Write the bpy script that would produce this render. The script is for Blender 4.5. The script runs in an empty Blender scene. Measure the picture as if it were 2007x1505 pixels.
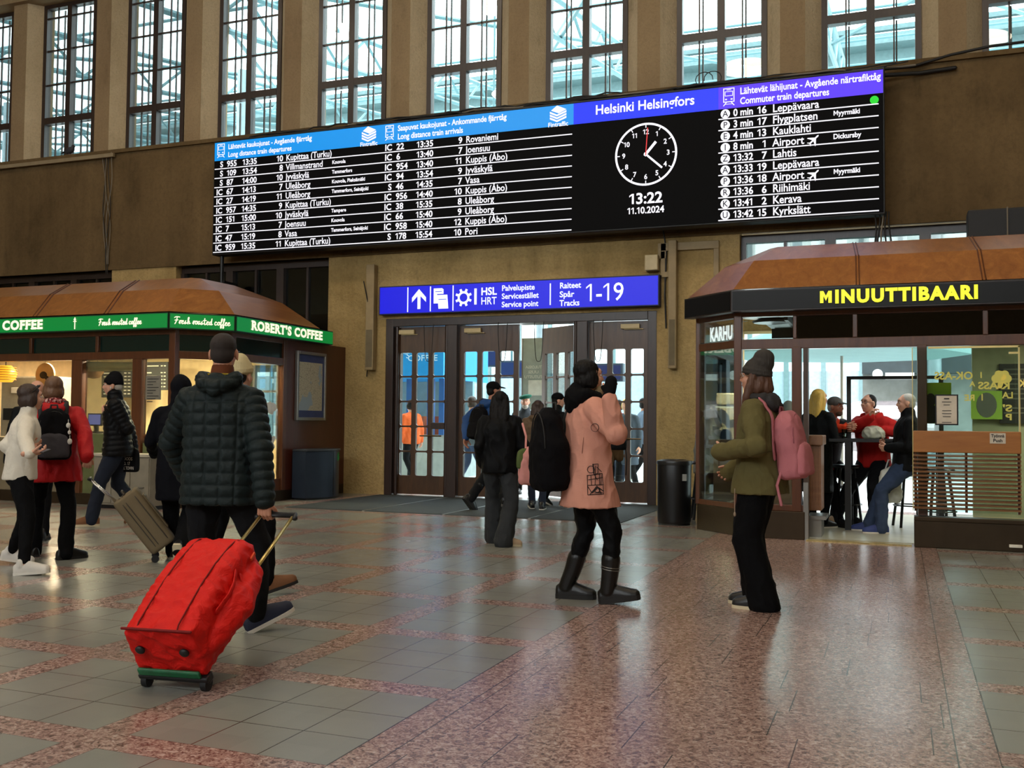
import bpy, bmesh, math, random
import numpy as np
from mathutils import Vector, Matrix, noise

random.seed(11)
sc = bpy.context.scene
COL = sc.collection
PI = math.pi

# ---------------------------------------------------------------- camera
# hall frame: X runs along the window wall, Y goes towards it, Z is up; the lens stands over (0, 0)
FPX, YAW, PITCH, ROLL, CAMZ = 1966.24, -0.36812, 0.037524, 0.009176, 1.25
IW, IH = 2007.0, 1505.0
WALL_Y = 15.08                    # inner face of the window wall
fw = Vector((math.sin(YAW)*math.cos(PITCH), math.cos(YAW)*math.cos(PITCH), math.sin(PITCH)))
rt = Vector((math.cos(YAW), -math.sin(YAW), 0))
up = rt.cross(fw)
rt, up = rt*math.cos(ROLL)+up*math.sin(ROLL), up*math.cos(ROLL)-rt*math.sin(ROLL)
cam_data = bpy.data.cameras.new('camera')
cam_data.sensor_fit = 'HORIZONTAL'
cam_data.sensor_width = 36.0
cam_data.lens = FPX/IW*36.0
cam_data.clip_end = 400
cam = bpy.data.objects.new('camera', cam_data)
COL.objects.link(cam)
cam.matrix_world = Matrix.Translation((0, 0, CAMZ)) @ Matrix((rt, up, -fw)).transposed().to_4x4()
sc.camera = cam

# ---------------------------------------------------------------- sky, lamps, exposure
sc.view_settings.view_transform = 'Standard'
sc.view_settings.look = 'None'
sc.view_settings.gamma = 1.0
sc.view_settings.use_curve_mapping = False
sc.view_settings.exposure = 0.0
world = bpy.data.worlds.new('overcast_sky')
sc.world = world
world.use_nodes = True
wb = world.node_tree.nodes['Background']
wb.inputs['Color'].default_value = (0.90, 0.97, 1.0, 1)
wb.inputs['Strength'].default_value = 8.0

def lamp(name, kind, loc, energy, color, size=1.0, size_y=None, rot=(0, 0, 0), spread=None, portal=False):
    d = bpy.data.lights.new(name, kind)
    d.energy = energy
    d.color = color
    if kind == 'AREA':
        d.size = size
        if size_y:
            d.shape = 'RECTANGLE'; d.size_y = size_y
        else:
            d.shape = 'DISK'
        if spread: d.spread = spread
        if portal: d.cycles.is_portal = True
    elif kind == 'SPOT':
        d.spot_size = size; d.spot_blend = 0.7; d.shadow_soft_size = 0.15
    else:
        d.shadow_soft_size = size
    o = bpy.data.objects.new(name, d)
    COL.objects.link(o)
    o.location = loc; o.rotation_euler = rot
    return o

WARM = (1.0, 0.84, 0.63)
for i, (lx, ly) in enumerate(((-14, 8.5), (-9, 8.5), (-4, 8.5), (1, 8.5), (-11, 2), (-4, 2), (2, 2), (-7, -4))):
    lamp('hall_ceiling_lamp', 'AREA', (lx, ly, 11.4), 135, WARM, 1.6)
# daylight through the row of windows in the opposite wall
lamp('opposite_window_daylight', 'AREA', (-6, -8.6, 8.0), 700, (0.92, 0.97, 1.0), 22, 3.2, rot=(math.radians(68), 0, 0))
# accent spots that graze the kiosk roofs
for lx, e in ((-10.6, 70), (-9.0, 110), (-0.9, 170), (0.75, 170), (2.4, 190)):
    o = lamp('roof_accent_spot', 'SPOT', (lx, 8.2, 7.5), e, (1.0, 0.62, 0.25), math.radians(26))
    o.rotation_euler = Vector((0, 3.2, -4.5)).to_track_quat('-Z', 'Y').to_euler()
# guides that sample the sky through the big openings
lamp('sky_portal', 'AREA', (-6.5, 15.62, 8.0), 1, (1, 1, 1), 24, 3.6, rot=(-PI/2, 0, 0), portal=True)
lamp('sky_portal', 'AREA', (-5.8, 15.5, 1.5), 1, (1, 1, 1), 4.6, 3.0, rot=(-PI/2, 0, 0), portal=True)
lamp('sky_portal', 'AREA', (1.0, 15.5, 1.5), 1, (1, 1, 1), 6.4, 3.0, rot=(-PI/2, 0, 0), portal=True)

# ---------------------------------------------------------------- measuring helpers
def ray(px, py):
    return fw*FPX + rt*(px-IW/2) - up*(py-IH/2)
def at_y(px, py, y):
    d = ray(px, py); return Vector((0, 0, CAMZ)) + d*(y/d.y)
def at_x(px, py, x):
    d = ray(px, py); return Vector((0, 0, CAMZ)) + d*(x/d.x)
def at_z(px, py, z=0.0):
    d = ray(px, py); return Vector((0, 0, CAMZ)) + d*((z-CAMZ)/d.z)
def X(px, y, py=700):
    return at_y(px, py, y).x
def Z(px, py, y):
    return at_y(px, py, y).z

# ---------------------------------------------------------------- materials
def lin(c):
    return tuple(((v/255)/12.92 if v/255 <= 0.04045 else ((v/255+0.055)/1.055)**2.4) for v in c)

class NT:
    """small node-tree writer"""
    def __init__(self, name):
        self.m = bpy.data.materials.new(name); self.m.use_nodes = True
        self.t = self.m.node_tree; self.n = self.t.nodes; self.l = self.t.links
        self.p = self.n['Principled BSDF']; self.out = self.n['Material Output']
    def new(self, typ, **kw):
        n = self.n.new(typ)
        for k, v in kw.items():
            if k.startswith('i_'):
                n.inputs[k[2:].replace('_', ' ')].default_value = v
            else:
                setattr(n, k, v)
        return n
    def link(self, a, b): self.l.new(a, b)
    def math(self, op, a, b=None, clamp=False):
        n = self.n.new('ShaderNodeMath'); n.operation = op; n.use_clamp = clamp
        for i, v in enumerate((a, b)):
            if v is None: continue
            if isinstance(v, (int, float)): n.inputs[i].default_value = v
            else: self.link(v, n.inputs[i])
        return n.outputs[0]
    def mix(self, fac, a, b):
        n = self.n.new('ShaderNodeMix'); n.data_type = 'RGBA'
        for i, v in ((0, fac), (6, a), (7, b)):
            if isinstance(v, (int, float)): n.inputs[i].default_value = v
            elif isinstance(v, tuple): n.inputs[i].default_value = (*v[:3], 1)
            else: self.link(v, n.inputs[i])
        return n.outputs[2]
    def coords(self, kind='Object', scale=(1, 1, 1)):
        tc = self.n.new('ShaderNodeTexCoord'); mp = self.n.new('ShaderNodeMapping')
        mp.inputs['Scale'].default_value = scale
        self.link(tc.outputs[kind], mp.inputs['Vector']); return mp.outputs[0]
    def noise(self, vec, scale, detail=4, rough=0.55, dist=0.0):
        n = self.n.new('ShaderNodeTexNoise')
        n.inputs['Scale'].default_value = scale; n.inputs['Detail'].default_value = detail
        n.inputs['Roughness'].default_value = rough; n.inputs['Distortion'].default_value = dist
        self.link(vec, n.inputs['Vector']); return n.outputs['Fac']
    def ramp(self, fac, stops):
        n = self.n.new('ShaderNodeValToRGB')
        e = n.color_ramp.elements
        while len(e) < len(stops): e.new(0.5)
        for el, (p, c) in zip(e, stops):
            el.position = p; el.color = (*c[:3], 1) if isinstance(c, tuple) else (c, c, c, 1)
        self.link(fac, n.inputs[0]); return n.outputs[0]
    def bump(self, h, strength=0.3, dist=0.01):
        b = self.n.new('ShaderNodeBump'); b.inputs['Strength'].default_value = strength
        b.inputs['Distance'].default_value = dist
        self.link(h, b.inputs['Height']); self.link(b.outputs[0], self.p.inputs['Normal'])

MATS = {}
def plain(name, rgb, rough=0.6, metal=0.0, bump=0.0, bscale=60, vary=0.12, vscale=6, spec=None):
    """plain surface with a little cloudy variation of its own colour"""
    if name in MATS: return MATS[name]
    t = NT(name); c = lin(rgb)
    v = t.coords()
    if vary:
        f = t.noise(v, vscale, 3)
        t.link(t.mix(t.ramp(f, [(0.3, 0.0), (0.7, 1.0)]), tuple(x*(1-vary) for x in c), tuple(min(1, x*(1+vary)) for x in c)), t.p.inputs['Base Color'])
    else:
        t.p.inputs['Base Color'].default_value = (*c, 1)
    t.p.inputs['Roughness'].default_value = rough
    t.p.inputs['Metallic'].default_value = metal
    if spec is not None: t.p.inputs['Specular IOR Level'].default_value = spec
    if bump: t.bump(t.noise(v, bscale, 3), bump, 0.004)
    MATS[name] = t.m
    return t.m

def cloth(name, rgb, rough=0.85, weave=900, fold=0.35, fscale=9, vary=0.10):
    """cloth: fine weave plus soft creases"""
    if name in MATS: return MATS[name]
    t = NT(name); c = lin(rgb)
    v = t.coords()
    f = t.noise(v, fscale, 4, 0.6, 0.6)
    g = t.noise(v, weave, 1)
    t.link(t.mix(t.noise(v, 3, 2), tuple(x*(1-vary) for x in c), tuple(min(1, x*(1+vary)) for x in c)), t.p.inputs['Base Color'])
    t.p.inputs['Roughness'].default_value = rough
    t.p.inputs['Specular IOR Level'].default_value = 0.25 if max(rgb) > 45 else 0.12
    t.bump(t.math('ADD', t.math('MULTIPLY', f, 1.0), t.math('MULTIPLY', g, 0.04)), fold, 0.03)
    MATS[name] = t.m
    return t.m

def wood(name, a, b, rough=0.35, axis='Z', scale=1.0, coat=0.3):
    if name in MATS: return MATS[name]
    t = NT(name)
    s = {'X': (0.12, 1, 1), 'Y': (1, 0.12, 1), 'Z': (1, 1, 0.12)}[axis]
    v = t.coords('Object', tuple(k*scale for k in s))
    n1 = t.noise(v, 9, 5, 0.6, 1.2); n2 = t.noise(v, 70, 3, 0.6)
    f = t.math('ADD', t.math('MULTIPLY', n1, 0.75), t.math('MULTIPLY', n2, 0.25))
    t.link(t.ramp(f, [(0.3, lin(a)), (0.55, tuple((x+y)/2 for x, y in zip(lin(a), lin(b)))), (0.72, lin(b))]), t.p.inputs['Base Color'])
    t.p.inputs['Roughness'].default_value = rough
    t.p.inputs['Coat Weight'].default_value = coat; t.p.inputs['Coat Roughness'].default_value = 0.25
    t.bump(n2, 0.06, 0.004)
    MATS[name] = t.m
    return t.m

def glow(name, rgb, strength=1.0):
    if name in MATS: return MATS[name]
    t = NT(name); c = lin(rgb)
    t.p.inputs['Base Color'].default_value = (c[0]*0.3, c[1]*0.3, c[2]*0.3, 1)
    t.p.inputs['Roughness'].default_value = 0.4
    t.p.inputs['Emission Color'].default_value = (*c, 1)
    t.p.inputs['Emission Strength'].default_value = strength
    MATS[name] = t.m
    return t.m

def pane(name, tint=(235, 245, 245), refl=1.0, rough=0.0):
    """a thin sheet of glass: lets light straight through and mirrors a little"""
    if name in MATS: return MATS[name]
    t = NT(name)
    tr = t.new('ShaderNodeBsdfTransparent'); tr.inputs[0].default_value = (*lin(tint), 1)
    gl = t.new('ShaderNodeBsdfGlossy'); gl.inputs['Roughness'].default_value = rough
    fr = t.new('ShaderNodeFresnel'); fr.inputs[0].default_value = 1.5
    mx = t.new('ShaderNodeMixShader')
    t.link(t.math('MULTIPLY', fr.outputs[0], refl, True), mx.inputs[0])
    t.link(tr.outputs[0], mx.inputs[1]); t.link(gl.outputs[0], mx.inputs[2])
    t.link(mx.outputs[0], t.out.inputs['Surface'])
    MATS[name] = t.m
    return t.m

# ---------------------------------------------------------------- mesh builder
def rotz(a): return Matrix.Rotation(a, 3, 'Z')
def rotx(a): return Matrix.Rotation(a, 3, 'X')
def roty(a): return Matrix.Rotation(a, 3, 'Y')

class MB:
    def __init__(self):
        self.v = []; self.f = []; self.m = []
    def add(self, vs, fs, mi=0):
        b = len(self.v)
        self.v.extend([tuple(p) for p in vs])
        for q in fs:
            self.f.append(tuple(b+i for i in q)); self.m.append(mi)
        return self
    def box(self, x0, x1, y0, y1, z0, z1, mi=0):
        if x0 > x1: x0, x1 = x1, x0
        if y0 > y1: y0, y1 = y1, y0
        if z0 > z1: z0, z1 = z1, z0
        return self.add([(x0,y0,z0),(x1,y0,z0),(x1,y1,z0),(x0,y1,z0),(x0,y0,z1),(x1,y0,z1),(x1,y1,z1),(x0,y1,z1)],
                 [(0,3,2,1),(4,5,6,7),(0,1,5,4),(1,2,6,5),(2,3,7,6),(3,0,4,7)], mi)
    def obox(self, c, s, R, mi=0):
        c = Vector(c); h = [k/2 for k in s]
        vs = [c + R @ Vector((h[0]*a, h[1]*b, h[2]*d)) for d in (-1, 1) for a, b in ((-1,-1),(1,-1),(1,1),(-1,1))]
        return self.add(vs, [(0,3,2,1),(4,5,6,7),(0,1,5,4),(1,2,6,5),(2,3,7,6),(3,0,4,7)], mi)
    def prism(self, poly, z0, z1, mi=0):
        """vertical prism over a counter-clockwise plan outline"""
        n = len(poly)
        vs = [(x, y, z0) for x, y in poly] + [(x, y, z1) for x, y in poly]
        fs = [tuple(range(n-1, -1, -1)), tuple(range(n, 2*n))] + [(i, (i+1) % n, n+(i+1) % n, n+i) for i in range(n)]
        return self.add(vs, fs, mi)
    def wallbox(self, a, b, t, z0, z1, mi=0):
        """upright slab from plan point a to plan point b, thickness t to the left-hand side of a->b"""
        a = Vector(a); b = Vector(b); d = (b-a).normalized(); nrm = Vector((-d.y, d.x))*t
        p = [a, b, b+nrm, a+nrm]
        if t < 0: p = p[::-1]
        return self.prism([(q.x, q.y) for q in p], z0, z1, mi)
    def loft(self, rings, mi=0, caps=True):
        n = len(rings[0]); vs = [p for r in rings for p in r]; fs = []
        for k in range(len(rings)-1):
            for i in range(n):
                j = (i+1) % n
                fs.append((k*n+i, k*n+j, (k+1)*n+j, (k+1)*n+i))
        if caps:
            fs.append(tuple(range(n-1, -1, -1))); fs.append(tuple(range((len(rings)-1)*n, len(rings)*n)))
        return self.add(vs, fs, mi)
    def tube(self, pts, radii, n=10, mi=0, flat=1.0, ref=None, ends=True):
        """round-ended tube through pts; flat squeezes it along the ref direction"""
        pts = [Vector(p) for p in pts]
        if isinstance(radii, (int, float)): radii = [radii]*len(pts)
        rings = []
        T = [(pts[min(i+1, len(pts)-1)]-pts[max(i-1, 0)]).normalized() for i in range(len(pts))]
        r0 = Vector(ref) if ref is not None else (Vector((0, 0, 1)) if abs(T[0].z) < 0.9 else Vector((0, 1, 0)))
        U = (r0 - T[0]*r0.dot(T[0])).normalized()
        stations = []
        if ends:
            for k in (0.98, 0.7, 0.35): stations.append((pts[0]-T[0]*radii[0]*k, radii[0]*math.sqrt(1-k*k), T[0]))
        for p, r, t in zip(pts, radii, T): stations.append((p, r, t))
        if ends:
            for k in (0.35, 0.7, 0.98): stations.append((pts[-1]+T[-1]*radii[-1]*k, radii[-1]*math.sqrt(1-k*k), T[-1]))
        for p, r, t in stations:
            U = (U - t*U.dot(t)).normalized(); V = t.cross(U)
            rings.append([p + U*(r*flat*math.sin(2*PI*i/n)) + V*(r*math.cos(2*PI*i/n)) for i in range(n)])
        # orientation: V x U handed so that faces point outwards
        rings = [r[::-1] for r in rings]
        return self.loft(rings, mi)
    def ell(self, c, r, R=None, nu=14, nv=9, mi=0):
        c = Vector(c); R = R or Matrix.Identity(3); rings = []
        for k in range(nv+1):
            ph = -PI/2 + PI*k/nv; ph = max(-PI/2+0.02, min(PI/2-0.02, ph))
            rings.append([c + R @ Vector((r[0]*math.cos(ph)*math.cos(2*PI*i/nu), r[1]*math.cos(ph)*math.sin(2*PI*i/nu), r[2]*math.sin(ph))) for i in range(nu)])
        return self.loft(rings, mi)
    def lathe(self, c, prof, n=24, mi=0):
        c = Vector(c)
        return self.loft([[c + Vector((r*math.cos(2*PI*i/n), r*math.sin(2*PI*i/n), z)) for i in range(n)] for r, z in prof], mi)
    def quad(self, a, b, c, d, mi=0): return self.add([a, b, c, d], [(0, 1, 2, 3)], mi)
    def mesh(self, name):
        me = bpy.data.meshes.new(name)
        me.from_pydata(self.v, [], self.f)
        if self.m and max(self.m): me.polygons.foreach_set('material_index', self.m)
        me.update()
        return me
    def build(self, name, mats, parent=None, smooth=False, bevel=0.0, local=False):
        """link as one mesh object; coordinates are hall coordinates unless local"""
        me = self.mesh(name)
        return link_mesh(name, me, mats, parent, smooth, bevel, local)

ROOTM = {}
def link_mesh(name, me, mats, parent=None, smooth=False, bevel=0.0, local=False):
    o = bpy.data.objects.new(name, me)
    COL.objects.link(o)
    for m in (mats if isinstance(mats, (list, tuple)) else [mats]): me.materials.append(m)
    if parent is not None:
        o.parent = parent
        M = ROOTM.get(parent.name)
        ROOTM[o.name] = M if M is not None else Matrix.Identity(4)
        if not local and M is not None: me.transform(M.inverted())
    if smooth:
        me.polygons.foreach_set('use_smooth', [True]*len(me.polygons))
        if smooth != 'all':
            mod = None
            try:
                me.set_sharp_from_angle(angle=math.radians(40))
            except Exception: pass
    if bevel:
        b = o.modifiers.new('edge', 'BEVEL'); b.width = bevel; b.segments = 2; b.limit_method = 'ANGLE'
    return o

def tag(o, label, cat, group=None):
    o['label'] = label; o['category'] = cat
    if group: o['group'] = group
    return o
def thing(name, label, cat, loc=(0, 0, 0), rz=0.0, group=None):
    o = bpy.data.objects.new(name, None); COL.objects.link(o)
    o.empty_display_size = 0.1
    o.location = loc; o.rotation_euler = (0, 0, rz)
    ROOTM[o.name] = Matrix.Translation(loc) @ Matrix.Rotation(rz, 4, 'Z')
    return tag(o, label, cat, group)
def struct(o):
    o['kind'] = 'structure'; return o
def dup(o, loc=None, label=None, parent=None):
    """copy of a thing with copies of its parts and sub-parts"""
    c = o.copy(); COL.objects.link(c)
    if parent is not None: c.parent = parent
    if loc is not None: c.location = loc
    if label: c['label'] = label
    for ch in list(o.children): dup(ch, parent=c)
    return c

# ---------------------------------------------------------------- lettering
GL = {}
def glyph(ch, off):
    k = (ch, off)
    if k in GL: return GL[k]
    def mk(s):
        cu = bpy.data.curves.new('t', 'FONT'); cu.body = s; cu.size = 1; cu.resolution_u = 3; cu.offset = off
        ob = bpy.data.objects.new('t', cu); me = bpy.data.meshes.new_from_object(ob)
        n = len(me.vertices); co = np.zeros(n*3); me.vertices.foreach_get('co', co); co = co.reshape(-1, 3)
        fs = [tuple(p.vertices) for p in me.polygons]
        bpy.data.meshes.remove(me); bpy.data.objects.remove(ob); bpy.data.curves.remove(cu)
        return co, fs
    if ch == '1':
        w = 0.075 + off*2
        co = np.array([(0.2, 0, 0), (0.2+w, 0, 0), (0.2+w, 0.68, 0), (0.2, 0.68, 0), (0.03, 0.56, 0), (0.03, 0.56-w*0.85, 0), (0.2, 0.68-w*0.9, 0)])
        GL[k] = (co, [(0, 1, 2, 3), (3, 4, 5, 6)], 0.44)
        return GL[k]
    if ch == 'M':
        w = 0.085+off*2.2; W_ = 0.74
        co = np.array([(0.07, 0, 0), (0.07+w, 0, 0), (0.07+w, 0.68, 0), (0.07, 0.68, 0), (W_-w, 0, 0), (W_, 0, 0), (W_, 0.68, 0), (W_-w, 0.68, 0),
                       (0.07+w, 0.68, 0), (0.07+w, 0.68-w*1.45, 0), (0.405, 0.12, 0), (0.405, 0.12+w*1.45, 0), (W_-w, 0.68-w*1.45, 0), (W_-w, 0.68, 0)])
        GL[k] = (co, [(0, 1, 2, 3), (4, 5, 6, 7), (8, 9, 10, 11), (11, 10, 12, 13)], 0.81)
        return GL[k]
    hh = mk('HH')[0]; hch = mk('H'+ch+'H')[0]
    adv = (hch[:, 0].max()-hch[:, 0].min())-(hh[:, 0].max()-hh[:, 0].min())
    if ch == ' ':
        GL[k] = (np.zeros((0, 3)), [], max(adv, 0.2)); return GL[k]
    co, fs = mk(ch)
    GL[k] = (co, fs, adv)
    return GL[k]

def text_geo(s, off=0.012, cond=0.95, track=0.0):
    """flat outline letters, cap height about 0.68, starting at x = 0"""
    vs, fs, x = [], [], 0.0
    for ch in s:
        co, f, adv = glyph(ch, off)
        b = len(vs)
        vs.extend([(x+p[0]*cond, p[1]) for p in co])
        fs.extend([tuple(b+i for i in q) for q in f])
        x += adv*cond + track
    return vs, fs, x

def put_text(mb, s, org, h, ex=(1, 0, 0), ey=(0, 0, 1), align='L', width=None, off=0.012, cond=0.95, track=0.0, mi=0, shear=0.0, thick=0.0):
    """lay string s on a surface: org is the base line point, h the capital height"""
    vs, fs, w = text_geo(s, off, cond, track)
    if not vs: return 0
    k = h/0.68
    kx = k if width is None else width/max(w, 1e-6)
    dx = {'L': 0, 'C': -w/2, 'R': -w}[align]
    org, ex, ey = Vector(org), Vector(ex), Vector(ey)
    P = [org + ex*((x+dx+shear*y)*kx) + ey*(y*k) for x, y in vs]
    mb.add(P, fs, mi)
    if thick:
        nrm = ex.cross(ey)*thick
        mb.add([p-nrm for p in P], [q[::-1] for q in fs], mi)
    return w*kx
# ================================================================ setting
# ---- floor: grey slabs framed by pink granite bands, a broad pink aisle
def floor_material():
    t = NT('hall_floor_stone')
    tc = t.new('ShaderNodeTexCoord'); sep = t.new('ShaderNodeSeparateXYZ')
    t.link(tc.outputs['Object'], sep.inputs[0]); v = tc.outputs['Object']
    x, y = sep.outputs[0], sep.outputs[1]
    M = t.math
    def per(c, start, pitch):            # position inside a repeating cell
        q = M('DIVIDE', M('SUBTRACT', c, start), pitch)
        return M('MULTIPLY', M('SUBTRACT', q, M('FLOOR', q)), pitch)
    def inside(c, a, b): return M('MULTIPLY', M('GREATER_THAN', c, a), M('LESS_THAN', c, b))
    cy = per(y, 3.03, 1.12)
    xl = per(M('MULTIPLY', M('SUBTRACT', x, -1.94), -1.0), 0.905, 1.075)   # cells to one side of the aisle
    xr = per(M('SUBTRACT', x, 0.35), 0.905, 1.075)
    side = M('GREATER_THAN', x, -0.8)
    cx = M('ADD', M('MULTIPLY', side, xr), M('MULTIPLY', M('SUBTRACT', 1.0, side), xl))
    aisle = inside(x, -1.94, 0.35)
    band = M('MAXIMUM', M('LESS_THAN', cx, 0.17), M('LESS_THAN', cy, 0.17))
    pink = M('MAXIMUM', aisle, band)
    # joints of the grey slabs
    gx = M('ABSOLUTE', M('SUBTRACT', per(M('SUBTRACT', cx, 0.17), -0.15, 0.3017), 0.15))
    gy = M('ABSOLUTE', M('SUBTRACT', per(M('SUBTRACT', cy, 0.17), -0.158, 0.3167), 0.158))
    jg = M('MULTIPLY', M('MAXIMUM', M('LESS_THAN', gx, 0.0028), M('LESS_THAN', gy, 0.0028)), M('SUBTRACT', 1.0, pink))
    # joints of the aisle: two long edges and staggered slabs
    e1 = M('LESS_THAN', M('ABSOLUTE', M('SUBTRACT', x, -1.79)), 0.003)
    e2 = M('LESS_THAN', M('ABSOLUTE', M('SUBTRACT', x, 0.2)), 0.003)
    e3 = M('LESS_THAN', M('ABSOLUTE', M('SUBTRACT', x, -1.94)), 0.004)
    e4 = M('LESS_THAN', M('ABSOLUTE', M('SUBTRACT', x, 0.35)), 0.004)
    row = M('FLOOR', M('DIVIDE', y, 0.38))
    off = M('FRACT', M('MULTIPLY', M('SINE', M('MULTIPLY', row, 12.99)), 43.75))
    bx = M('ABSOLUTE', M('SUBTRACT', per(M('ADD', x, M('MULTIPLY', off, 0.62)), 0.0, 0.62), 0.31))
    slab = M('MULTIPLY', M('LESS_THAN', bx, 0.0026), inside(x, -1.79, 0.2))
    ja = M('MAXIMUM', M('MAXIMUM', e1, e2), M('MAXIMUM', M('MAXIMUM', e3, e4), slab))
    joint = M('MAXIMUM', jg, M('MULTIPLY', ja, aisle))
    # granite grain
    n1 = t.noise(v, 40, 3, 0.55, 1.1); n2 = t.noise(v, 130, 2, 0.5); n3 = t.noise(v, 1.4, 3, 0.6)
    grain = t.ramp(M('ADD', M('MULTIPLY', n1, 0.72), M('MULTIPLY', n2, 0.28)),
                   [(0.40, lin((90, 70, 66))), (0.47, lin((142, 112, 103))), (0.54, lin((170, 141, 130))), (0.64, lin((196, 178, 168)))])
    pinkc = t.mix(t.ramp(n3, [(0.35, 0.0), (0.7, 0.35)]), grain, lin((128, 102, 94)))
    gfine = t.noise(v, 240, 2, 0.5); gcl = t.noise(v, 2.2, 4, 0.6)
    greyc = t.mix(gcl, lin((122, 123, 115)), lin((146, 145, 135)))
    greyc = t.mix(M('MULTIPLY', gfine, 0.35), greyc, lin((96, 97, 93)))
    # each slab a slightly different grey
    sid = M('ADD', M('FLOOR', M('DIVIDE', M('ADD', x, 40.0), 0.3583)), M('MULTIPLY', M('FLOOR', M('DIVIDE', y, 0.3733)), 17.0))
    sv = M('FRACT', M('MULTIPLY', M('SINE', M('MULTIPLY', sid, 78.23)), 437.5))
    greyc = t.mix(M('MULTIPLY', sv, 0.22), greyc, lin((152, 150, 139)))
    c = t.mix(pink, greyc, pinkc)
    c = t.mix(joint, c, lin((52, 46, 42)))
    t.link(c, t.p.inputs['Base Color'])
    sm = t.noise(v, 0.9, 4, 0.65)
    rg = M('ADD', M('ADD', 0.13, M('MULTIPLY', sm, 0.13)), M('MULTIPLY', M('SUBTRACT', 1.0, pink), 0.05))
    t.link(rg, t.p.inputs['Roughness'])
    t.p.inputs['Specular IOR Level'].default_value = 0.75
    b = M('ADD', M('MULTIPLY', M('MULTIPLY', n1, pink), 0.5), M('MULTIPLY', M('SUBTRACT', 1.0, joint), 1.2))
    b = M('ADD', b, M('MULTIPLY', gfine, 0.12))
    t.bump(b, 0.16, 0.006)
    return t.m

FLOOR_M = floor_material()
mb = MB(); mb.box(-22, 8, -10, WALL_Y+0.5, -0.2, 0)
floor = struct(mb.build('floor', FLOOR_M))

def plaster_material(name, ca, cb, bump, scale):
    t = NT(name); v = t.coords()
    big = t.noise(v, 0.55, 5, 0.65, 0.4); mid = t.noise(v, scale, 5, 0.7); streak = t.noise(t.coords('Object', (1.5, 1.5, 0.12)), 1.2, 4, 0.6)
    f = t.math('ADD', t.math('MULTIPLY', big, 0.6), t.math('MULTIPLY', streak, 0.4))
    c = t.ramp(f, [(0.36, lin(ca)), (0.5, tuple((p+q)/2 for p, q in zip(lin(ca), lin(cb)))), (0.64, lin(cb))])
    st = t.ramp(t.noise(t.coords('Object', (1, 1, 0.35)), 3.1, 5, 0.7), [(0.56, 0.0), (0.72, 0.45)])
    c = t.mix(st, c, tuple(k*0.5 for k in lin(ca)))
    c = t.mix(t.ramp(mid, [(0.45, 0.0), (0.75, 0.35)]), c, tuple(k*0.55 for k in lin(ca)))
    t.link(c, t.p.inputs['Base Color']); t.p.inputs['Roughness'].default_value = 0.9
    t.p.inputs['Specular IOR Level'].default_value = 0.2
    t.bump(mid, bump, 0.03)
    return t.m
PLASTER_UP = plaster_material('aged_plaster_upper', (84, 67, 42), (118, 97, 66), 0.35, 16)
PLASTER_LOW = plaster_material('rough_plaster_lower', (152, 128, 82), (202, 174, 120), 0.9, 22)
PIER_M = plaster_material('pier_plaster', (136, 114, 86), (158, 136, 104), 0.3, 30)
SPLAY_M = plaster_material('roughcast_splay', (186, 166, 132), (214, 194, 160), 0.9, 26)
DARKWOOD = wood('dark_stained_wood', (38, 24, 18), (58, 38, 28), 0.4, 'Z')
FRAMEWOOD = wood('window_frame_wood', (40, 27, 22), (58, 42, 34), 0.45, 'Z')
DOORWOOD = wood('door_oak', (60, 38, 21), (88, 60, 33), 0.38, 'Z')
REDWOOD = wood('reddish_kiosk_wood', (72, 38, 18), (102, 58, 29), 0.3, 'Z')
ROOFWOOD = wood('varnished_roof_veneer', (118, 72, 34), (164, 110, 58), 0.28, 'Y', 0.8, 0.6)
GLASS = pane('window_glass', (240, 248, 248), 0.8)
BLACKMETAL = plain('black_metal', (18, 18, 19), 0.45, 0.3, vary=0.05)
STEEL = plain('brushed_steel', (150, 148, 142), 0.35, 0.9, vary=0.06)
BRONZE = plain('bronze_plinth', (66, 54, 40), 0.38, 0.75, vary=0.18, vscale=3)

# ---- window wall
ZL, ZB, ZS, ZT = 2.97, 4.12, 6.38, 9.60   # door head, transom head, sill, window head
T0, T1 = WALL_Y, WALL_Y+0.5
W0, WP, WW = -18.32, 2.16, 1.37            # first window edge, pitch, window width
mb = MB()
# lower storey
for a, b in ((-22, -17.3), (-14.05, -12.54), (-9.26, -8.12), (-3.45, -2.2), (4.2, 8)):
    mb.box(a, b, T0, T1, 0, ZB)
mb.box(-8.12, -3.45, T0, T1, ZL, ZB)
mb.box(-17.3, -14.05, T0, T1, 0, 2.4); mb.box(-12.54, -11.1, T0, T1, 0, 2.4); mb.box(-9.6, -9.26, T0, T1, 0, 2.4)
mb.box(-11.1, -9.6, T0, T1, 0, 0.9); mb.box(-11.1, -9.6, T0, T1, 2.2, 2.4)
mb.box(-2.2, 4.2, T0, T1, 2.62, 3.0)
n_low = len(mb.m)
mb.box(-22, 8, T0, T1, ZB, ZS)                        # plain band carrying the board
mb.box(-22, 8, T0-0.05, T0, ZS-0.05, ZS+0.02)          # sill ledge
mb.box(-22, 8, T0-0.03, T0, ZB-0.04, ZB+0.03)
mb.m[n_low:] = [1]*(len(mb.m)-n_low); n_up = len(mb.m)
edges = [W0+WP*k for k in range(10)]
for k in range(11):
    l = edges[k-1]+WW if k else -22.0
    r = edges[k] if k < 10 else 8.0
    fl = l+0.215 if k else l; fr = r-0.215 if k < 10 else r
    mb.prism([(fl, T0), (fr, T0), (r, T0+0.25), (r, T1), (l, T1), (l, T0+0.25)], ZS, ZT)
    mb.m[-8:] = [2]*8; mb.m[-5] = 3; mb.m[-1] = 3
mb.box(-22, 8, T0-0.12, T1, ZT, 12.0, 2)
struct(mb.build('wall_front', [PLASTER_LOW, PLASTER_UP, PIER_M, SPLAY_M]))

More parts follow.
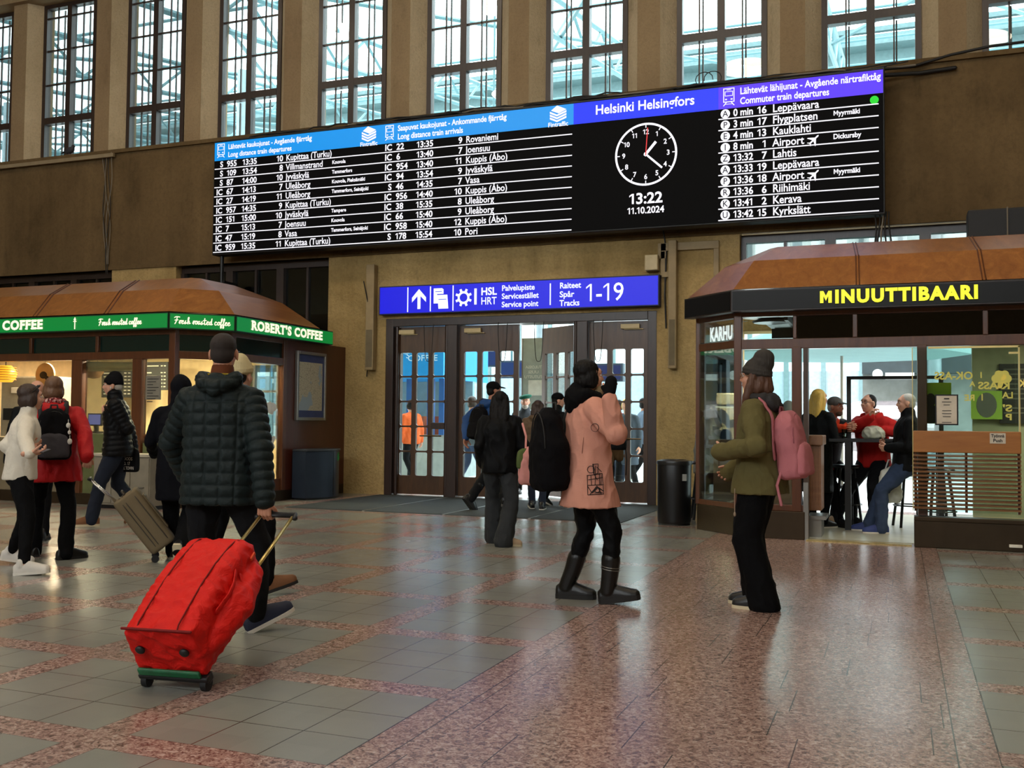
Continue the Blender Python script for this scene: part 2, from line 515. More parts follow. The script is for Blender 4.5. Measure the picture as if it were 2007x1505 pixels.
# ---- the other walls and the ceiling close the hall
HALL = plain('hall_plaster', (150, 134, 104), 0.9, bump=0.2, bscale=18)
mb = MB(); mb.box(-22.4, -22, -10, T1, 0, 12); struct(mb.build('wall_left', HALL))
mb = MB(); mb.box(8, 8.4, -10, T1, 0, 12); struct(mb.build('wall_right', HALL))
mb = MB()
mb.box(-22, 8, -10.4, -10, 0, 6.4); mb.box(-22, 8, -10.4, -10, 9.6, 12)
for k in range(11):
    l = edges[k-1]+WW if k else -22.0
    r = edges[k] if k < 10 else 8.0
    mb.box(l, r, -10.4, -10, 6.4, 9.6)
struct(mb.build('wall_back', HALL))
mb = MB(); mb.box(-22, 8, -10, T1, 12, 12.3); struct(mb.build('ceiling', HALL))

# ---- tall windows
def tall_window(i, x):
    y0 = WALL_Y+0.22
    root = bpy.data.objects.new('window_%d' % i, None); COL.objects.link(root); root['kind'] = 'structure'
    root.location = (x, y0, ZS); ROOTM[root.name] = Matrix.Translation((x, y0, ZS))
    H = ZT-ZS; f = MB()
    f.box(0, 0.085, 0, 0.13, 0, H); f.box(WW-0.085, WW, 0, 0.13, 0, H); f.box(0.085, WW-0.085, 0, 0.13, H-0.08, H); f.box(0.085, WW-0.085, 0, 0.13, 0, 0.07)
    f.box(WW/2-0.058, WW/2+0.058, -0.015, 0.13, 0.07, H-0.08)
    f.box(0.085, WW/2-0.058, -0.01, 0.13, 0.775, 0.905); f.box(WW/2+0.058, WW-0.085, -0.01, 0.13, 0.775, 0.905)
    f.build('window_frame', FRAMEWOOD, root, local=True)
    b = MB()
    for s in (0, 1):
        xa = 0.085 if s == 0 else WW/2+0.058; xb = WW/2-0.058 if s == 0 else WW-0.085
        xm = (xa+xb)/2
        for yy, dx in ((0.03, -0.012), (0.16, 0.022)):
            b.box(xm+dx-0.011, xm+dx+0.011, yy, yy+0.03, 0.07, 0.775); b.box(xm+dx-0.011, xm+dx+0.011, yy, yy+0.03, 0.905, H-0.08)
            if yy < 0.1:
                for zz in (1.58, 2.28, 2.95): b.box(xa, xb, yy, yy+0.03, zz-0.016, zz+0.016)
    b.build('glazing_bars', FRAMEWOOD, root, local=True)
    g = MB(); g.box(0.05, WW-0.05, 0.07, 0.075, 0.03, H-0.04)
    g.build('window_glass', GLASS, root, local=True)
    return root
for k in range(10): tall_window(k+1, edges[k])

# ---- dark transom windows above the kiosks
def transom_window(i, xa, xb, za, zb, n):
    root = bpy.data.objects.new('window_%d' % i, None); COL.objects.link(root); root['kind'] = 'structure'
    root.location = (xa, WALL_Y+0.16, za); ROOTM[root.name] = Matrix.Translation(root.location)
    w, h = xb-xa, zb-za; f = MB()
    f.box(0, w, 0, 0.12, h-0.12, h); f.box(0, w, 0, 0.12, 0, 0.1)
    for k in range(n+1):
        x = k*w/n; f.box(max(0, x-0.075), min(w, x+0.075), -0.02, 0.12, 0.1, h-0.12)
        if k < n: f.box(x+w/n/2-0.022, x+w/n/2+0.022, 0.02, 0.09, 0.1, h-0.12)
    f.build('window_frame', FRAMEWOOD, root, local=True)
    g = MB(); g.box(0.02, w-0.02, 0.06, 0.065, 0.02, h-0.02)
    g.build('window_glass', pane('sooty_glass', (176, 184, 182), 1.0), root, local=True)
transom_window(11, -17.3, -14.05, 2.4, ZB-0.04, 3)
transom_window(12, -12.54, -9.26, 2.4, ZB-0.04, 3)
transom_window(13, -2.2, 4.2, 3.0, ZB-0.04, 5)
# unlit rooms behind the two dark windows over the coffee kiosk
DIM = plain('unlit_room', (120, 116, 106), 0.9)
mb = MB()
for a, b in ((-17.4, -13.95), (-12.64, -9.16)):
    mb.box(a, b, 16.9, 17.0, 2.2, 4.4); mb.box(a, a+.05, T1, 17, 2.2, 4.4); mb.box(b-.05, b, T1, 17, 2.2, 4.4); mb.box(a, b, T1, 17, 4.35, 4.4); mb.box(a, b, T1, 17, 2.2, 2.25)
struct(mb.build('room_shell', DIM))

# ---- station doors
DY = WALL_Y+0.10
root = bpy.data.objects.new('door_frame', None); COL.objects.link(root); root['kind'] = 'structure'
root.location = (-5.79, DY, 0); ROOTM[root.name] = Matrix.Translation(root.location)
mb = MB()
mb.box(-8.12, -7.98, DY-0.1, DY+0.28, 0, ZL); mb.box(-3.59, -3.45, DY-0.1, DY+0.28, 0, ZL)
mb.box(-7.98, -3.59, DY-0.1, DY+0.28, 2.84, ZL)
for a, b in ((-6.97, -6.80), (-4.73, -4.56)):
    mb.box(a, b, DY-0.1, DY+0.28, 0, 2.84)
    mb.tube([((a+b)/2-0.12, DY-0.04, 0.02), ((a+b)/2-0.12, DY-0.04, 2.84)], 0.035, 8)
mb.tube([(-7.93, DY-0.04, 0.02), (-7.93, DY-0.04, 2.84)], 0.035, 8)
mb.build('door_casing', DARKWOOD, root, bevel=0.01)

def door_leaf(i, w, h, loc, rz, closer=0.08, lock=False, flip=1):
    root = bpy.data.objects.new('door_%d' % i, None); COL.objects.link(root); root['kind'] = 'structure'
    root.location = loc; root.rotation_euler = (0, 0, rz)
    ROOTM[root.name] = Matrix.Translation(loc) @ Matrix.Rotation(rz, 4, 'Z')
    zb, zt, st = 0.33, h-0.43, 0.085
    cw = (w-2*st-2*0.085)/3; rh = (zt-zb-4*0.028)/5
    f = MB()
    f.box(0, st, 0, 0.05, 0.02, h); f.box(w-st, w, 0, 0.05, 0.02, h)
    f.box(st, w-st, 0, 0.05, zt, h); f.box(st, w-st, 0, 0.05, 0.02, zb)
    for k in (1, 2):
        x = st+k*cw+(k-1)*0.085; f.box(x, x+0.085, 0, 0.05, zb, zt)
    for r in range(1, 5):
        z = zb+r*rh+(r-1)*0.028
        for k in range(3):
            x = st+k*(cw+0.085); f.box(x, x+cw, 0.006, 0.044, z, z+0.028)
    # rounded corner fillets of the panes
    for r in range(5):
        for k in range(3):
            x0 = st+k*(cw+0.085); x1 = x0+cw; z0 = zb+r*(rh+0.028); z1 = z0+rh; q = 0.03
            for cx, cz, sx, sz in ((x0, z0, 1, 1), (x1, z0, -1, 1), (x1, z1, -1, -1), (x0, z1, 1, -1)):
                p = [(cx, cz), (cx+sx*q, cz), (cx+sx*q*0.3, cz+sz*q*0.3), (cx, cz+sz*q)]
                f.add([(a, 0.008, b) for a, b in p]+[(a, 0.042, b) for a, b in p], [(0, 1, 2, 3), (7, 6, 5, 4)]+[(j, (j+1) % 4, 4+(j+1) % 4, 4+j) for j in range(4)])
    f.build('door_panel', DOORWOOD, root, local=True)
    g = MB(); g.box(st*0.6, w-st*0.6, 0.023, 0.027, zb-0.02, zt+0.02)
    g.build('door_glass', GLASS, root, local=True)
    c = MB(); c.box(closer, closer+0.30, -0.05, 0.0, h-0.12, h-0.045); c.box(closer+0.05, closer+0.36, -0.035, -0.02, h-0.135, h-0.12)
    c.build('door_closer', plain('beige_enamel', (190, 172, 130), 0.5), root, local=True, bevel=0.008)
    if lock:
        k = MB(); k.box(w-st-cw-0.02, w-0.02, -0.02, 0.05, zb+2*rh+0.0, zb+2*rh+0.11)
        k.build('door_handle', DARKWOOD, root, local=True, bevel=0.006)
    p = MB(); p.tube([(w*0.5, -0.05, 1.0), (w-0.12, -0.05, 1.0)], 0.012, 8); p.tube([(w*0.55, 0.0, 1.0), (w*0.55, -0.05, 1.0)], 0.01, 6); p.tube([(w-0.16, 0.0, 1.0), (w-0.16, -0.05, 1.0)], 0.01, 6)
    p.build('push_bar', plain('dark_brass', (92, 70, 38), 0.4, 0.8), root, local=True)
    return root
door_leaf(1, 1.00, 2.83, (-7.975, DY, 0), 0, 0.06, True)
door_leaf(2, 1.05, 2.83, (-6.795, DY, 0), 0, 0.10)
door_leaf(3, 1.02, 2.83, (-4.76, DY+0.30, 0), math.radians(146), 0.1)
door_leaf(4, 0.965, 2.83, (-4.555, DY, 0), 0, 0.52)

# ---- concourse beyond the doors: paving, sheds, glazed roof on lattice girders
PAVE = plain('concourse_paving', (206, 210, 208), 0.35, vary=0.1, vscale=1.2)
mb = MB(); mb.box(-60, 40, WALL_Y+0.5, 80, -0.2, 0); struct(mb.build('concourse_floor', PAVE))
LATT = plain('pale_painted_girder', (84, 122, 128), 0.5, vary=0.08)
mb = MB()
def bar(a, b, r): mb.tube([a, b], r, 5, ends=False)
for x in range(-44, 26, 7):
    for dz in (0, 1.1): bar((x, 17, 10.5+dz), (x, 58, 17.5+dz), 0.085)
    for k in range(13):
        ya, yb = 17+k*3.15, 17+(k+0.5)*3.15; sl = 7/41.0
        bar((x, ya, 10.5+(ya-17)*sl), (x, yb, 11.6+(yb-17)*sl), 0.05); bar((x, yb, 11.6+(yb-17)*sl), (x, ya+3.15, 10.5+(ya+3.15-17)*sl), 0.05)
for k in range(8):
    y = 18+k*5.2; bar((-46, y, 11.75+(y-17)*7/41), (26, y, 11.75+(y-17)*7/41), 0.05)
for x in range(-44, 26, 10):
    bar((x, 17, 10.6), (x+10, 37, 14.0), 0.06); bar((x+10, 17, 10.6), (x, 37, 14.0), 0.06)
struct(mb.build('roof_girders', LATT))
mb = MB()
COLM = plain('concourse_column', (128, 148, 154), 0.45)
for x, y, z, r in [(x, 26, 12.2, .16) for x in (-39, -29, -19.2, -9.2, 0.8, 10.8)]+[(x, 44, 15.2, .2) for x in (-34, -24, -14, -4, 6, 16)]:
    mb = MB(); mb.tube([(x, y, 0), (x, y, z)], r, 10, ends=False); mb.lathe((x, y, 0), [(r*1.8, 0), (r*1.8, .3), (r, .4)], 10); struct(mb.build('concourse_column', COLM, smooth=True))
mb = MB()
mb.box(-50, 30, 58, 59, 0, 14.2, 0); za, zb = at_y(1700, 128, 54).z, at_y(1700, 96, 54).z; mb.box(-50, 30, 54.5, 58, za, zb, 1); mb.box(-50, 30, 53.4, 58.5, zb, zb+.5, 1); mb.box(-50, 30, 54.6, 54.9, zb+1.1, zb+1.35, 1); mb.box(-50, 30, 54.6, 54.9, za-2.4, za-1.6, 1); mb.box(-50, 30, 57.9, 58.0, 1.0, 4.2, 2)
for k in range(40): mb.box(-50+k*2, -50+k*2+0.25, 57.8, 57.95, 0, 14, 1)
struct(mb.build('shed_wall', [plain('shed_wall', (214, 220, 218), 0.7), plain('shed_canopy', (84, 108, 110), 0.6), plain('shed_glazing', (128, 146, 154), 0.3)]))
# ================================================================ departure board
BY = 14.62                                     # lit face
WHITE_LED = glow('white_pixels', (245, 243, 252), 1.0)
SCREEN = plain('black_screen', (7, 7, 9), 0.6, vary=0, spec=0.08)
bx0, bx1, bz0, bz1 = -11.36, -0.18, 4.175, 6.175
board = thing('departure_board', 'long black electronic departure board with coloured headers hung on the wall under the tall windows', 'departure board', (-5.75, BY, bz0))
mb = MB(); mb.box(bx0-0.02, bx1+0.02, BY+0.004, BY+0.24, bz0-0.02, bz1+0.03)
mb.build('casing', plain('board_casing', (14, 14, 15), 0.5), board, bevel=0.01)
mb = MB(); mb.box(bx0, bx1, BY, BY+0.02, bz0, bz1); mb.build('screen', SCREEN, board)
S = [bx0, -7.99, -4.66, -2.44, bx1]           # section edges
hz = bz1-0.335
BLUE = glow('header_sky_blue', (0, 140, 225), 1.0); DBLUE = glow('header_deep_blue', (0, 42, 245), 1.0); PURP = glow('header_purple', (82, 44, 238), 1.0)
for (a, b, m) in ((S[0], S[1], BLUE), (S[1], S[2], BLUE), (S[2], S[3], DBLUE), (S[3], S[4], PURP)):
    mb = MB(); mb.box(a, b, BY-0.004, BY+0.002, hz, bz1-0.01); mb.build('header_panel', m, board)
FY = BY-0.006
def led(name, items, parent=None, mat=None):
    mb = MB()
    for s, x, z, h, kw in items: put_text(mb, s, (x, FY-0.002, z), h, **kw)
    return mb.build(name, mat or WHITE_LED, parent or board)
def train_icon(x, z, h, parent):
    mb = MB(); w = h*0.62
    def rr(x0, x1, z0, z1, t):
        for a, b, c, d in ((x0, x1, z0, z0+t), (x0, x1, z1-t, z1), (x0, x0+t, z0, z1), (x1-t, x1, z0, z1)): mb.box(a, b, FY-0.002, FY, c, d)
    rr(x, x+w, z+h*0.2, z+h, 0.012); rr(x+w*0.14, x+w*0.86, z+h*0.55, z+h*0.82, 0.008)
    mb.box(x+w*0.3, x+w*0.7, FY-0.002, FY, z+h*0.88, z+h*0.92)
    for k in (0.25, 0.75): mb.lathe((x+w*k, FY-0.001, z+h*0.36), [(0.001, -0.001), (0.001, 0.001)], 4); mb.box(x+w*k-0.014, x+w*k+0.014, FY-0.002, FY, z+h*0.33, z+h*0.40)
    for sx in (0, 1):
        xa = x+w*(0.28 if sx == 0 else 0.72); xb = x+w*(0.02 if sx == 0 else 0.98)
        mb.add([(xa-.008, FY-.001, z+h*.2), (xa+.008, FY-.001, z+h*.2), (xb+.008, FY-.001, z), (xb-.008, FY-.001, z)], [(0, 1, 2, 3)])
    mb.box(x+w*0.1, x+w*0.9, FY-0.002, FY, z+h*0.08, z+h*0.11)
    mb.build('train_icon', WHITE_LED, parent)
def wave_logo(x, z, s, parent):
    mb = MB()
    for k in range(3):
        zz = z+k*0.05*s
        p = [(x-0.15*s, zz+0.05*s), (x-0.02*s, zz-0.01*s), (x+0.15*s, zz+0.05*s), (x+0.15*s, zz+0.085*s), (x-0.02*s, zz+0.022*s), (x-0.15*s, zz+0.085*s)]
        mb.add([(a, FY-0.002, b) for a, b in p], [(0, 1, 4, 5), (1, 2, 3, 4)])
    p = [(x-0.13*s, z+0.2*s), (x+0.01*s, z+0.14*s), (x+0.15*s, z+0.2*s), (x-0.02*s, z+0.28*s)]
    mb.add([(a, FY-0.002, b) for a, b in p], [(0, 1, 2, 3)])
    put_text(mb, 'Fintraffic', (x, FY-0.002, z-0.085*s), 0.075*s, align='C', off=0.02)
    mb.build('header_logo', WHITE_LED, parent)
train_icon(S[0]+0.06, hz+0.05, 0.25, board); train_icon(S[1]+0.06, hz+0.05, 0.25, board); train_icon(S[3]+0.07, hz+0.04, 0.26, board)
led('header_lettering', [('Lähtevät kaukojunat - Avgående fjärrtåg', S[0]+0.29, hz+0.19, 0.085, dict(width=1.72, off=0.022)), ('Long distance train departures', S[0]+0.29, hz+0.05, 0.085, dict(width=1.32, off=0.022))])
led('header_lettering', [('Saapuvat kaukojunat - Ankommande fjärrtåg', S[1]+0.29, hz+0.19, 0.09, dict(width=1.93, off=0.022)), ('Long distance train arrivals', S[1]+0.29, hz+0.05, 0.09, dict(width=1.18, off=0.022))])
led('header_lettering', [('Helsinki Helsingfors', (S[2]+S[3])/2, hz+0.115, 0.14, dict(width=None, align='C', off=0.02, cond=0.92))])
led('header_lettering', [('Lähtevät lähijunat - Avgående närtrafiktåg', S[3]+0.31, hz+0.19, 0.095, dict(width=1.92, off=0.022)), ('Commuter train departures', S[3]+0.31, hz+0.045, 0.095, dict(width=1.24, off=0.022))])
wave_logo(S[1]-0.25, hz+0.07, 0.9, board); wave_logo(S[2]-0.25, hz+0.07, 0.9, board)
ROWS1 = [('S','955','13:35','10','Kupittaa (Turku)',''), ('S','109','13:54','8','Villmanstrand','Kouvola'), ('S','87','14:00','10','Jyväskylä','Tammerfors'), ('IC','67','14:13','7','Uleåborg','Kouvola, Pieksämäki'),
 ('IC','27','14:19','11','Uleåborg','Tammerfors, Seinäjoki'), ('IC','957','14:35','9','Kupittaa (Turku)',''), ('IC','151','15:00','10','Jyväskylä','Tampere'), ('IC','7','15:13','7','Joensuu','Kouvola'), ('IC','47','15:19','8','Vasa','Tammerfors, Seinäjoki'), ('IC','959','15:35','11','Kupittaa (Turku)','')]
ROWS2 = [('IC','22','13:35','9','Rovaniemi'), ('IC','6','13:40','7','Joensuu'), ('IC','954','13:40','11','Kuppis (Åbo)'), ('IC','94','13:54','9','Jyväskylä'), ('S','46','14:35','7','Vasa'), ('IC','956','14:40','10','Kuppis (Åbo)'),
 ('IC','38','15:35','8','Uleåborg'), ('IC','66','15:40','9','Uleåborg'), ('IC','958','15:40','12','Kuppis (Åbo)'), ('S','178','15:54','10','Pori')]
ROWS3 = [('A','0 min','16','Leppävaara',''), ('P','3 min','17','Flygplatsen','Myyrmäki'), ('E','4 min','13','Kauklahti',''), ('I','8 min','1','Airport','Dickursby'), ('Z','13:32','7','Lahtis',''), ('A','13:33','19','Leppävaara',''),
 ('P','13:36','18','Airport','Myyrmäki'), ('R','13:36','6','Riihimäki',''), ('K','13:41','2','Kerava',''), ('U','13:42','15','Kyrkslätt','')]
rp = (hz-bz0-0.012)/10
def cells(z, *c):
    for nm, q in zip(('train_type', 'train_number', 'train_time', 'track_number', 'destination', 'via_station'), c):
        if q[0]: led(nm+'_lettering', [(q[0], q[1], z+(0.03 if nm[0] == 'v' else 0), q[2], q[3])])
B = dict(off=0.026, cond=0.98); N = dict(off=0.016, cond=0.88)
for k in range(10):
    z = hz-rp*(k+1)+0.045; h = 0.098
    t_, n_, tm, p_, dst, via = ROWS1[k]; x = S[0]
    cells(z, (t_, x+0.19, h, dict(align='R', **B)), (n_, x+0.27, h, B), (tm, x+0.60, h, B), (p_, x+1.44, h, dict(align='R', **B)), (dst, x+1.50, h*1.06, N), (via, x+2.42, h*0.6, dict(off=0.03, cond=0.9)))
    t_, n_, tm, p_, dst = ROWS2[k]; x = S[1]
    cells(z, (t_, x+0.19, h, dict(align='R', **B)), (n_, x+0.27, h, B), (tm, x+0.64, h, B), (p_, x+1.46, h, dict(align='R', **B)), (dst, x+1.52, h*1.06, N), ('',))
    for a, b in ((S[0]+0.01, S[1]-0.01), (S[1]-0.01, S[2]-0.02), (S[3], S[4]-0.06)):
        mb = MB(); mb.box(a, b, FY-0.002, FY, hz-rp*(k+1)+0.008, hz-rp*(k+1)+0.024); mb.build('row_line', WHITE_LED, board)
    ln, tm, p_, dst, via = ROWS3[k]; x = S[3]; h3 = 0.1
    mb = MB(); c = Vector((x+0.10, FY-0.001, z+0.045))
    mb.add([c+Vector((0.068*math.cos(2*PI*i/20), 0, 0.068*math.sin(2*PI*i/20))) for i in range(20)], [tuple(range(20))])
    mb.build('line_disc', WHITE_LED, board)
    mb = MB(); put_text(mb, ln, (c.x, FY-0.004, z+0.004), 0.085, align='C', off=0.01); mb.build('line_letter', plain('disc_letter', (20, 18, 40), 0.5, vary=0), board)
    cells(z, ('',), ('',), (tm, x+0.215, h3, dict(width=0.285, **B)), (p_, x+0.69, h3, dict(align='R', **B)), (dst, x+0.77, h3*1.1, N), (via, x+1.60, 0.068, dict(off=0.03, cond=0.9)))
    if dst == 'Airport':
        mb = MB(); cx, cz = x+1.345, z+0.05
        for a, w, l in ((0.75, 0.011, 0.075),):
            e = Vector((math.cos(a), 0, math.sin(a))); n = Vector((-e.z, 0, e.x)); c = Vector((cx, FY-0.002, cz))
            def q(pp): mb.add([c+e*u+n*w2 for u, w2 in pp], [tuple(range(len(pp)))])
            q([(-l, -w), (l*0.9, -w), (l*1.1, 0), (l*0.9, w), (-l, w)]); q([(0.025, 0.008), (-0.045, 0.08), (-0.06, 0.08), (-0.025, 0.008)]); q([(-0.025, -0.008), (-0.06, -0.08), (-0.045, -0.08), (0.025, -0.008)])
            q([(-l+0.01, 0), (-l-0.02, 0.034), (-l-0.03, 0.034), (-l-0.012, 0)]); q([(-l-0.012, 0), (-l-0.03, -0.034), (-l-0.02, -0.034), (-l+0.01, 0)])
        mb.build('plane_icon', WHITE_LED, board)
mb = MB(); c = Vector((bx1-0.115, FY-0.001, hz-0.09))
mb.add([c+Vector((0.058*math.cos(2*PI*i/20), 0, 0.058*math.sin(2*PI*i/20))) for i in range(20)], [tuple(range(20))])
mb.build('status_light', glow('status_green', (0, 205, 30), 1.0), board)
# clock on the third section
cx, cz, R = (S[2]+S[3])/2+0.03, 5.275, 0.475
mb = MB(); n = 64
vs = [(cx+r*math.sin(2*PI*i/n), FY-0.002, cz+r*math.cos(2*PI*i/n)) for r in (R, R-0.032) for i in range(n)]
mb.add(vs, [(i, (i+1) % n, n+(i+1) % n, n+i) for i in range(n)])
for i in range(12):
    a = 2*PI*i/12; e = Vector((math.sin(a), 0, math.cos(a))); p = Vector((-e.z, 0, e.x))*0.007; c = Vector((cx, FY-0.002, cz))
    mb.add([c+e*(R-0.035)-p, c+e*(R-0.035)+p, c+e*(R-0.075)+p, c+e*(R-0.075)-p], [(0, 1, 2, 3)])
    put_text(mb, str(i or 12), c+e*(R-0.135)-Vector((0, 0, 0.036)), 0.072, align='C', off=0.024)
mb.build('clock_face', WHITE_LED, board)
def hand(name, ang, l0, l1, w, m, dy):
    a = math.radians(ang); e = Vector((math.sin(a), 0, math.cos(a))); p = Vector((-e.z, 0, e.x))*w/2; c = Vector((cx, FY-dy, cz)); mb = MB()
    mb.add([c+e*l0-p, c+e*l0+p, c+e*l1+p, c+e*l1-p], [(0, 1, 2, 3)]); mb.build(name, m, board)
hand('hour_hand', 41, -0.03, 0.235, 0.042, WHITE_LED, 0.004); hand('minute_hand', 132, -0.03, 0.335, 0.03, WHITE_LED, 0.005); hand('second_hand', 4, -0.02, 0.40, 0.014, glow('second_red', (225, 45, 50), 1.0), 0.006)
mb = MB(); put_text(mb, '13:22', (cx, FY-0.002, 4.535), 0.155, align='C', off=0.026, cond=1.05); mb.build('clock_time', WHITE_LED, board)
mb = MB(); put_text(mb, '11.10.2024', (cx, FY-0.002, 4.385), 0.095, align='C', off=0.026); mb.build('clock_date', WHITE_LED, board)
for x, l in ((bx0+0.06, 0.55),):
    mb = MB(); mb.tube([(x+0.05, BY+0.12, bz0-l), (x+0.05, BY+0.12, bz0)], 0.035, 8, ends=False); mb.box(x-0.02, x+0.12, BY+0.1, WALL_Y, bz0-l+0.02, bz0-l+0.08)
    mb.build('support_pole', BLACKMETAL, board)
mb = MB()
for k in range(9):
    x = bx0+0.3+k*1.35; mb.box(x-0.03, x+0.03, BY+0.2, WALL_Y, bz0+0.1, bz0+0.16); mb.box(x-0.03, x+0.03, BY+0.2, WALL_Y, bz1-0.16, bz1-0.1)
mb.build('wall_bracket', BLACKMETAL, board)

# ---------------------------------------------------------------- tangle of wires on the ledge over the board, and drops of cable
WIRE = plain('black_cable', (22, 21, 20), 0.6, vary=0.05); WIREG = plain('grey_cable', (120, 112, 98), 0.6, vary=0.05)
rnd = random.Random(5)
t = thing('cable_tangle', 'loose black cables lying tangled along the top of the departure board', 'cables', (-5.75, BY+0.12, bz1+0.03))
for s in range(9):
    pts = []; ph = rnd.random()*6; amp = 0.02+0.05*rnd.random()
    x0 = bx0-0.1+rnd.random()*3.5; x1 = bx1+0.9-rnd.random()*3.5; n = 46
    for i in range(n+1):
        x = x0+(x1-x0)*i/n
        pts.append((x, BY+0.13+0.08*math.sin(i*0.5+ph), bz1+0.045+abs(amp*math.sin(i*0.9+ph*2)*math.sin(i*0.31+ph))+0.012*s*0.4))
    mb = MB(); mb.tube(pts, 0.009+0.008*rnd.random(), 5); mb.build('cable', WIREG if s == 4 else WIRE, t, smooth='all')
mb = MB(); mb.tube([(-2.7+0.16*math.cos(a)+0.02*a, BY+0.1, bz1+0.16+0.12*math.sin(a)) for a in [k*0.5 for k in range(20)]], 0.007, 5); mb.build('cable', WIRE, t, smooth='all')
mb = MB(); mb.tube([(-0.6, BY+0.2, bz1+0.07), (0.2, WALL_Y-0.06, bz1+0.12), (0.7, WALL_Y-0.05, bz1+0.23), (1.2, WALL_Y-0.07, bz1+0.28), (2.4, WALL_Y-0.07, bz1+0.30)], 0.02, 6); mb.build('cable', WIRE, t, smooth='all')
mb = MB(); mb.tube([(-0.3, BY+0.2, bz1-0.02), (0.3, WALL_Y-0.05, bz1+0.02), (0.75, WALL_Y-0.05, bz1+0.04)], 0.03, 6); mb.build('cable', WIRE, t, smooth='all')
t = thing('cable_drop', 'slack grey cables dropping down the brown wall from the ledge to the coffee kiosk roof', 'cables', (-14.2, WALL_Y, 4.3))
for s in range(5):
    a = Vector((-14.33+0.06*s, WALL_Y-0.03, ZS-0.03)); b = Vector((-14.15+0.02*(s % 3), WALL_Y-0.03, 4.2-0.2*(s % 2)))
    pts = [a.lerp(b, i/14)+Vector((0.07*math.sin(i*0.45+s*1.7)*math.sin(PI*i/14), -0.005*s, 0)) for i in range(15)]
    mb = MB(); mb.tube(pts, 0.008, 5); mb.build('cable', (WIREG, WIRE)[s % 2], t, smooth='all')
t = thing('cable_drop', 'bunch of cables hanging from the departure board corner to the bar kiosk roof', 'cables', (-0.2, BY+0.1, 3.4))
for s in range(5):
    mb = MB(); mb.tube([(-0.3+0.05*s+0.02*math.sin(i+s), BY+0.1, bz0+0.02-(bz0-3.35)*i/6) for i in range(7)], 0.012, 5); mb.build('cable', (WIRE, WIREG)[s == 2], t, smooth='all')
mb = MB(); mb.box(-22, -14.0, WALL_Y-0.10, WALL_Y-0.05, ZS-0.13, ZS-0.06)
tag(mb.build('cable_duct', plain('painted_duct', (140, 124, 96), 0.6)), 'long thin beige cable duct fixed just under the window ledge', 'duct')

# ---------------------------------------------------------------- blue wayfinding sign over the doors
SY = 14.93
sx0, sx1, sz0, sz1 = -8.16, -3.40, 3.045, 3.487
sign = thing('wayfinding_sign', 'long illuminated blue sign above the station doors showing tracks 1-19', 'sign', (-5.78, SY, sz0))
mb = MB(); mb.box(sx0-0.02, sx1+0.02, SY+0.004, WALL_Y-0.002, sz0-0.02, sz1+0.02); mb.build('sign_box', plain('sign_housing', (16, 22, 70), 0.5), sign, bevel=0.006)
mb = MB(); mb.box(sx0, sx1, SY-0.002, SY+0.02, sz0, sz1); mb.build('sign_face', glow('sign_blue', (5, 5, 226), 0.85), sign)
WH = glow('sign_white', (240, 244, 255), 1.0)
def sX(zx): return at_y(640+zx/2.867, 570, SY).x
qy = SY-0.005; mb = MB()
for zx, w_, a_, b_ in ((458, .01, .015, .015), (585, .01, .015, .015), (712, .01, .015, .015), (838, .022, .10, .08), (1258, .01, .05, .05)):
    x = sX(zx); mb = MB(); mb.box(x-w_, x+w_, qy-0.001, qy, sz0+a_, sz1-b_); mb.build('divider_line', WH, sign)
mb = MB(); x = sX(521); c = (sz0+sz1)/2
mb.box(x-0.028, x+0.028, qy-0.001, qy, sz0+0.06, sz1-0.1)
for s in (-1, 1): mb.add([(x, qy-.002, sz1-0.05), (x+s*0.13, qy-.002, c+0.03), (x+s*0.13, qy-.002, c-0.05), (x, qy-.002, sz1-0.14)], [(0, 1, 2, 3)])
mb.build('arrow_symbol', WH, sign)
mb = MB(); x = sX(640)
mb.add([(x-0.12, qy-.001, c-0.08), (x+0.06, qy-.001, c-0.08), (x+0.06, qy-.001, c+0.15), (x+0.03, qy-.001, c+0.17), (x-0.12, qy-.001, c+0.17)], [(0, 1, 2, 3, 4)])
mb.add([(x-0.03, qy-.003, c-0.17), (x+0.15, qy-.003, c-0.17), (x+0.13, qy-.003, c+0.06), (x-0.05, qy-.003, c+0.06)], [(0, 1, 2, 3)])
mb.build('ticket_symbol', WH, sign)
mb = MB(); mb.box(x-0.055, x+0.14, qy-0.0025, qy-0.0015, c+0.06, c+0.075); mb.box(x-0.09, x+0.03, qy-0.0025, qy-0.0015, c+0.11, c+0.12); mb.box(x-0.03, x+0.11, qy-0.0045, qy-0.0035, c-0.02, c-0.01)
mb.build('ticket_lines', glow('sign_blue', (12, 14, 232), 0.9), sign)
mb = MB(); x = sX(771); n = 32
vs = [(x+r*math.sin(2*PI*i/n), qy-0.001, c+r*math.cos(2*PI*i/n)) for r in (0.105, 0.068) for i in range(n)]
mb.add(vs, [(i, (i+1) % n, n+(i+1) % n, n+i) for i in range(n)])
for k in range(8): a = 2*PI*k/8+0.39; mb.obox((x+0.125*math.sin(a), qy-0.001, c+0.125*math.cos(a)), (0.04, 0.002, 0.045), roty(a))
mb.build('gear_symbol', WH, sign)
mb = MB(); put_text(mb, 'HSL', (sX(868), qy, c+0.03), 0.115, width=sX(957)-sX(868), off=0.03); put_text(mb, 'HRT', (sX(868), qy, c-0.125), 0.115, width=sX(957)-sX(868), off=0.012); mb.build('operator_letters', WH, sign)
mb = MB()
for k, s in enumerate(('Palvelupiste', 'Servicestället', 'Service point')): put_text(mb, s, (sX(985), qy, c+0.085-0.132*k), 0.085, width=(0.565, 0.63, 0.625)[k], off=0.022)
for k, s in enumerate(('Raiteet', 'Spår', 'Tracks')): put_text(mb, s, (sX(1310), qy, c+0.085-0.138*k), 0.088, width=(0.35, 0.24, 0.33)[k], off=0.022)
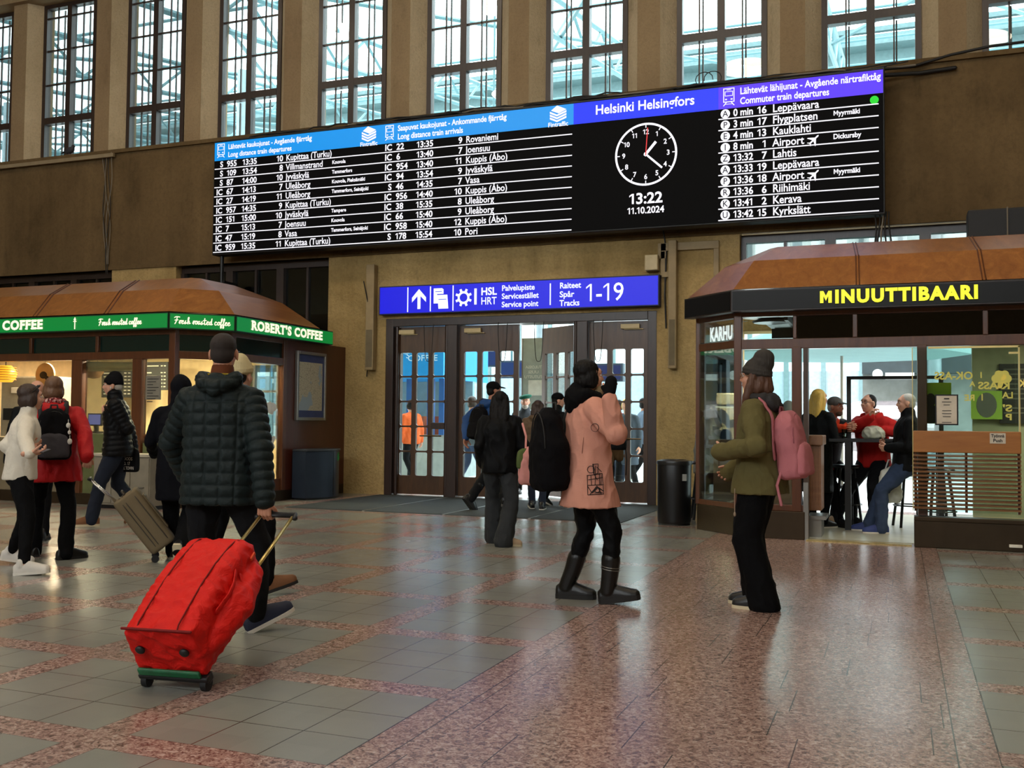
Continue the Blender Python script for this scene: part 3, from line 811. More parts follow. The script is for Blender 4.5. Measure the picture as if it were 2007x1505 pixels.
mb.build('sign_words', WH, sign)
mb = MB(); put_text(mb, '1-19', (sX(1455), qy, c-0.135), 0.27, width=sX(1674)-sX(1455), off=0.004); mb.build('track_numbers', WH, sign)

# ---------------------------------------------------------------- wall fittings
BEIGE = plain('beige_housing', (148, 128, 92), 0.6)
def column_speaker(px0, px1, py0, py1, label):
    y = WALL_Y-0.14; xa, xb = X(px0, y, 620), X(px1, y, 620); za, zb = Z((px0+px1)/2, py1, y), Z((px0+px1)/2, py0, y)
    t = thing('column_speaker', label, 'loudspeaker', ((xa+xb)/2, WALL_Y, za), group='column loudspeakers beside the doors')
    mb = MB(); mb.box(xa, xb, y, WALL_Y-0.02, za, zb); mb.build('housing', BEIGE, t, bevel=0.012)
    mb = MB(); mb.box(xa+0.02, xb-0.02, y-0.006, y, za+0.05, za+(zb-za)*0.38); mb.build('grille', plain('speaker_grille', (112, 100, 76), 0.8, bump=0.6, bscale=400), t)
    mb = MB(); mb.box((xa+xb)/2-0.03, (xa+xb)/2+0.03, WALL_Y-0.02, WALL_Y, za+0.3, za+0.4); mb.box((xa+xb)/2-0.03, (xa+xb)/2+0.03, WALL_Y-0.02, WALL_Y, zb-0.4, zb-0.3); mb.build('bracket', BLACKMETAL, t)
column_speaker(716, 732, 518, 725, 'tall slim beige loudspeaker on the wall between the coffee kiosk and the doors')
column_speaker(1309, 1325, 470, 722, 'tall slim beige loudspeaker on the wall between the doors and the bar')
a = at_y(1263, 530, WALL_Y-0.16); b = at_y(1289, 498, WALL_Y-0.16)
t = thing('junction_box', 'small cream box on the wall above the 1-19 end of the blue sign', 'junction box', ((a.x+b.x)/2, WALL_Y, a.z))
mb = MB(); mb.box(a.x, b.x, WALL_Y-0.16, WALL_Y, a.z, b.z); mb.build('housing', plain('cream_enamel', (186, 170, 132), 0.5), t, bevel=0.015)
mb = MB(); mb.box(b.x-0.02, b.x+0.1, WALL_Y-0.05, WALL_Y, b.z-0.05, b.z+0.18); mb.box(b.x+0.04, b.x+0.2, WALL_Y-0.06, WALL_Y, a.z-0.1, a.z-0.02); mb.build('mount', BEIGE, t)
t = thing('cable_trunking', 'beige cable trunking framing the wall between the blue sign and the bar', 'trunking', (-2.6, WALL_Y, 3.0))
a = at_y(1296, 478, WALL_Y); b = at_y(1410, 470, WALL_Y)
for k, (x0, x1, z0, z1) in enumerate(((a.x, b.x, a.z-0.12, a.z), (a.x, a.x+0.07, 3.5, a.z-0.12), (b.x-0.08, b.x, 2.8, a.z-0.12))):
    mb = MB(); mb.box(x0, x1, WALL_Y-0.05, WALL_Y, z0, z1); mb.build('duct_length', BEIGE, t, bevel=0.006)
mb = MB(); mb.tube([(-3.35, WALL_Y-0.03, 4.2), (-3.3, WALL_Y-0.03, 3.9), (-3.32, WALL_Y-0.04, 3.2), (-3.3, WALL_Y-0.03, 2.7)], 0.012, 6)
tag(mb.build('wall_cable', WIRE), 'thin dark cable running down the wall past the loudspeaker near the bar', 'cable')
mb = MB(); mb.tube([(-8.45, WALL_Y-0.2, 3.6), (-8.38, WALL_Y-0.1, 3.1), (-8.4, WALL_Y-0.06, 2.5), (-8.45, WALL_Y-0.05, 2.0)], 0.01, 6)
tag(mb.build('wall_cable', WIRE), 'thin dark cable hanging beside the loudspeaker near the coffee kiosk', 'cable')
# black cabinet over the bar roof
a = at_y(1897, 462, 12.9); b = at_y(2060, 410, 12.9)
t = thing('display_cabinet', 'black rectangular display housing standing on the bar kiosk roof', 'display housing', ((a.x+b.x)/2, 13.1, 3.42))
mb = MB(); mb.box(a.x, b.x+0.8, 12.9, 13.2, 3.46, b.z+0.05); mb.build('housing', plain('cabinet_black', (14, 14, 16), 0.6), t, bevel=0.02)
mb = MB(); mb.box(a.x+0.2, a.x+0.3, 12.95, 13.15, 3.30, 3.46); mb.box(b.x+0.3, b.x+0.4, 12.95, 13.15, 3.30, 3.46); mb.build('foot', BLACKMETAL, t)
mb = MB(); mb.tube([(a.x+0.42, 12.88, 3.44), (a.x+0.42, 12.88, b.z+0.05)], 0.008, 5); mb.build('cable', WIREG, t)

# ================================================================ kiosks
CREAM = plain('cream_wall', (214, 186, 140), 0.7)
DGREEN = plain('dark_green_glass', (10, 34, 30), 0.12, vary=0)
SMOKED = pane('smoked_glass', (70, 62, 54), 1.6)
CLEAR = pane('shop_glass', (236, 244, 242), 0.7)

def roof_rings(front, lo, hi, side, z0=2.735):
    """outlines of a kiosk roof; side -1: chamfer and return on the low-X end, +1: on the high-X end"""
    out = []
    for d, z in ((0.04, z0), (0.45, 3.11), (0.95, 3.34)):
        y = 11.16+d; k = 0.414*d
        r = 14.62-d*1.15
        if side > 0: o = [(lo, y), (hi-k, y), (hi+0.65-d, 11.81+k), (hi+0.65-d, r-0.5), (hi+0.25-d, r), (lo, r)]
        else: o = [(hi, y), (hi, r), (lo-0.25+d, r), (lo-0.65+d, r-0.5), (lo-0.65+d, 11.81+k), (lo+k, y)]
        out.append([Vector((a, b, z)) for a, b in o])
    return out

# ---------------------------------------------------------------- coffee kiosk
LX, LC, LS = -21.95, -9.40, -8.75            # far end, corner of the fascia, side of the fascia
FYK = 11.35                                  # glass line of both kiosks
gx, gs = -9.48, -8.90                        # glass corner, glass side
k1 = thing('coffee_kiosk', 'wooden kiosk with green illuminated fascia and hipped brown roof selling coffee', 'kiosk', (-12, 12, 0))
mb = MB(); rr = roof_rings(11.16, LX, LC, 1); mb.loft(rr); mb.build('roof', ROOFWOOD, k1)
for x in (-13.9, -11.95, -11.88, -10.62, -10.55):
    mb = MB()
    mb.tube([(x+0.06, 11.20, 2.735), (x-0.04, 11.605, 3.115), (x-0.2, 12.11, 3.345)], 0.009, 6, ends=False); mb.build('roof_batten', REDWOOD, k1)
fr = [(LX, FYK), (gx, FYK), (gs, FYK+(gs-gx)), (gs, WALL_Y)]
mb = MB()                                     # plinth, rails
for (a, b) in zip(fr[:2], fr[1:3]): mb.wallbox(a, b, 0.10, 0.0, 0.16)
mb.wallbox(fr[2], (gs, WALL_Y-0.002), 0.10, 0, 0.16)
mb.build('plinth', BRONZE, k1)
mb = MB()
yp = at_x(557, 800, gs).y
for (a, b) in ((fr[0], fr[1]), (fr[1], fr[2]), (fr[2], (gs, yp))):
    mb.wallbox(a, b, 0.10, 2.43, 2.52); mb.wallbox(a, b, 0.12, 2.09, 2.20)
mb.build('rail', REDWOOD, k1, bevel=0.006)
PX = [X(p, FYK) for p in (-170, 60, 190, 332)]
def post(x, y, w, z0, z1, parent, name='post', m=None, d=0.10):
    q = MB(); q.box(x-w/2, x+w/2, y-0.01, y+d, z0, z1); return q.build(name, m or REDWOOD, parent, bevel=0.006)
for x in PX[:3]: post(x, FYK, 0.055, 2.20, 2.43, k1)
for px, w in ((-100, 0.12), (152, 0.20), (270, 0.17)): post(X(px, FYK), FYK, w, 0.16, 2.09, k1)
post(gx+0.01, FYK, 0.11, 0.16, 2.5, k1); post(gs-0.06, FYK+0.58, 0.11, 0.16, 2.5, k1)
yp = at_x(557, 800, gs).y
mb = MB(); mb.box(gs-0.1, gs+0.012, yp-0.045, yp+0.045, 0.16, 2.5); mb.build('post', REDWOOD, k1, bevel=0.006)
mb = MB(); mb.box(gs-0.06, gs, yp+0.045, WALL_Y-0.002, 0.16, 2.5); mb.build('side_panel', wood('dark_red_panel', (66, 28, 17), (88, 40, 24), 0.35, 'Z'), k1)
mb = MB(); mb.box(gs-0.08, gs-0.02, FYK+0.66, yp, 0.16, 0.34); mb.build('bottom_rail', REDWOOD, k1)
# dark green lights over the openings, shop glass below
mb = MB()
xs = [LX]+PX[:3]+[gx]
for a, b in zip(xs, xs[1:]): mb.box(a+0.03, b-0.03, FYK+0.03, FYK+0.045, 2.20, 2.43)
mb.wallbox((gx+0.04, FYK+0.05), (gs-0.06, FYK+0.61), 0.015, 2.20, 2.43); mb.box(gs-0.045, gs-0.03, FYK+0.62, yp, 2.20, 2.43)
mb.build('upper_light', DGREEN, k1)
for a, b in ((-22, X(-100, FYK)), (X(165, FYK), X(262, FYK)), (X(281, FYK), gx-0.04)):
    mb = MB(); mb.box(a, b, FYK+0.04, FYK+0.046, 1.02 if a > -20 else 0.3, 2.09); mb.build('shop_window', CLEAR, k1)
mb = MB(); mb.wallbox((gx+0.04, FYK+0.06), (gs-0.06, FYK+0.60), 0.006, 0.34, 2.09); mb.build('shop_window', CLEAR, k1)
mb = MB(); mb.box(gs-0.04, gs-0.034, FYK+0.62, yp-0.04, 0.34, 2.09); sidew = mb.build('shop_window', CLEAR, k1)
# white petal transfers on the side pane
rnd = random.Random(3); mb = MB()
for k in range(26):
    yy = FYK+0.75+rnd.random()*(yp-FYK-1.0); zz = 0.5+rnd.random()*0.95; a = rnd.random()*6.28; l = 0.08+0.10*rnd.random()
    p = [Vector((gs-0.028+0.0008*k, yy+l*math.cos(t_)*math.cos(a)-0.45*l*math.sin(t_)*math.sin(a), zz+l*math.cos(t_)*math.sin(a)+0.45*l*math.sin(t_)*math.cos(a))) for t_ in [j*PI/6 for j in range(12)]]
    mb.add(p, [tuple(range(12))])
mb.build('petal_transfer', plain('white_vinyl', (226, 222, 210), 0.6), k1)
mb = MB(); mb.box(-22, -11.1, WALL_Y-0.25, WALL_Y-0.15, 0, 2.5); mb.box(-9.6, gs-0.12, WALL_Y-0.25, WALL_Y-0.15, 0, 2.5); mb.box(-11.1, -9.6, WALL_Y-0.25, WALL_Y-0.15, 0, 0.9); mb.box(-11.1, -9.6, WALL_Y-0.25, WALL_Y-0.15, 2.2, 2.5); mb.build('back_wall', CREAM, k1)
mb = MB()
for x in (-11.1, -10.62, -10.13, -9.64): mb.box(x, x+0.04, WALL_Y-0.24, WALL_Y-0.16, 0.9, 2.2)
mb.box(-11.1, -9.6, WALL_Y-0.23, WALL_Y-0.17, 1.72, 1.76); mb.build('rear_window_frame', STEEL, k1)
mb = MB(); mb.box(-11.1, -9.6, WALL_Y-0.205, WALL_Y-0.20, 0.9, 2.2); mb.build('rear_window', CLEAR, k1)
mb = MB(); mb.box(-22, gx, FYK+0.1, WALL_Y-0.25, 2.50, 2.54); mb.box(gx, gs-0.1, FYK+0.62, WALL_Y-0.25, 2.50, 2.54); mb.build('ceiling_panel', plain('white_soffit', (215, 205, 185), 0.7), k1)
# serving front: olive panel between the posts
mb = MB(); a, b = X(165, FYK), X(262, FYK); mb.box(a, b, FYK+0.03, FYK+0.09, 0.16, 1.02); mb.box(b+0.17, gx-0.05, FYK+0.03, FYK+0.09, 0.16, 0.9)
mb.build('counter_front', plain('olive_panel', (92, 98, 56), 0.6), k1)
mb = MB(); mb.box(X(-100, FYK), X(141, FYK), FYK+0.02, FYK+0.55, 0.16, 0.95); mb.box(a, gx-0.2, FYK+0.1, FYK+0.55, 0.98, 1.02); mb.build('serving_counter', plain('counter_top', (120, 108, 84), 0.4), k1, bevel=0.008)
for lx, ly, e in ((-16, 13, 130), (-12.8, 13.0, 210), (-10.6, 13.0, 230), (-9.75, 13.2, 200)):
    lamp('coffee_kiosk_downlight', 'AREA', (lx, ly, 2.46), e, (1.0, 0.82, 0.54), 0.9)

# lit green fascia boxes
GREENB = glow('sign_green', (0, 128, 52), 0.85); CREAML = glow('sign_cream', (255, 244, 214), 1.1); DARKBOX = plain('sign_edge', (10, 50, 26), 0.5)
def serif_text(mb, s, org, h, ex, width, mi=0):
    """heavy lettering with slab serifs at the stem ends"""
    n0 = len(mb.v); w = put_text(mb, s, org, h, ex=ex, width=width, off=0.05, cond=0.9, track=0.06, mi=mi)
    vs, fs, tot = text_geo('', 0.05, 0.9, 0.06); x = 0.0; ex = Vector(ex); org = Vector(org)
    full = sum(glyph(c, 0.05)[2]*0.9+0.06 for c in s); k = width/full
    SER = {'R': ((0, 0), (0, 1), (1, 0)), 'B': ((0, 0), (0, 1)), 'E': ((0, 0), (0, 1)), 'T': ((.5, 0),), 'F': ((0, 0), (0, 1)), 'C': (), 'O': (), 'S': ()}
    for c in s:
        co, f, adv = glyph(c, 0.05)
        if len(co):
            xa, xb = co[:, 0].min()*0.9, co[:, 0].max()*0.9
            for u, v in SER.get(c, ()):
                cx_ = xa+0.05+(xb-xa-0.1)*u; ww = 0.11; zz = (-0.02 if v == 0 else 0.63)
                p = [org+ex*((x+cx_-ww)*k)+Vector((0, 0, zz*h/0.68)), org+ex*((x+cx_+ww)*k)+Vector((0, 0, zz*h/0.68)), org+ex*((x+cx_+ww)*k)+Vector((0, 0, (zz+0.075)*h/0.68)), org+ex*((x+cx_-ww)*k)+Vector((0, 0, (zz+0.075)*h/0.68))]
                mb.add(p, [(0, 1, 2, 3)], mi)
        x += adv*0.9+0.06
SCRIPT = {}
def script_text(mb, s, org, h, ex, width):
    """brush-like joined handwriting drawn as ribbons"""
    g = {'F': [[(0, .9), (.25, 1.05), (.7, 1.0)], [(.35, 1.0), (.25, .4), (.05, -.05)], [(.05, .5), (.45, .55)]],
     'r': [[(0, 0.1), (.12, .5), (.2, .42), (.32, .5)], [(.16, .45), (.12, 0)]], 'e': [[(0, .2), (.25, .35), (.22, .5), (.05, .4), (.05, .05), (.2, 0), (.35, .15)]],
     's': [[(0, .1), (.2, .52), (.12, .3), (.25, .12), (.1, 0), (.0, .05)], [(.25, .1), (.38, .15)]], 'h': [[(0, .1), (.25, .95), (.12, .9), (.08, 0)], [(.08, .25), (.25, .5), (.27, .05), (.42, .12)]],
     'o': [[(.15, .5), (0, .3), (.08, .02), (.25, .1), (.25, .4), (.12, .5), (.4, .42)]], 'a': [[(.25, .45), (.08, .45), (0, .15), (.1, 0), (.25, .3), (.25, .05), (.4, .1)]],
     't': [[(.15, .95), (.1, .1), (.2, 0), (.35, .12)], [(-.05, .62), (.35, .66)]], 'd': [[(.25, .42), (.08, .45), (0, .15), (.1, 0), (.25, .3), (.36, 1.0), (.27, .05), (.42, .1)]],
     'c': [[(.27, .42), (.12, .5), (0, .2), (.1, 0), (.35, .12)]], 'f': [[(0, .1), (.3, .9), (.2, 1.02), (.12, .5), (.02, -.38), (.15, -.35), (.15, 0), (.35, .12)]], ' ': []}
    adv = {'F': .62, ' ': .35, 'r': .34, 'f': .33}
    total = sum(adv.get(c, .4) for c in s); k = width/total; x = 0; ex = Vector(ex); org = Vector(org); nrm = ex.cross(Vector((0, 0, 1)))
    for c in s:
        for st in g[c]:
            P = [org+ex*((x+a)*k)+Vector((0, 0, b*h)) for a, b in st]
            Q = [P[0]]
            for i in range(len(P)-1):
                p0, p1, p2, p3 = P[max(i-1, 0)], P[i], P[i+1], P[min(i+2, len(P)-1)]
                for t_ in (0.33, 0.66, 1.0): Q.append(0.5*((2*p1)+(p2-p0)*t_+(2*p0-5*p1+4*p2-p3)*t_*t_+(3*p1-p0-3*p2+p3)*t_**3))
            mb.tube(Q, h*0.075, 6)
        x += adv.get(c, .4)
def fascia(a, b, z0, z1, depth, face, edge, label, name='fascia_sign'):
    a = Vector(a); b = Vector(b); d = (b-a).normalized(); n = Vector((d.y, -d.x))
    t = thing(name, label, 'sign', (*( (a+b)/2), z0), math.atan2(d.y, d.x))
    q = MB(); q.wallbox(a-n*0.004, b-n*0.004, depth, z0, z1); q.build('sign_box', edge, t)
    q = MB(); q.wallbox(a+d*0.012-n*0.004, b-d*0.012-n*0.004, -0.006, z0+0.014, z1-0.014); q.build('sign_face', face, t)
    return t, d, n
def on(a, d, n, s, z, o=0.006): return Vector((a[0]+d.x*s+n.x*o, a[1]+d.y*s+n.y*o, z))
a, b = (LX, 11.16), (LC, 11.16)
t, d, n = fascia(a, b, 2.49, 2.715, 0.16, GREENB, DARKBOX, 'long green lit fascia reading COFFEE and Fresh roasted coffee along the kiosk front')
mb = MB(); serif_text(mb, "COFFEE", (X(4, 11.16), 11.15, 2.545), 0.125, (1, 0, 0), X(84, 11.16)-X(4, 11.16)); mb.build('sign_letters', CREAML, t)
mb = MB(); serif_text(mb, "ROBERT'S", (X(-112, 11.16), 11.15, 2.545), 0.125, (1, 0, 0), X(-6, 11.16)-X(-112, 11.16)); mb.build('sign_letters', CREAML, t)
mb = MB(); script_text(mb, 'Fresh roasted coffee', (X(193, 11.16), 11.15, 2.565), 0.085, (1, 0, 0), X(277, 11.16)-X(193, 11.16)); mb.build('script_letters', CREAML, t)
mb = MB(); x = X(146, 11.16); mb.box(x-0.008, x+0.008, 11.148, 11.15, 2.52, 2.69); mb.tube([(x, 11.149, 2.655), (x, 11.149, 2.66)], 0.016, 6); mb.box(x-0.03, x+0.03, 11.148, 11.15, 2.625, 2.635); mb.build('spoon_symbol', CREAML, t)
a, b = (LC+0.012, 11.172), (LS-0.012, 11.798)
t, d, n = fascia(a, b, 2.49, 2.715, 0.12, GREENB, DARKBOX, 'short green lit fascia reading Fresh roasted coffee across the angled kiosk corner')
L = (Vector(b)-Vector(a)).length
mb = MB(); script_text(mb, 'Fresh roasted coffee', on(a, d, n, L*0.08, 2.565, 0.01), 0.09, (d.x, d.y, 0), L*0.85); mb.build('script_letters', CREAML, t)
a, b = (LS, 11.82), (LS, 14.42)
t, d, n = fascia(a, b, 2.49, 2.715, 0.14, GREENB, DARKBOX, "green lit fascia reading ROBERT'S COFFEE in cream slab letters on the kiosk end")
mb = MB(); s0 = at_x(492, 640, LS).y-11.82; s1 = at_x(632, 655, LS).y-11.82
serif_text(mb, "ROBERT'S COFFEE", on(a, d, n, s0, 2.55, 0.01), 0.125, (d.x, d.y, 0), s1-s0); mb.build('sign_letters', CREAML, t)

# framed city map on the kiosk end
t = thing('map_case', 'silver framed city map poster on the dark red end of the coffee kiosk', 'poster', (gs, 13.2, 1.2))
ya, yb = at_x(577, 755, gs).y, at_x(634, 755, gs).y; za, zb = at_x(605, 824, gs).z, at_x(605, 690, gs).z
mb = MB()
for p in ((ya, ya+.05, za, zb), (yb-.05, yb, za, zb), (ya+.05, yb-.05, za, za+.05), (ya+.05, yb-.05, zb-.05, zb)): mb.box(gs+0.002, gs+0.06, *p)
mb.build('frame', STEEL, t, bevel=0.008)
def map_material():
    q = NT('city_map_print'); v = q.coords()
    vo = q.new('ShaderNodeTexVoronoi'); vo.feature = 'DISTANCE_TO_EDGE'; vo.inputs['Scale'].default_value = 24; q.link(v, vo.inputs['Vector'])
    f = q.math('LESS_THAN', vo.outputs['Distance'], 0.03); w = q.math('GREATER_THAN', q.noise(v, 2.2, 3), 0.6)
    c = q.mix(f, lin((186, 178, 150)), lin((130, 122, 104))); c = q.mix(w, c, lin((150, 165, 172))); q.link(c, q.p.inputs['Base Color']); q.p.inputs['Roughness'].default_value = 0.35
    return q.m
mb = MB(); mb.box(gs+0.01, gs+0.03, ya+.05, yb-.05, za+.05, zb-.05); mb.build('header_band', plain('map_blue', (44, 58, 104), 0.4), t)
mb = MB(); mb.box(gs+0.012, gs+0.032, ya+.09, yb-.09, za+.16, zb-.17); mb.build('map_sheet', map_material(), t)
# double litter bin with bowed front beside the kiosk end
t = thing('litter_bin', 'dark blue grey double litter bin with bowed front beside the coffee kiosk', 'bin', (-8.6, 13.9, 0))
BINB = plain('bin_blue_grey', (44, 54, 68), 0.4, 0.3, vary=0.08)
y0, y1 = 13.45, 14.45
out = [(-8.86, y0), (-8.62, y0)]+[(-8.62+0.2*math.sin(PI*k/24), y0+(y1-y0)*k/24) for k in range(1, 24)]+[(-8.62, y1), (-8.86, y1)]
mb = MB(); mb.prism(out, 0.03, 0.755); mb.build('body', BINB, t, smooth=True)
mb = MB(); cxm = sum(p[0] for p in out)/len(out); mb.prism([(cxm+(p[0]-cxm)*0.9, 13.95+(p[1]-13.95)*0.97) for p in out], 0.0, 0.03); mb.build('base', BLACKMETAL, t)
mb = MB(); mb.prism([(p[0]+0.02*(p[0] > -8.8), 13.95+(p[1]-13.95)*1.02) for p in out], 0.755, 0.79); mb.build('rim', plain('bin_rim', (70, 74, 78), 0.4, 0.4), t, bevel=0.01)
mb = MB(); mb.box(-8.425, -8.417, 13.95-0.008, 13.95+0.008, 0.05, 0.75); mb.build('seam', BLACKMETAL, t)
mb = MB()
for pts in ([(0, 0), (.1, .03), (.1, .13), (0, .11), (0, 0)], [(.02, .04), (.08, .06)], [(.02, .08), (.08, .095)]): mb.tube([Vector((-8.616+.2*math.sin(PI*(14.12+u-y0)/(y1-y0)), 14.12+u, .6+v)) for u, v in pts], 0.006, 5)
mb.build('green_scribble', plain('green_paint', (40, 170, 70), 0.6), t)

# things inside and in front of the coffee kiosk
def menu(x0, x1, z0, z1, y, label, seed, ink=(225, 215, 190)):
    t = thing('menu_board', label, 'menu', ((x0+x1)/2, y, z0), group=None)
    q = MB(); q.box(x0, x1, y, y+0.03, z0, z1); q.build('panel', plain('chalkboard', (26, 22, 18), 0.6), t, bevel=0.004)
    q = MB(); r = random.Random(seed); z = z1-0.08
    while z > z0+0.05:
        wl = (x1-x0)*(0.25+0.3*r.random()); q.box(x0+0.05, x0+0.05+wl, y-0.004, y, z, z+0.018)
        for u in (0.72, 0.84): q.box(x0+(x1-x0)*u, x0+(x1-x0)*(u+0.07), y-0.004, y, z, z+0.018)
        z -= 0.062 if r.random() < 0.8 else 0.12
    q.build('menu_lines', plain('chalk_lines_%d' % ink[0], ink, 0.7), t)
menu(X(200, 14.3), X(262, 14.3), 1.62, 2.25, 14.3, 'black chalk menu board over the man in the black beanie', 1)
menu(X(280, 14.3), X(330, 14.3), 1.75, 2.25, 14.3, 'black chalk menu board behind the grey notice near the kiosk corner', 2)
t = thing('pendant_lamp', 'glowing yellow woven pendant lamp behind the kiosk counter', 'lamp', (X(12, 12.3), 12.3, 1.6))
cx_ = X(12, 12.3); q = MB(); zc = Z(12, 732, 12.3)
q.lathe((cx_, 12.3, zc), [(0.09, 0.13), (0.15, 0.06), (0.17, 0.0), (0.15, -0.08), (0.1, -0.14)], 20)
q.build('shade', glow('amber_weave', (255, 176, 40), 1.1), t, smooth=True)
for k in range(6):
    q = MB(); zz = 0.1-0.04*k; r_ = 0.155+0.02*math.cos((k-2.5)*0.6); q.tube([(cx_+r_*math.cos(a), 12.3+r_*math.sin(a), zc+zz) for a in [j*PI/12 for j in range(25)]], 0.006, 5); q.build('cane_ring', plain('cane', (150, 96, 30), 0.6), t)
q = MB(); q.tube([(cx_, 12.3, zc+0.13), (cx_, 12.3, 2.5)], 0.008, 6); q.build('cord', BLACKMETAL, t)
t = thing('coffee_machine', 'broad grey metal coffee machine on the counter behind the red jacket', 'coffee machine', (X(75, 13.2), 13.2, 0.95))
a, b = X(22, 13.2), X(118, 13.2)
q = MB(); q.box(a, b, 13.0, 13.5, 0, 0.9); q.build('stand', plain('counter_top', (120, 108, 84), 0.4), t)
q = MB(); q.box(a, b, 13.0, 13.5, 0.9, 1.95); q.build('housing', plain('machine_grey', (168, 160, 142), 0.35, 0.5), t, bevel=0.03)
q = MB(); q.box(a+0.25, a+0.5, 12.985, 13.0, 1.66, 1.76); q.build('badge', plain('white_badge', (230, 225, 210), 0.5), t, bevel=0.02)
q = MB(); q.box(a+0.1, a+1.0, 12.97, 13.0, 1.2, 1.4); q.build('drip_tray', BLACKMETAL, t)
t = thing('round_sign', 'round wooden disc with a dark bird emblem hanging inside the coffee kiosk', 'sign', (X(90, 12.6), 12.6, 1.7))
q = MB(); c = Vector((X(90, 12.6), 12.6, Z(90, 735, 12.6)))
q.add([c+Vector((0.2*math.cos(a), s*0.015, 0.2*math.sin(a))) for s in (-1, 1) for a in [k*PI/14 for k in range(28)]], [tuple(range(28)), tuple(range(55, 27, -1))]+[(k, 28+k, 28+(k+1) % 28, (k+1) % 28) for k in range(28)])
q.build('disc', plain('pale_wood', (186, 150, 96), 0.6), t)
q = MB(); q.ell(c+Vector((-0.03, -0.016, 0.0)), (0.08, 0.004, 0.06)); q.ell(c+Vector((0.05, -0.016, -0.05)), (0.09, 0.004, 0.035), roty(0.5)); q.build('bird_emblem', plain('emblem_black', (24, 22, 20), 0.6), t)
q = MB(); q.tube([c+Vector((0, 0, 0.2)), (c.x, c.y, 2.5)], 0.004, 5); q.build('cord', BLACKMETAL, t)
t = thing('till_screen', 'small till with a pale violet screen on the coffee counter', 'till', (X(190, 11.7), 11.7, 1.02))
q = MB(); cx_ = X(190, 11.7); q.box(cx_-0.09, cx_+0.09, 11.62, 11.80, 1.02, 1.05); q.box(cx_-0.03, cx_+0.03, 11.7, 11.74, 1.05, 1.16); q.build('stand', BLACKMETAL, t)
q = MB(); q.box(cx_-0.13, cx_+0.13, 11.68, 11.71, 1.13, 1.32); q.build('bezel', BLACKMETAL, t, bevel=0.006)
q = MB(); q.box(cx_-0.11, cx_+0.11, 11.676, 11.68, 1.15, 1.30); q.build('display', glow('till_violet', (150, 150, 225), 0.8), t)
t = thing('notice_panel', 'grey printed notice in the window next to the man in the black beanie', 'notice', (X(298, FYK), FYK, 1.4))
q = MB(); a, b = at_y(281, 783, FYK-0.02), at_y(311, 736, FYK-0.02); q.box(a.x, b.x, FYK+0.02, FYK+0.035, a.z, b.z); q.build('sheet', plain('grey_notice', (120, 116, 104), 0.6), t)
q = MB()
for k in range(9): q.box(a.x+0.03, b.x-0.03-0.05*(k % 3), FYK+0.017, FYK+0.02, b.z-0.05-k*0.04, b.z-0.04-k*0.04)
q.build('notice_text', plain('notice_ink', (40, 38, 36), 0.7), t)
t = thing('display_case', 'glass fronted pastry case glowing white behind the kiosk side window', 'display case', (-10.0, 12.7, 0))
q = MB(); q.box(-10.4, -9.5, 12.4, 13.0, 0, 0.85); q.build('cabinet', plain('case_white', (206, 200, 186), 0.5), t)
q = MB(); q.box(-10.4, -9.5, 12.95, 13.0, 0.85, 1.6); q.box(-10.4, -9.5, 12.4, 13.0, 1.58, 1.62); q.box(-10.4, -9.5, 12.45, 12.95, 1.2, 1.22); q.build('shelves', plain('case_white', (206, 200, 186), 0.5), t)
q = MB(); q.box(-10.4, -9.5, 12.4, 12.406, 0.85, 1.58); q.build('case_glass', CLEAR, t)
q = MB(); q.box(-10.35, -9.55, 12.5, 12.9, 1.56, 1.575); q.build('light_strip', glow('case_light', (255, 236, 200), 2.5), t)
t = thing('wicker_basket', 'dark striped wicker basket hanging over the till in the kiosk window', 'basket', (X(183, 12.4), 12.4, Z(183, 725, 12.4)))
c = Vector(t.location); q = MB(); q.lathe(c, [(.001, -.14), (.1, -.12), (.16, -.04), (.17, .04), (.16, .04), (.15, -.03), (.09, -.11), (.001, -.12)], 20); q.build('bowl', wood('wicker', (70, 42, 20), (150, 104, 52), .7, 'X', 6), t, smooth=True)
for u in (-.12, .12): q = MB(); q.tube([c+Vector((u, 0, .03)), (c.x, 12.4, c.z+.4), (c.x, 12.4, 2.5)], .004, 5); q.build('cord', BLACKMETAL, t)
t = thing('blind_box', 'beige roller blind box across the top of the kiosk till window', 'blind', (X(210, FYK+.12), FYK+.12, 2.0))
q = MB(); q.tube([(X(167, FYK+.12), FYK+.12, 2.03), (X(258, FYK+.12), FYK+.12, 2.01)], .045, 10); q.build('roller', plain('blind_beige', (170, 142, 92), .7), t, smooth=True); q = MB(); q.box(X(168, FYK+.12), X(257, FYK+.12), FYK+.14, FYK+.15, 1.93, 2.0); q.build('blind_edge', plain('blind_beige', (170, 142, 92), .7), t)
# grey cabinet on the hall floor in front of the kiosk
t = thing('side_cabinet', 'low pale grey cabinet standing in front of the coffee kiosk', 'cabinet', (X(250, 11.1), 11.0, 0))
a, b = X(197, 11.05), X(306, 11.05)
q = MB(); q.box(a, b, 10.98, 11.33, 0.05, 0.72); q.build('carcass', plain('cabinet_grey', (128, 120, 104), 0.55), t, bevel=0.006)
q = MB(); q.box(a+0.02, b-0.02, 11.0, 11.33, 0, 0.05); q.build('plinth', BLACKMETAL, t)
q = MB(); q.box(a-0.02, b+0.02, 10.96, 11.33, 0.72, 0.76); q.build('worktop', plain('cabinet_top', (176, 168, 150), 0.4), t, bevel=0.006)
for k in range(3):
    u = a+(b-a)*k/3; q = MB(); q.box(u+0.01, u+(b-a)/3-0.01, 10.965, 10.98, 0.08, 0.70); dd = q.build('door', plain('cabinet_grey', (128, 120, 104), 0.55), t, bevel=0.004)
    q = MB(); q.box(u+0.1, u+0.24, 10.945, 10.965, 0.3, 0.315); q.build('handle', STEEL, dd)

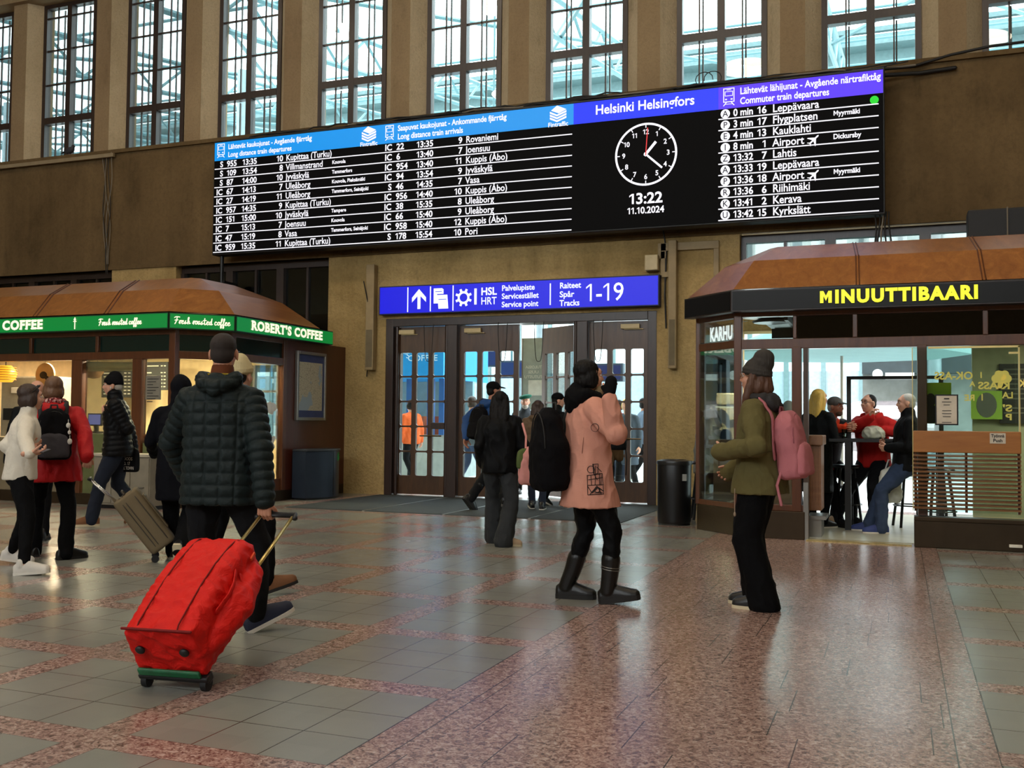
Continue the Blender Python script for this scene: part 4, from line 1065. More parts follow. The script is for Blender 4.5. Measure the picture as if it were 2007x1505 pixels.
# ---------------------------------------------------------------- bar kiosk
RC, RS, RX = -1.72, -2.37, 7.9
hx, hs = -1.655, -2.24
k2 = thing('bar_kiosk', 'wooden bar kiosk with black fascia, large panes and orange lit veneer roof', 'kiosk', (1.5, 12.5, 0))
mb = MB(); mb.loft(roof_rings(11.16, RC, RX, -1)); mb.build('roof', ROOFWOOD, k2)
for px in (1677, 1683, 1922, 1929):
    x = X(px, 11.3, 530); mb = MB(); mb.tube([(x+0.01, 11.20, 2.738), (x-0.01, 11.605, 3.115), (x-0.06, 12.11, 3.345)], 0.007, 6, ends=False); mb.build('roof_batten', REDWOOD, k2)
fr = [(hs, WALL_Y-0.002), (hs, FYK+hx-hs), (hx, FYK), (RX, FYK)]
dx0, dx1 = X(1581, FYK), X(1797, FYK)        # doorway
mb = MB(); mb.wallbox(fr[0], fr[1], 0.1, 0, 0.30); mb.wallbox(fr[1], fr[2], 0.1, 0, 0.30); mb.box(hx, dx0-0.02, FYK-0.03, FYK+0.1, 0, 0.30); mb.build('plinth', BRONZE, k2, bevel=0.006)
bx = X(1790, 11.16)
mb = MB(); mb.box(bx, RX, 11.16, FYK+0.1, 0, 0.27); mb.box(bx, RX, 11.15, FYK, 0.27, 0.315); mb.build('plinth', BRONZE, k2, bevel=0.008)
mb = MB(); x = at_y(1991, 1073, 11.15); mb.box(x.x-0.06, x.x+0.06, 11.13, 11.16, 0.045, 0.075); mb.build('plinth_socket', plain('white_badge', (230, 225, 210), 0.5), k2, bevel=0.005)
mb = MB()
for (a, b) in ((fr[0], fr[1]), (fr[1], fr[2])):
    mb.wallbox(a, b, 0.1, 2.44, 2.52); mb.wallbox(a, b, 0.1, 2.10, 2.19); mb.wallbox(a, b, 0.1, 0.30, 0.36)
mb.box(hx, RX, FYK, FYK+0.1, 2.44, 2.52); mb.box(hx, RX, FYK, FYK+0.12, 2.08, 2.19); mb.box(hx, dx0-0.02, FYK, FYK+0.1, 0.30, 0.37)
mb.build('rail', REDWOOD, k2, bevel=0.006)
for px, w, z0, z1 in ((1446, 0.085, 0.3, 2.5), (1561, 0.10, 0.3, 2.1), (1558, 0.04, 2.19, 2.44), (1807, 0.095, 0.0, 2.1), (1676, 0.05, 2.19, 2.44), (1932, 0.05, 2.19, 2.44)): post(X(px, FYK), FYK, w, z0, z1, k2)
mb = MB(); mb.box(hs-0.012, hs+0.09, FYK+0.56, FYK+0.66, 0.3, 2.5); mb.build('post', REDWOOD, k2, bevel=0.006)
mb = MB(); mb.box(dx0-0.035, dx0+0.015, FYK-0.02, FYK+0.12, 0.0, 2.08); mb.build('door_jamb', plain('brown_metal', (70, 56, 46), 0.4, 0.4), k2)
mb = MB(); mb.box(dx0-0.036, dx0+0.016, FYK-0.024, FYK-0.02, 0.0, 0.62); mb.build('kick_guard', STEEL, k2)
mb = MB(); mb.wallbox((hs+0.03, FYK+0.56), (hx-0.02, FYK+0.03), 0.006, 0.36, 2.10); mb.build('shop_window', CLEAR, k2)
mb = MB(); mb.wallbox((hs+0.03, FYK+0.56), (hx-0.02, FYK+0.03), 0.006, 2.19, 2.44); mb.build('upper_light', CLEAR, k2)
mb = MB(); mb.box(hx+0.04, X(1554, FYK), FYK+0.04, FYK+0.046, 0.37, 2.08); mb.build('shop_window', CLEAR, k2)
mb = MB(); mb.box(hx+0.04, X(1554, FYK), FYK+0.04, FYK+0.046, 2.19, 2.44); mb.build('upper_light', CLEAR, k2)
mb = MB(); mb.box(hs+0.03, hs+0.036, FYK+0.66, WALL_Y-0.01, 0.36, 2.44); mb.build('shop_window', CLEAR, k2)
for a, b in ((1562, 1673), (1679, 1929), (1935, 2300)):
    mb = MB(); mb.box(X(a, FYK), X(b, FYK), FYK+0.04, FYK+0.046, 2.19, 2.44); mb.build('upper_light', SMOKED, k2)
    mb = MB(); mb.box(X(a, FYK), X(b, FYK), FYK+0.12, FYK+0.13, 2.19, 2.44); mb.build('backing_board', plain('brown_board', (48, 40, 32), 0.7), k2)
mb = MB(); mb.box(X(1815, FYK), X(2300, FYK), FYK+0.05, FYK+0.056, 0.32, 2.08); mb.build('shop_window', CLEAR, k2)
mb = MB(); mb.box(dx0, dx1-0.06, 11.22, 11.36, 0.0, 0.012); mb.build('threshold', plain('worn_brass', (186, 166, 110), 0.35, 0.6, vary=0.25, vscale=20), k2)
mb = MB(); mb.box(hx+0.1, RX, FYK+0.14, WALL_Y, 2.50, 2.53); mb.build('ceiling_panel', plain('grey_ceiling', (96, 112, 112), 0.5), k2)
mb = MB()
for x, y0, y1 in ((-1.2, 11.6, 13.8), (-0.35, 11.8, 15.0), (0.55, 11.6, 15.0)): mb.box(x, x+0.04, y0, y1, 2.42, 2.5)
for y in (12.2, 13.4): mb.box(-1.5, 3, y, y+0.03, 2.46, 2.5)
mb.build('ceiling_track', BLACKMETAL, k2)
mb = MB(); mb.prism([(hs+0.1, FYK+0.72), (hx+0.05, FYK+0.12), (RX, FYK+0.12), (RX, WALL_Y-0.005), (hs+0.1, WALL_Y-0.005)], 0.0, 0.006); mb.build('tiled_floor', plain('pale_tiles', (160, 158, 140), 0.3, vary=0.15, vscale=4), k2)
# black fascia
FBLK = plain('fascia_black', (12, 14, 15), 0.4, vary=0.05, spec=0.25)
t, d, n = fascia((RC, 11.16), (RX, 11.16), 2.485, 2.72, 0.18, FBLK, plain('fascia_edge', (44, 36, 34), 0.45), 'long black fascia with glowing yellow capitals MINUUTTIBAARI above the bar entrance')
YEL = glow('letter_yellow', (238, 238, 40), 1.15)
mb = MB(); put_text(mb, 'MINUUTTIBAARI', (X(1605, 11.16, 580), 11.135, 2.545), 0.128, width=X(1921, 11.16, 575)-X(1605, 11.16, 580), off=0.05, track=0.09, thick=0.03)
mb.build('sign_letters', YEL, t)
t, d, n = fascia((RS, 11.80), (RC-0.01, 11.166), 2.485, 2.72, 0.12, FBLK, plain('fascia_edge', (44, 36, 34), 0.45), 'short blank black fascia on the angled corner of the bar')
# neon in the corner light
t = thing('neon_sign', 'white neon KARHU lettering in the upper corner window of the bar', 'sign', (-1.95, 11.75, 2.2))
a = Vector((hs+0.16, FYK+0.60)); b = Vector((hx+0.06, FYK+0.10)); d = (b-a).normalized()
mb = MB(); put_text(mb, 'KARHU', (a.x-0.03, a.y+0.10, 2.235), 0.15, ex=(d.x, d.y, 0), width=(b-a).length*0.66, off=0.045, track=0.03); mb.build('neon_letters', glow('neon_white', (255, 255, 255), 3.0), t)
mb = MB(); mb.wallbox((a.x+0.03, a.y+0.06), (b.x+0.0, b.y+0.06), 0.01, 2.20, 2.205); mb.wallbox((a.x+0.03, a.y+0.06), (b.x, b.y+0.06), 0.01, 2.41, 2.415); mb.build('mount_rail', STEEL, t)
lamp('bar_downlight', 'AREA', (0.2, 12.6, 2.40), 14, (0.95, 1.0, 0.98), 1.4)
lamp('bar_downlight', 'AREA', (2.2, 12.6, 2.40), 70, (1.0, 0.93, 0.7), 1.2)
# inner wall with menu
mb = MB(); mb.box(X(1905, 14.2), 5.2, 14.2, 14.3, 0.006, 2.42); tag(mb.build('bar_partition', plain('bar_wall', (150, 146, 112), 0.7)), 'olive beige partition inside the bar carrying a black menu', 'partition')
menu(X(1958, 14.15), X(2010, 14.15)+0.6, Z(1970, 830, 14.15), Z(1970, 713, 14.15), 14.15, 'black menu board on the beige partition inside the bar', 7, (96, 92, 80))
# swing door leaf with timber rail and slats
t = thing('slatted_door', 'bar door with an oak rail, thin horizontal slats and a push notice', 'door', (bx+0.02, 11.2, 0.33))
OAK = wood('oak_rail', (150, 92, 34), (178, 116, 50), 0.4, 'X')
x0, x1 = X(1789, 11.18), X(2000, 11.18)
za, zb = Z(1900, 888, 11.18), Z(1900, 845, 11.18)
mb = MB(); mb.box(x0, x1, 11.17, 11.215, za, zb); mb.build('top_rail', OAK, t, bevel=0.008)
mb = MB(); z_lo, z_hi = Z(1900, 996, 11.18), Z(1900, 892, 11.18)
for k in range(14):
    z = z_lo+(z_hi-z_lo)*k/13-0.01; mb.obox(((x0+x1)/2, 11.195, z), (x1-x0, 0.045, 0.012), rotx(0.25))
mb.build('slats', wood('slat_wood', (120, 78, 44), (150, 104, 64), 0.45, 'X'), t)
mb = MB()
for x in (x0+0.02, (x0+x1)/2, x1-0.02): mb.box(x-0.012, x+0.012, 11.222, 11.24, z_lo-0.05, za+0.02)
mb.build('stile', REDWOOD, t)
mb = MB(); mb.box(x0, x1, 11.24, 11.246, z_lo-0.05, 2.06); mb.build('door_glass', CLEAR, t)
mb = MB(); mb.box(x0-0.008, x0, 11.235, 11.25, z_lo-0.05, 2.06); mb.box(x1-0.015, x1, 11.23, 11.255, z_lo-0.05, 2.06); mb.box(x1-0.10, x1, 11.225, 11.26, 1.98, 2.0); mb.box(x0+0.15, x1, 11.23, 11.255, 2.045, 2.065); mb.build('metal_edge', plain('pale_edge_metal', (214, 196, 130), 0.35, 0.3), t)
mb = MB(); a = at_y(1940, 869, 11.165); b = at_y(1971, 849, 11.165); mb.box(a.x, b.x, 11.164, 11.168, a.z, b.z); nt = mb.build('push_notice', plain('notice_paper', (206, 196, 178), 0.6), t)
mb = MB(); put_text(mb, 'Työnnä', (a.x+0.012, 11.162, (a.z+b.z)/2+0.01), 0.03, width=b.x-a.x-0.024, off=0.03); put_text(mb, 'Push', (a.x+0.03, 11.162, a.z+0.015), 0.03, width=(b.x-a.x)*0.6, off=0.03); mb.build('notice_words', plain('notice_ink', (40, 38, 36), 0.7), nt)
t = thing('framed_notice', 'black framed white opening hours sheet on the glass above the oak rail', 'notice', (X(1856, 11.23), 11.23, 1.25))
a = at_y(1833, 833, 11.225); b = at_y(1878, 773, 11.225)
mb = MB(); mb.box(a.x, b.x, 11.222, 11.235, a.z, b.z); mb.build('frame', BLACKMETAL, t)
mb = MB(); mb.box(a.x+0.014, b.x-0.014, 11.219, 11.222, a.z+0.014, b.z-0.014); sh = mb.build('sheet', plain('notice_paper', (206, 196, 178), 0.6), t)
mb = MB(); xm = (a.x+b.x)/2
for k, w in enumerate((0.05, 0.09, 0.06, 0, 0.085, 0.09, 0.075, 0, 0.09)):
    if w: mb.box(xm-w/2, xm+w/2, 11.216, 11.219, b.z-0.05-0.03*k, b.z-0.044-0.03*k+(0.006 if k == 0 else 0))
mb.build('notice_text', plain('notice_ink', (40, 38, 36), 0.7), sh)
# yellow lettering on the inside of the panes, read from the bar
t = thing('window_lettering', 'reversed yellow letters and tree emblem on the bar window above the slatted door', 'lettering', (X(1900, FYK), FYK+0.08, 1.4))
YV = glow('yellow_lit_letters', (255, 206, 104), 0.8)
mb = MB()
def rev(s, px, py, h, w): p = at_y(px, py, FYK+0.075); put_text(mb, s, (p.x, FYK+0.075, p.z), h, ex=(-1, 0, 0), width=w, off=0.03)
rev('OK-ASS', 1907, 743, 0.075, 0.37); rev('K-ASS', 1980, 762, 0.07, 0.30); rev('A', 1911, 757, 0.05, 0.05); rev('RE', 1911, 785, 0.06, 0.1); rev('LA', 1986, 780, 0.06, 0.1); rev("S'", 1984, 806, 0.065, 0.09); rev('P', 1984, 823, 0.06, 0.06); rev('K', 2010, 758, 0.07, 0.06)
for px, y0, y1 in ((1923, 741, 729), (1925, 785, 772)):
    a = at_y(px, y0, FYK+0.075); b = at_y(px, y1, FYK+0.075); mb.box(a.x-0.006, a.x+0.006, FYK+0.073, FYK+0.075, a.z, b.z)
mb.build('letters', YV, t)
mb = MB(); c = at_y(1963, 742, FYK+0.075)
for u, v, r_ in ((0, .03, .05), (-.05, 0, .045), (.05, 0, .045), (-.025, .045, .04), (.03, .045, .04), (0, 0, .05)): mb.add([c+Vector((u+r_*math.cos(a), 0.001*u, v+r_*math.sin(a))) for a in [k*PI/8 for k in range(16)]], [tuple(range(16))])
mb.add([c+Vector(p) for p in ((-.035, 0, -.04), (.02, 0, -.04), (0.0, 0, -.1), (-.04, 0, -.1))], [(0, 1, 2, 3)]); mb.build('tree_emblem', YV, t)
t = thing('lime_poster', 'upright lime green poster with a dark silhouette beside the framed notice', 'poster', (X(1812, FYK+0.1), FYK+0.1, 1.2))
mb = MB(); a = at_y(1806, 830, FYK+0.12); b = at_y(1820, 750, FYK+0.12); mb.box(a.x, b.x+0.22, FYK+0.12, FYK+0.124, a.z, b.z); mb.build('sheet', plain('lime_print', (178, 196, 20), 0.5, vary=0), t)
mb = MB(); mb.ell((b.x+0.02, FYK+0.117, a.z+0.25), (0.05, 0.002, 0.07)); mb.ell((b.x+0.02, FYK+0.117, a.z+0.1), (0.09, 0.002, 0.1)); mb.build('silhouette', plain('emblem_black', (24, 22, 20), 0.6), t)
t = thing('lime_banner', 'wide pale lime banner with a grey silhouette on the partition inside the bar', 'banner', (X(1935, 14.1), 14.1, 1.2))
mb = MB(); a = at_y(1903, 806, 14.12); b = at_y(1964, 766, 14.12); mb.box(a.x, b.x, 14.11, 14.13, a.z-0.1, b.z); mb.build('sheet', plain('lime_pale', (148, 178, 60), 0.5, vary=0), t)
mb = MB(); mb.ell(((a.x+b.x)/2, 14.108, a.z+0.08), (0.12, 0.003, 0.16)); mb.build('silhouette', plain('silhouette_grey', (96, 96, 84), 0.7), t)

# ---------------------------------------------------------------- bar furniture
BLK = plain('black_lacquer', (16, 16, 17), 0.35, vary=0.05)
t = thing('high_table', 'tall black bar table with a square tube frame rising above it', 'table', (-0.1, 12.7, 0))
ty = 12.55
ta, tb = X(1624, ty), X(1716, ty); tz = 1.085
mb = MB(); mb.box(ta, tb+0.75, ty, ty+0.6, tz-0.04, tz); mb.build('top', BLK, t, bevel=0.004)
for x, y in ((X(1661, ty), ty), (tb+0.7, ty), (X(1661, ty), ty+0.56), (tb+0.7, ty+0.56)):
    mb = MB(); mb.box(x-0.035, x+0.035, y, y+0.05, 0, tz-0.04); mb.build('leg', BLK, t)
xa, xb = X(1661, ty), X(1846, ty)
mb = MB(); zt = 1.80
mb.box(xa-0.025, xa+0.025, ty+0.3, ty+0.35, tz, zt); mb.box(xb-0.025, xb+0.025, ty+0.3, ty+0.35, tz, zt); mb.box(xa-0.025, xb+0.025, ty+0.3, ty+0.35, zt, zt+0.04); mb.build('overhead_frame', BLK, t)
def stool(x, y, label, rz=0.3):
    t = thing('bar_stool', label, 'stool', (x, y, 0), rz, group='black stools in the bar')
    q = MB(); q.lathe((0, 0, 0), [(0.001, 0.76), (0.17, 0.755), (0.18, 0.735), (0.17, 0.715), (0.001, 0.71)], 18); q.build('seat', BLK, t, smooth=True, local=True)
    for k in range(4):
        a = PI/4+k*PI/2; q = MB(); q.tube([(0.12*math.cos(a), 0.12*math.sin(a), 0.715), (0.22*math.cos(a), 0.22*math.sin(a), 0.0)], 0.018, 6, ends=False); q.build('leg', BLK, t, local=True)
    q = MB(); q.tube([(0.19*math.cos(a), 0.19*math.sin(a), 0.27) for a in [k*PI/8 for k in range(17)]], 0.01, 6); q.build('footrest', BLK, t, local=True)
stool(-0.62, 13.15, 'black bar stool under the man in the grey cap')
stool(0.12, 13.30, 'black bar stool behind the man in the red hoodie')
stool(0.42, 12.55, 'black bar stool under the man in the black jacket and jeans')
t = thing('wooden_screen', 'narrow slatted wooden partition with a thick cap just inside the bar doorway', 'partition', (X(1600, 11.7), 11.7, 0))
a, b = X(1585, 11.6), X(1609, 11.6)
mb = MB(); mb.box(a-0.05, b+0.02, 11.55, 12.1, 1.02, 1.13); mb.build('cap', wood('pale_cap', (120, 84, 56), (150, 110, 78), 0.45, 'Y'), t, bevel=0.01)
mb = MB(); mb.box(a, b, 11.6, 12.05, 0.30, 1.02)
for k in range(4): mb.box(a+0.015+k*(b-a)/4, a+0.03+k*(b-a)/4, 11.585, 11.6, 0.30, 1.02)
mb.build('slatted_body', wood('slat_wood', (120, 78, 44), (150, 104, 64), 0.45, 'X'), t)
mb = MB(); mb.box(a-0.02, b+0.05, 11.58, 12.05, 0.20, 0.24); mb.box(a, b, 11.62, 12.03, 0.006, 0.20); mb.build('base', STEEL, t)
t = thing('bar_counter', 'wood fronted bar counter behind the corner panes of the bar', 'counter', (-1.6, 12.1, 0))
mb = MB(); mb.box(-2.05, X(1553, 11.75), 11.95, 12.35, 0.006, 1.0); mb.build('front_panel', wood('counter_wood', (120, 80, 44), (150, 104, 62), 0.45, 'Z'), t)
mb = MB(); mb.box(-2.1, X(1553, 11.75)+0.02, 11.9, 12.4, 1.0, 1.06); mb.build('worktop', wood('pale_cap', (120, 84, 56), (150, 110, 78), 0.45, 'Y'), t, bevel=0.008)
mb = MB(); mb.box(X(1470, 11.6), X(1552, 11.6), 11.56, 11.62, 0.31, 0.98); mb.build('ribbed_panel', wood('slat_wood', (120, 78, 44), (150, 104, 64), 0.45, 'X'), t)
t = thing('tall_display', 'tall blue grey display column with a pale screen behind the corner pane', 'display', (X(1412, 13.6), 13.6, 0))
a, b = X(1400, 13.6), X(1426, 13.6)
mb = MB(); mb.box(a, b, 13.5, 13.8, 0.006, Z(1412, 700, 13.6)); mb.build('column', plain('display_blue_grey', (96, 118, 140), 0.4), t, bevel=0.01)
mb = MB(); mb.box(a+0.04, b-0.05, 13.48, 13.5, 1.2, Z(1412, 712, 13.6)); mb.build('bezel', BLACKMETAL, t)
mb = MB(); mb.box(a+0.09, b-0.06, 13.475, 13.48, 1.25, Z(1412, 716, 13.6)); mb.build('screen', glow('pale_screen', (170, 190, 205), 0.45), t)
t = thing('ceiling_spot', 'black spotlight with square head hanging from the bar ceiling', 'spotlight', (X(1757, 12.4, 700), 12.4, 2.5))
x = X(1757, 12.4, 700); mb = MB(); mb.box(x-0.02, x+0.02, 12.38, 12.42, 2.33, 2.5); mb.build('stem', BLK, t)
mb = MB(); mb.obox((x+0.03, 12.4, 2.24), (0.11, 0.14, 0.16), rotz(0.2)); mb.build('head', BLK, t, bevel=0.008)
t = thing('air_vent', 'flat dark round ceiling fitting above the bar corner', 'ceiling fitting', (-1.35, 11.9, 2.4))
mb = MB(); mb.lathe((-1.4, 12.1, 2.5), [(0.2, -0.06), (0.22, -0.04), (0.12, 0.0)], 20); mb.build('disc', BLK, t, smooth=True)
mb = MB(); mb.box(-1.45, -1.05, 12.6, 13.0, 2.30, 2.42); mb.build('duct_box', BLK, t)
# cylindrical bin by the corner
t = thing('litter_bin', 'round black litter bin standing against the corner of the bar', 'bin', (-2.58, 12.42, 0))
mb = MB(); mb.lathe((-2.60, 12.36, 0), [(0.195, 0.02), (0.205, 0.05), (0.21, 0.72), (0.205, 0.74)], 28); mb.build('body', plain('bin_black', (20, 20, 21), 0.38, 0.1, vary=0.05), t, smooth=True)
mb = MB(); mb.lathe((-2.60, 12.36, 0), [(0.20, 0.0), (0.19, 0.02)], 28); mb.build('base', BLACKMETAL, t)
mb = MB(); mb.lathe((-2.60, 12.36, 0), [(0.215, 0.735), (0.222, 0.76), (0.215, 0.785), (0.15, 0.80), (0.14, 0.77), (0.001, 0.765)], 28); mb.build('lid', plain('bin_lid', (60, 60, 60), 0.35, 0.6), t, smooth=True)
mb = MB(); mb.box(-2.46, -2.41, 12.16, 12.20, 0.55, 0.63); mb.build('lock', STEEL, t)

# ---------------------------------------------------------------- door mats
MAT = plain('ribbed_mat', (46, 50, 50), 0.75, bump=0.5, bscale=300, vary=0.15)
xs = [-8.16, -6.90, -5.68, -4.46, -3.22]
for k in range(4):
    t = thing('floor_mat', ('dark entrance mat against the coffee kiosk side of the doors', 'dark entrance mat under the walking blue jacket', 'dark entrance mat under the beige puffer jacket', 'dark entrance mat on the bar side of the doors')[k], 'mat', ((xs[k]+xs[k+1])/2, 13.5, 0), group='dark mats in front of the doors')
    mb = MB(); mb.box(xs[k]+0.02, xs[k+1]-0.015, 12.22, 15.0, 0.0, 0.007); mb.build('pile', MAT, t)
    mb = MB(); mb.box(xs[k]-0.015, xs[k]+0.02, 12.22, 15.0, 0.0, 0.009); mb.build('edge_strip', STEEL, t)
# ================================================================ people
from mathutils.bvhtree import BVHTree
def V(*a): return Vector(a)
def soup_mesh(mb, voxel, smooth=4, fac=0.5):
    """merge overlapping closed pieces into one continuous skin"""
    me = mb.mesh('tmp'); o = bpy.data.objects.new('tmp', me); COL.objects.link(o)
    r = o.modifiers.new('r', 'REMESH'); r.mode = 'VOXEL'; r.voxel_size = voxel; r.adaptivity = 0
    if smooth:
        s = o.modifiers.new('s', 'SMOOTH'); s.iterations = smooth; s.factor = fac
    dg = bpy.context.evaluated_depsgraph_get(); dg.update()
    out = bpy.data.meshes.new_from_object(o.evaluated_get(dg))
    bpy.data.objects.remove(o); bpy.data.meshes.remove(me)
    return out
def get_co(me):
    a = np.zeros(len(me.vertices)*3); me.vertices.foreach_get('co', a); return a.reshape(-1, 3)
def get_no(me):
    a = np.zeros(len(me.vertices)*3); me.vertices.foreach_get('normal', a); return a.reshape(-1, 3)
def displace(me, d):
    co = get_co(me)+get_no(me)*np.asarray(d)[:, None]
    me.vertices.foreach_set('co', co.ravel()); me.update()
def creases(me, amp, sx=9, sz=5, seed=0):
    co = get_co(me); d = np.empty(len(co))
    for i, p in enumerate(co):
        q = Vector((p[0]*sx+seed, p[1]*sx, p[2]*sz+p[0]*2.5)); n = noise.noise(q)+0.5*noise.noise(q*2.1)
        d[i] = amp*1.7*(0.32-abs(n)**.8*1.35)
    displace(me, d)
def join_mesh(name, parts):
    vs, fs = [], []
    for me in parts:
        b = len(vs); vs.extend([tuple(v.co) for v in me.vertices]); fs.extend([tuple(b+i for i in p.vertices) for p in me.polygons])
    out = bpy.data.meshes.new(name); out.from_pydata(vs, [], fs); out.update()
    for me in parts: bpy.data.meshes.remove(me)
    return out
def ik(a, t, l1, l2, pole):
    d = t-a; L = min(d.length, (l1+l2)*0.995); L = max(L, abs(l1-l2)+0.02); u = d.normalized()
    x = (l1*l1-l2*l2+L*L)/(2*L); h = math.sqrt(max(0, l1*l1-x*x)); p = (pole-u*pole.dot(u))
    p = p.normalized() if p.length > 1e-5 else Vector((0, 1, 0))
    return a+u*x+p*h, a+u*L

SKIN = {}
def skin(rgb=(196, 142, 116)):
    k = 'skin_%d_%d_%d' % rgb
    return plain(k, rgb, 0.55, bump=0.1, bscale=250, vary=0.08, vscale=20)

class Fig:
    def __init__(s, label, xy, heading, h=1.75, bw=1.0, lean=3, twist=0, head=(0, 0), shz=0.452, arm=1.0, feet=None, hands=None, poles=None, sit=None, fine=1.0, grp=None, knee=None):
        s.k = k = h/1.75; s.h = h; s.bw = bw; s.fine = fine
        s.root = thing('person', label, 'person', (xy[0], xy[1], 0), math.radians(heading), grp)
        s.inv = ROOTM[s.root.name].inverted()
        def loc(p, z=None):
            if p is None: return None
            q = Vector(p)
            return q
        feet = feet or {}; hands = hands or {}; poles = poles or {}; knee = knee or {}
        s.feet = {}
        for sd, sg in (('L', -1), ('R', 1)):
            f = feet.get(sd, dict(p=(0.10*sg*k, 0.0)))
            p = f['p']
            if len(p) == 3 or f.get('world'):
                q = s.inv @ Vector((p[0], p[1], 0)); p = (q.x, q.y)
            pit = math.radians(f.get('pitch', 0)); lift = f.get('lift', 0)
            az = 0.085*k*math.cos(pit)+(0.135*k*math.sin(pit) if pit > 0 else 0.06*k*math.sin(-pit))+lift
            yw = f['wyaw']-heading if 'wyaw' in f else f.get('yaw', -8*sg)
            s.feet[sd] = (Vector((p[0], p[1], az)), pit, math.radians(yw))
        hz = 0.925*k if sit is None else sit
        py = (s.feet['L'][0].y+s.feet['R'][0].y)/2 if sit is None else 0.0
        px = (s.feet['L'][0].x+s.feet['R'][0].x)/2 if sit is None else 0.0
        if sit is None:
            for sd, sg in (('L', -1), ('R', 1)):
                f = s.feet[sd][0]; hx_ = px+0.088*k*sg
                reach = 0.835*k; dd = math.hypot(f.x-hx_, f.y-py)
                if dd < reach: hz = min(hz, f.z+math.sqrt(reach**2-dd**2)+0.02*k)
        s.P = Vector((px, py, hz))
        s.Rb = rotz(math.radians(twist)) @ rotx(-math.radians(lean)); s.R0 = rotz(math.radians(twist)*0.4)
        s.neck = s.sp(0.535*k)
        s.RH = s.Rb @ rotx(math.radians(lean)*0.8) @ rotz(math.radians(head[0])) @ rotx(math.radians(head[1]))
        s.H = s.neck+s.Rb @ V(0, 0.012*k, 0.075*k)+s.RH @ V(0, 0.018*k, 0.082*k)
        s.hip, s.kn, s.an = {}, {}, {}
        for sd, sg in (('L', -1), ('R', 1)):
            a = s.P+s.R0 @ V(0.088*k*sg, 0, -0.02*k); s.hip[sd] = a
            fwd = rotz(s.feet[sd][2]) @ V(0, 1, 0)
            s.kn[sd], s.an[sd] = ik(a, s.feet[sd][0], 0.42*k, 0.42*k, Vector(knee.get(sd, fwd)))
        s.sh, s.el, s.wr = {}, {}, {}
        for sd, sg in (('L', -1), ('R', 1)):
            a = s.sp(shz*k)+s.Rb @ V(0.172*k*bw*sg, -0.005, 0); s.sh[sd] = a
            t = hands.get(sd)
            if t is None: t = a+s.Rb @ V(0.09*k*sg, 0.03*k, -0.52*k)
            elif isinstance(t, Vector): t = s.inv @ t
            else: t = Vector(t)*k
            pole = poles.get(sd, (0.35*sg, -1, -0.15))
            s.el[sd], s.wr[sd] = ik(a, t, 0.285*k*arm, 0.255*k*arm, Vector(pole))
    def sp(s, z): return s.P+s.Rb @ V(0, 0, z)
    def hp(s, x, y, z): return s.H+s.RH @ V(x*s.k, y*s.k, z*s.k)
    def add(s, name, me, mats, smooth='all'):
        o = link_mesh(name, me, mats, s.root, smooth, local=True); return o
    def local(s, w): return s.inv @ Vector(w)
    def wp(s, x, y, z): return ROOTM[s.root.name] @ Vector((x, y, z))

    def body(s, tone, hands='LR', curl=(0.4, 0.4), hd=None, palm=None, vox=None, face=True):
        k = s.k; m = MB()
        # trunk, neck
        R = [(-.08, .15, .10), (.05, .15, .105), (.2, .135, .10), (.36, .155, .11), (.45, .15, .095), (.50, .09, .07)]
        m.loft([[s.sp(z*k)+s.Rb @ V(a*k*math.cos(t), b*k*math.sin(t), 0) for t in [i*PI/9 for i in range(18)]] for z, a, b in R])
        m.tube([s.sp(.47*k), s.neck, s.hp(0, -.02, -.05)], [.062*k, .056*k, .055*k], 12)
        s.head_soup(m)
        for sd in 'LR':
            m.tube([s.sh[sd], s.sh[sd].lerp(s.el[sd], .5), s.el[sd], s.el[sd].lerp(s.wr[sd], .4), s.wr[sd]], [.052*k, .048*k, .034*k, .038*k, .027*k], 10)
            m.tube([s.hip[sd], s.hip[sd].lerp(s.kn[sd], .5), s.kn[sd], s.kn[sd].lerp(s.an[sd], .35), s.an[sd]], [.085*k, .075*k, .052*k, .055*k, .036*k], 10)
            m.tube([s.sp(.46*k)+s.Rb @ V(0.05*k*(1 if sd == 'R' else -1), 0, .02*k), s.sh[sd]], [.055*k, .055*k], 8)
        parts = [soup_mesh(m, vox or 0.0075*s.fine, 3)]
        for i, sd in enumerate('LR'):
            if sd not in hands: continue
            d = (s.wr[sd]-s.el[sd]).normalized()
            if hd and sd in hd: d = Vector(hd[sd]).normalized()
            n = Vector(palm[sd]) if palm and sd in palm else s.Rb @ V(1 if sd == 'L' else -1, 0, 0)
            n = (n-d*n.dot(d)).normalized()
            parts.append(s.hand_mesh(sd, d, n, curl[i]))
        s.bodyobj = s.add('body', join_mesh('body', parts), [skin(tone)])
        if face: s.eyes()
    def head_soup(s, m):
        k = s.k; E = lambda c, r, R=None: m.ell(s.hp(*c), [q*k for q in r], s.RH @ R if R else s.RH)
        E((0, -.015, .025), (.073, .093, .085)); E((0, .03, -.035), (.058, .06, .075)); E((0, .052, -.088), (.030, .028, .024))
        E((0, .005, -.06), (.052, .05, .045)); E((0, .062, .035), (.052, .026, .03))
        for sg in (-1, 1):
            E((.036*sg, .055, -.025), (.024, .024, .026)); E((.075*sg, -.008, -.012), (.010, .019, .031), rotz(0.25*sg)); E((.077*sg, -.008, -.036), (.008, .010, .012))
            m.tube([s.hp(.012*sg, .083, .024), s.hp(.042*sg, .070, .024)], .009*k, 6)
        m.tube([s.hp(0, .084, .012), s.hp(0, .100, -.022)], [.008*k, .012*k], 8)
        for sg in (-1, 1): m.ell(s.hp(.010*sg, .090, -.027), (.009*k, .010*k, .008*k))
        m.tube([s.hp(-.022, .076, -.054), s.hp(0, .087, -.052), s.hp(.022, .076, -.054)], .0065*k, 6)
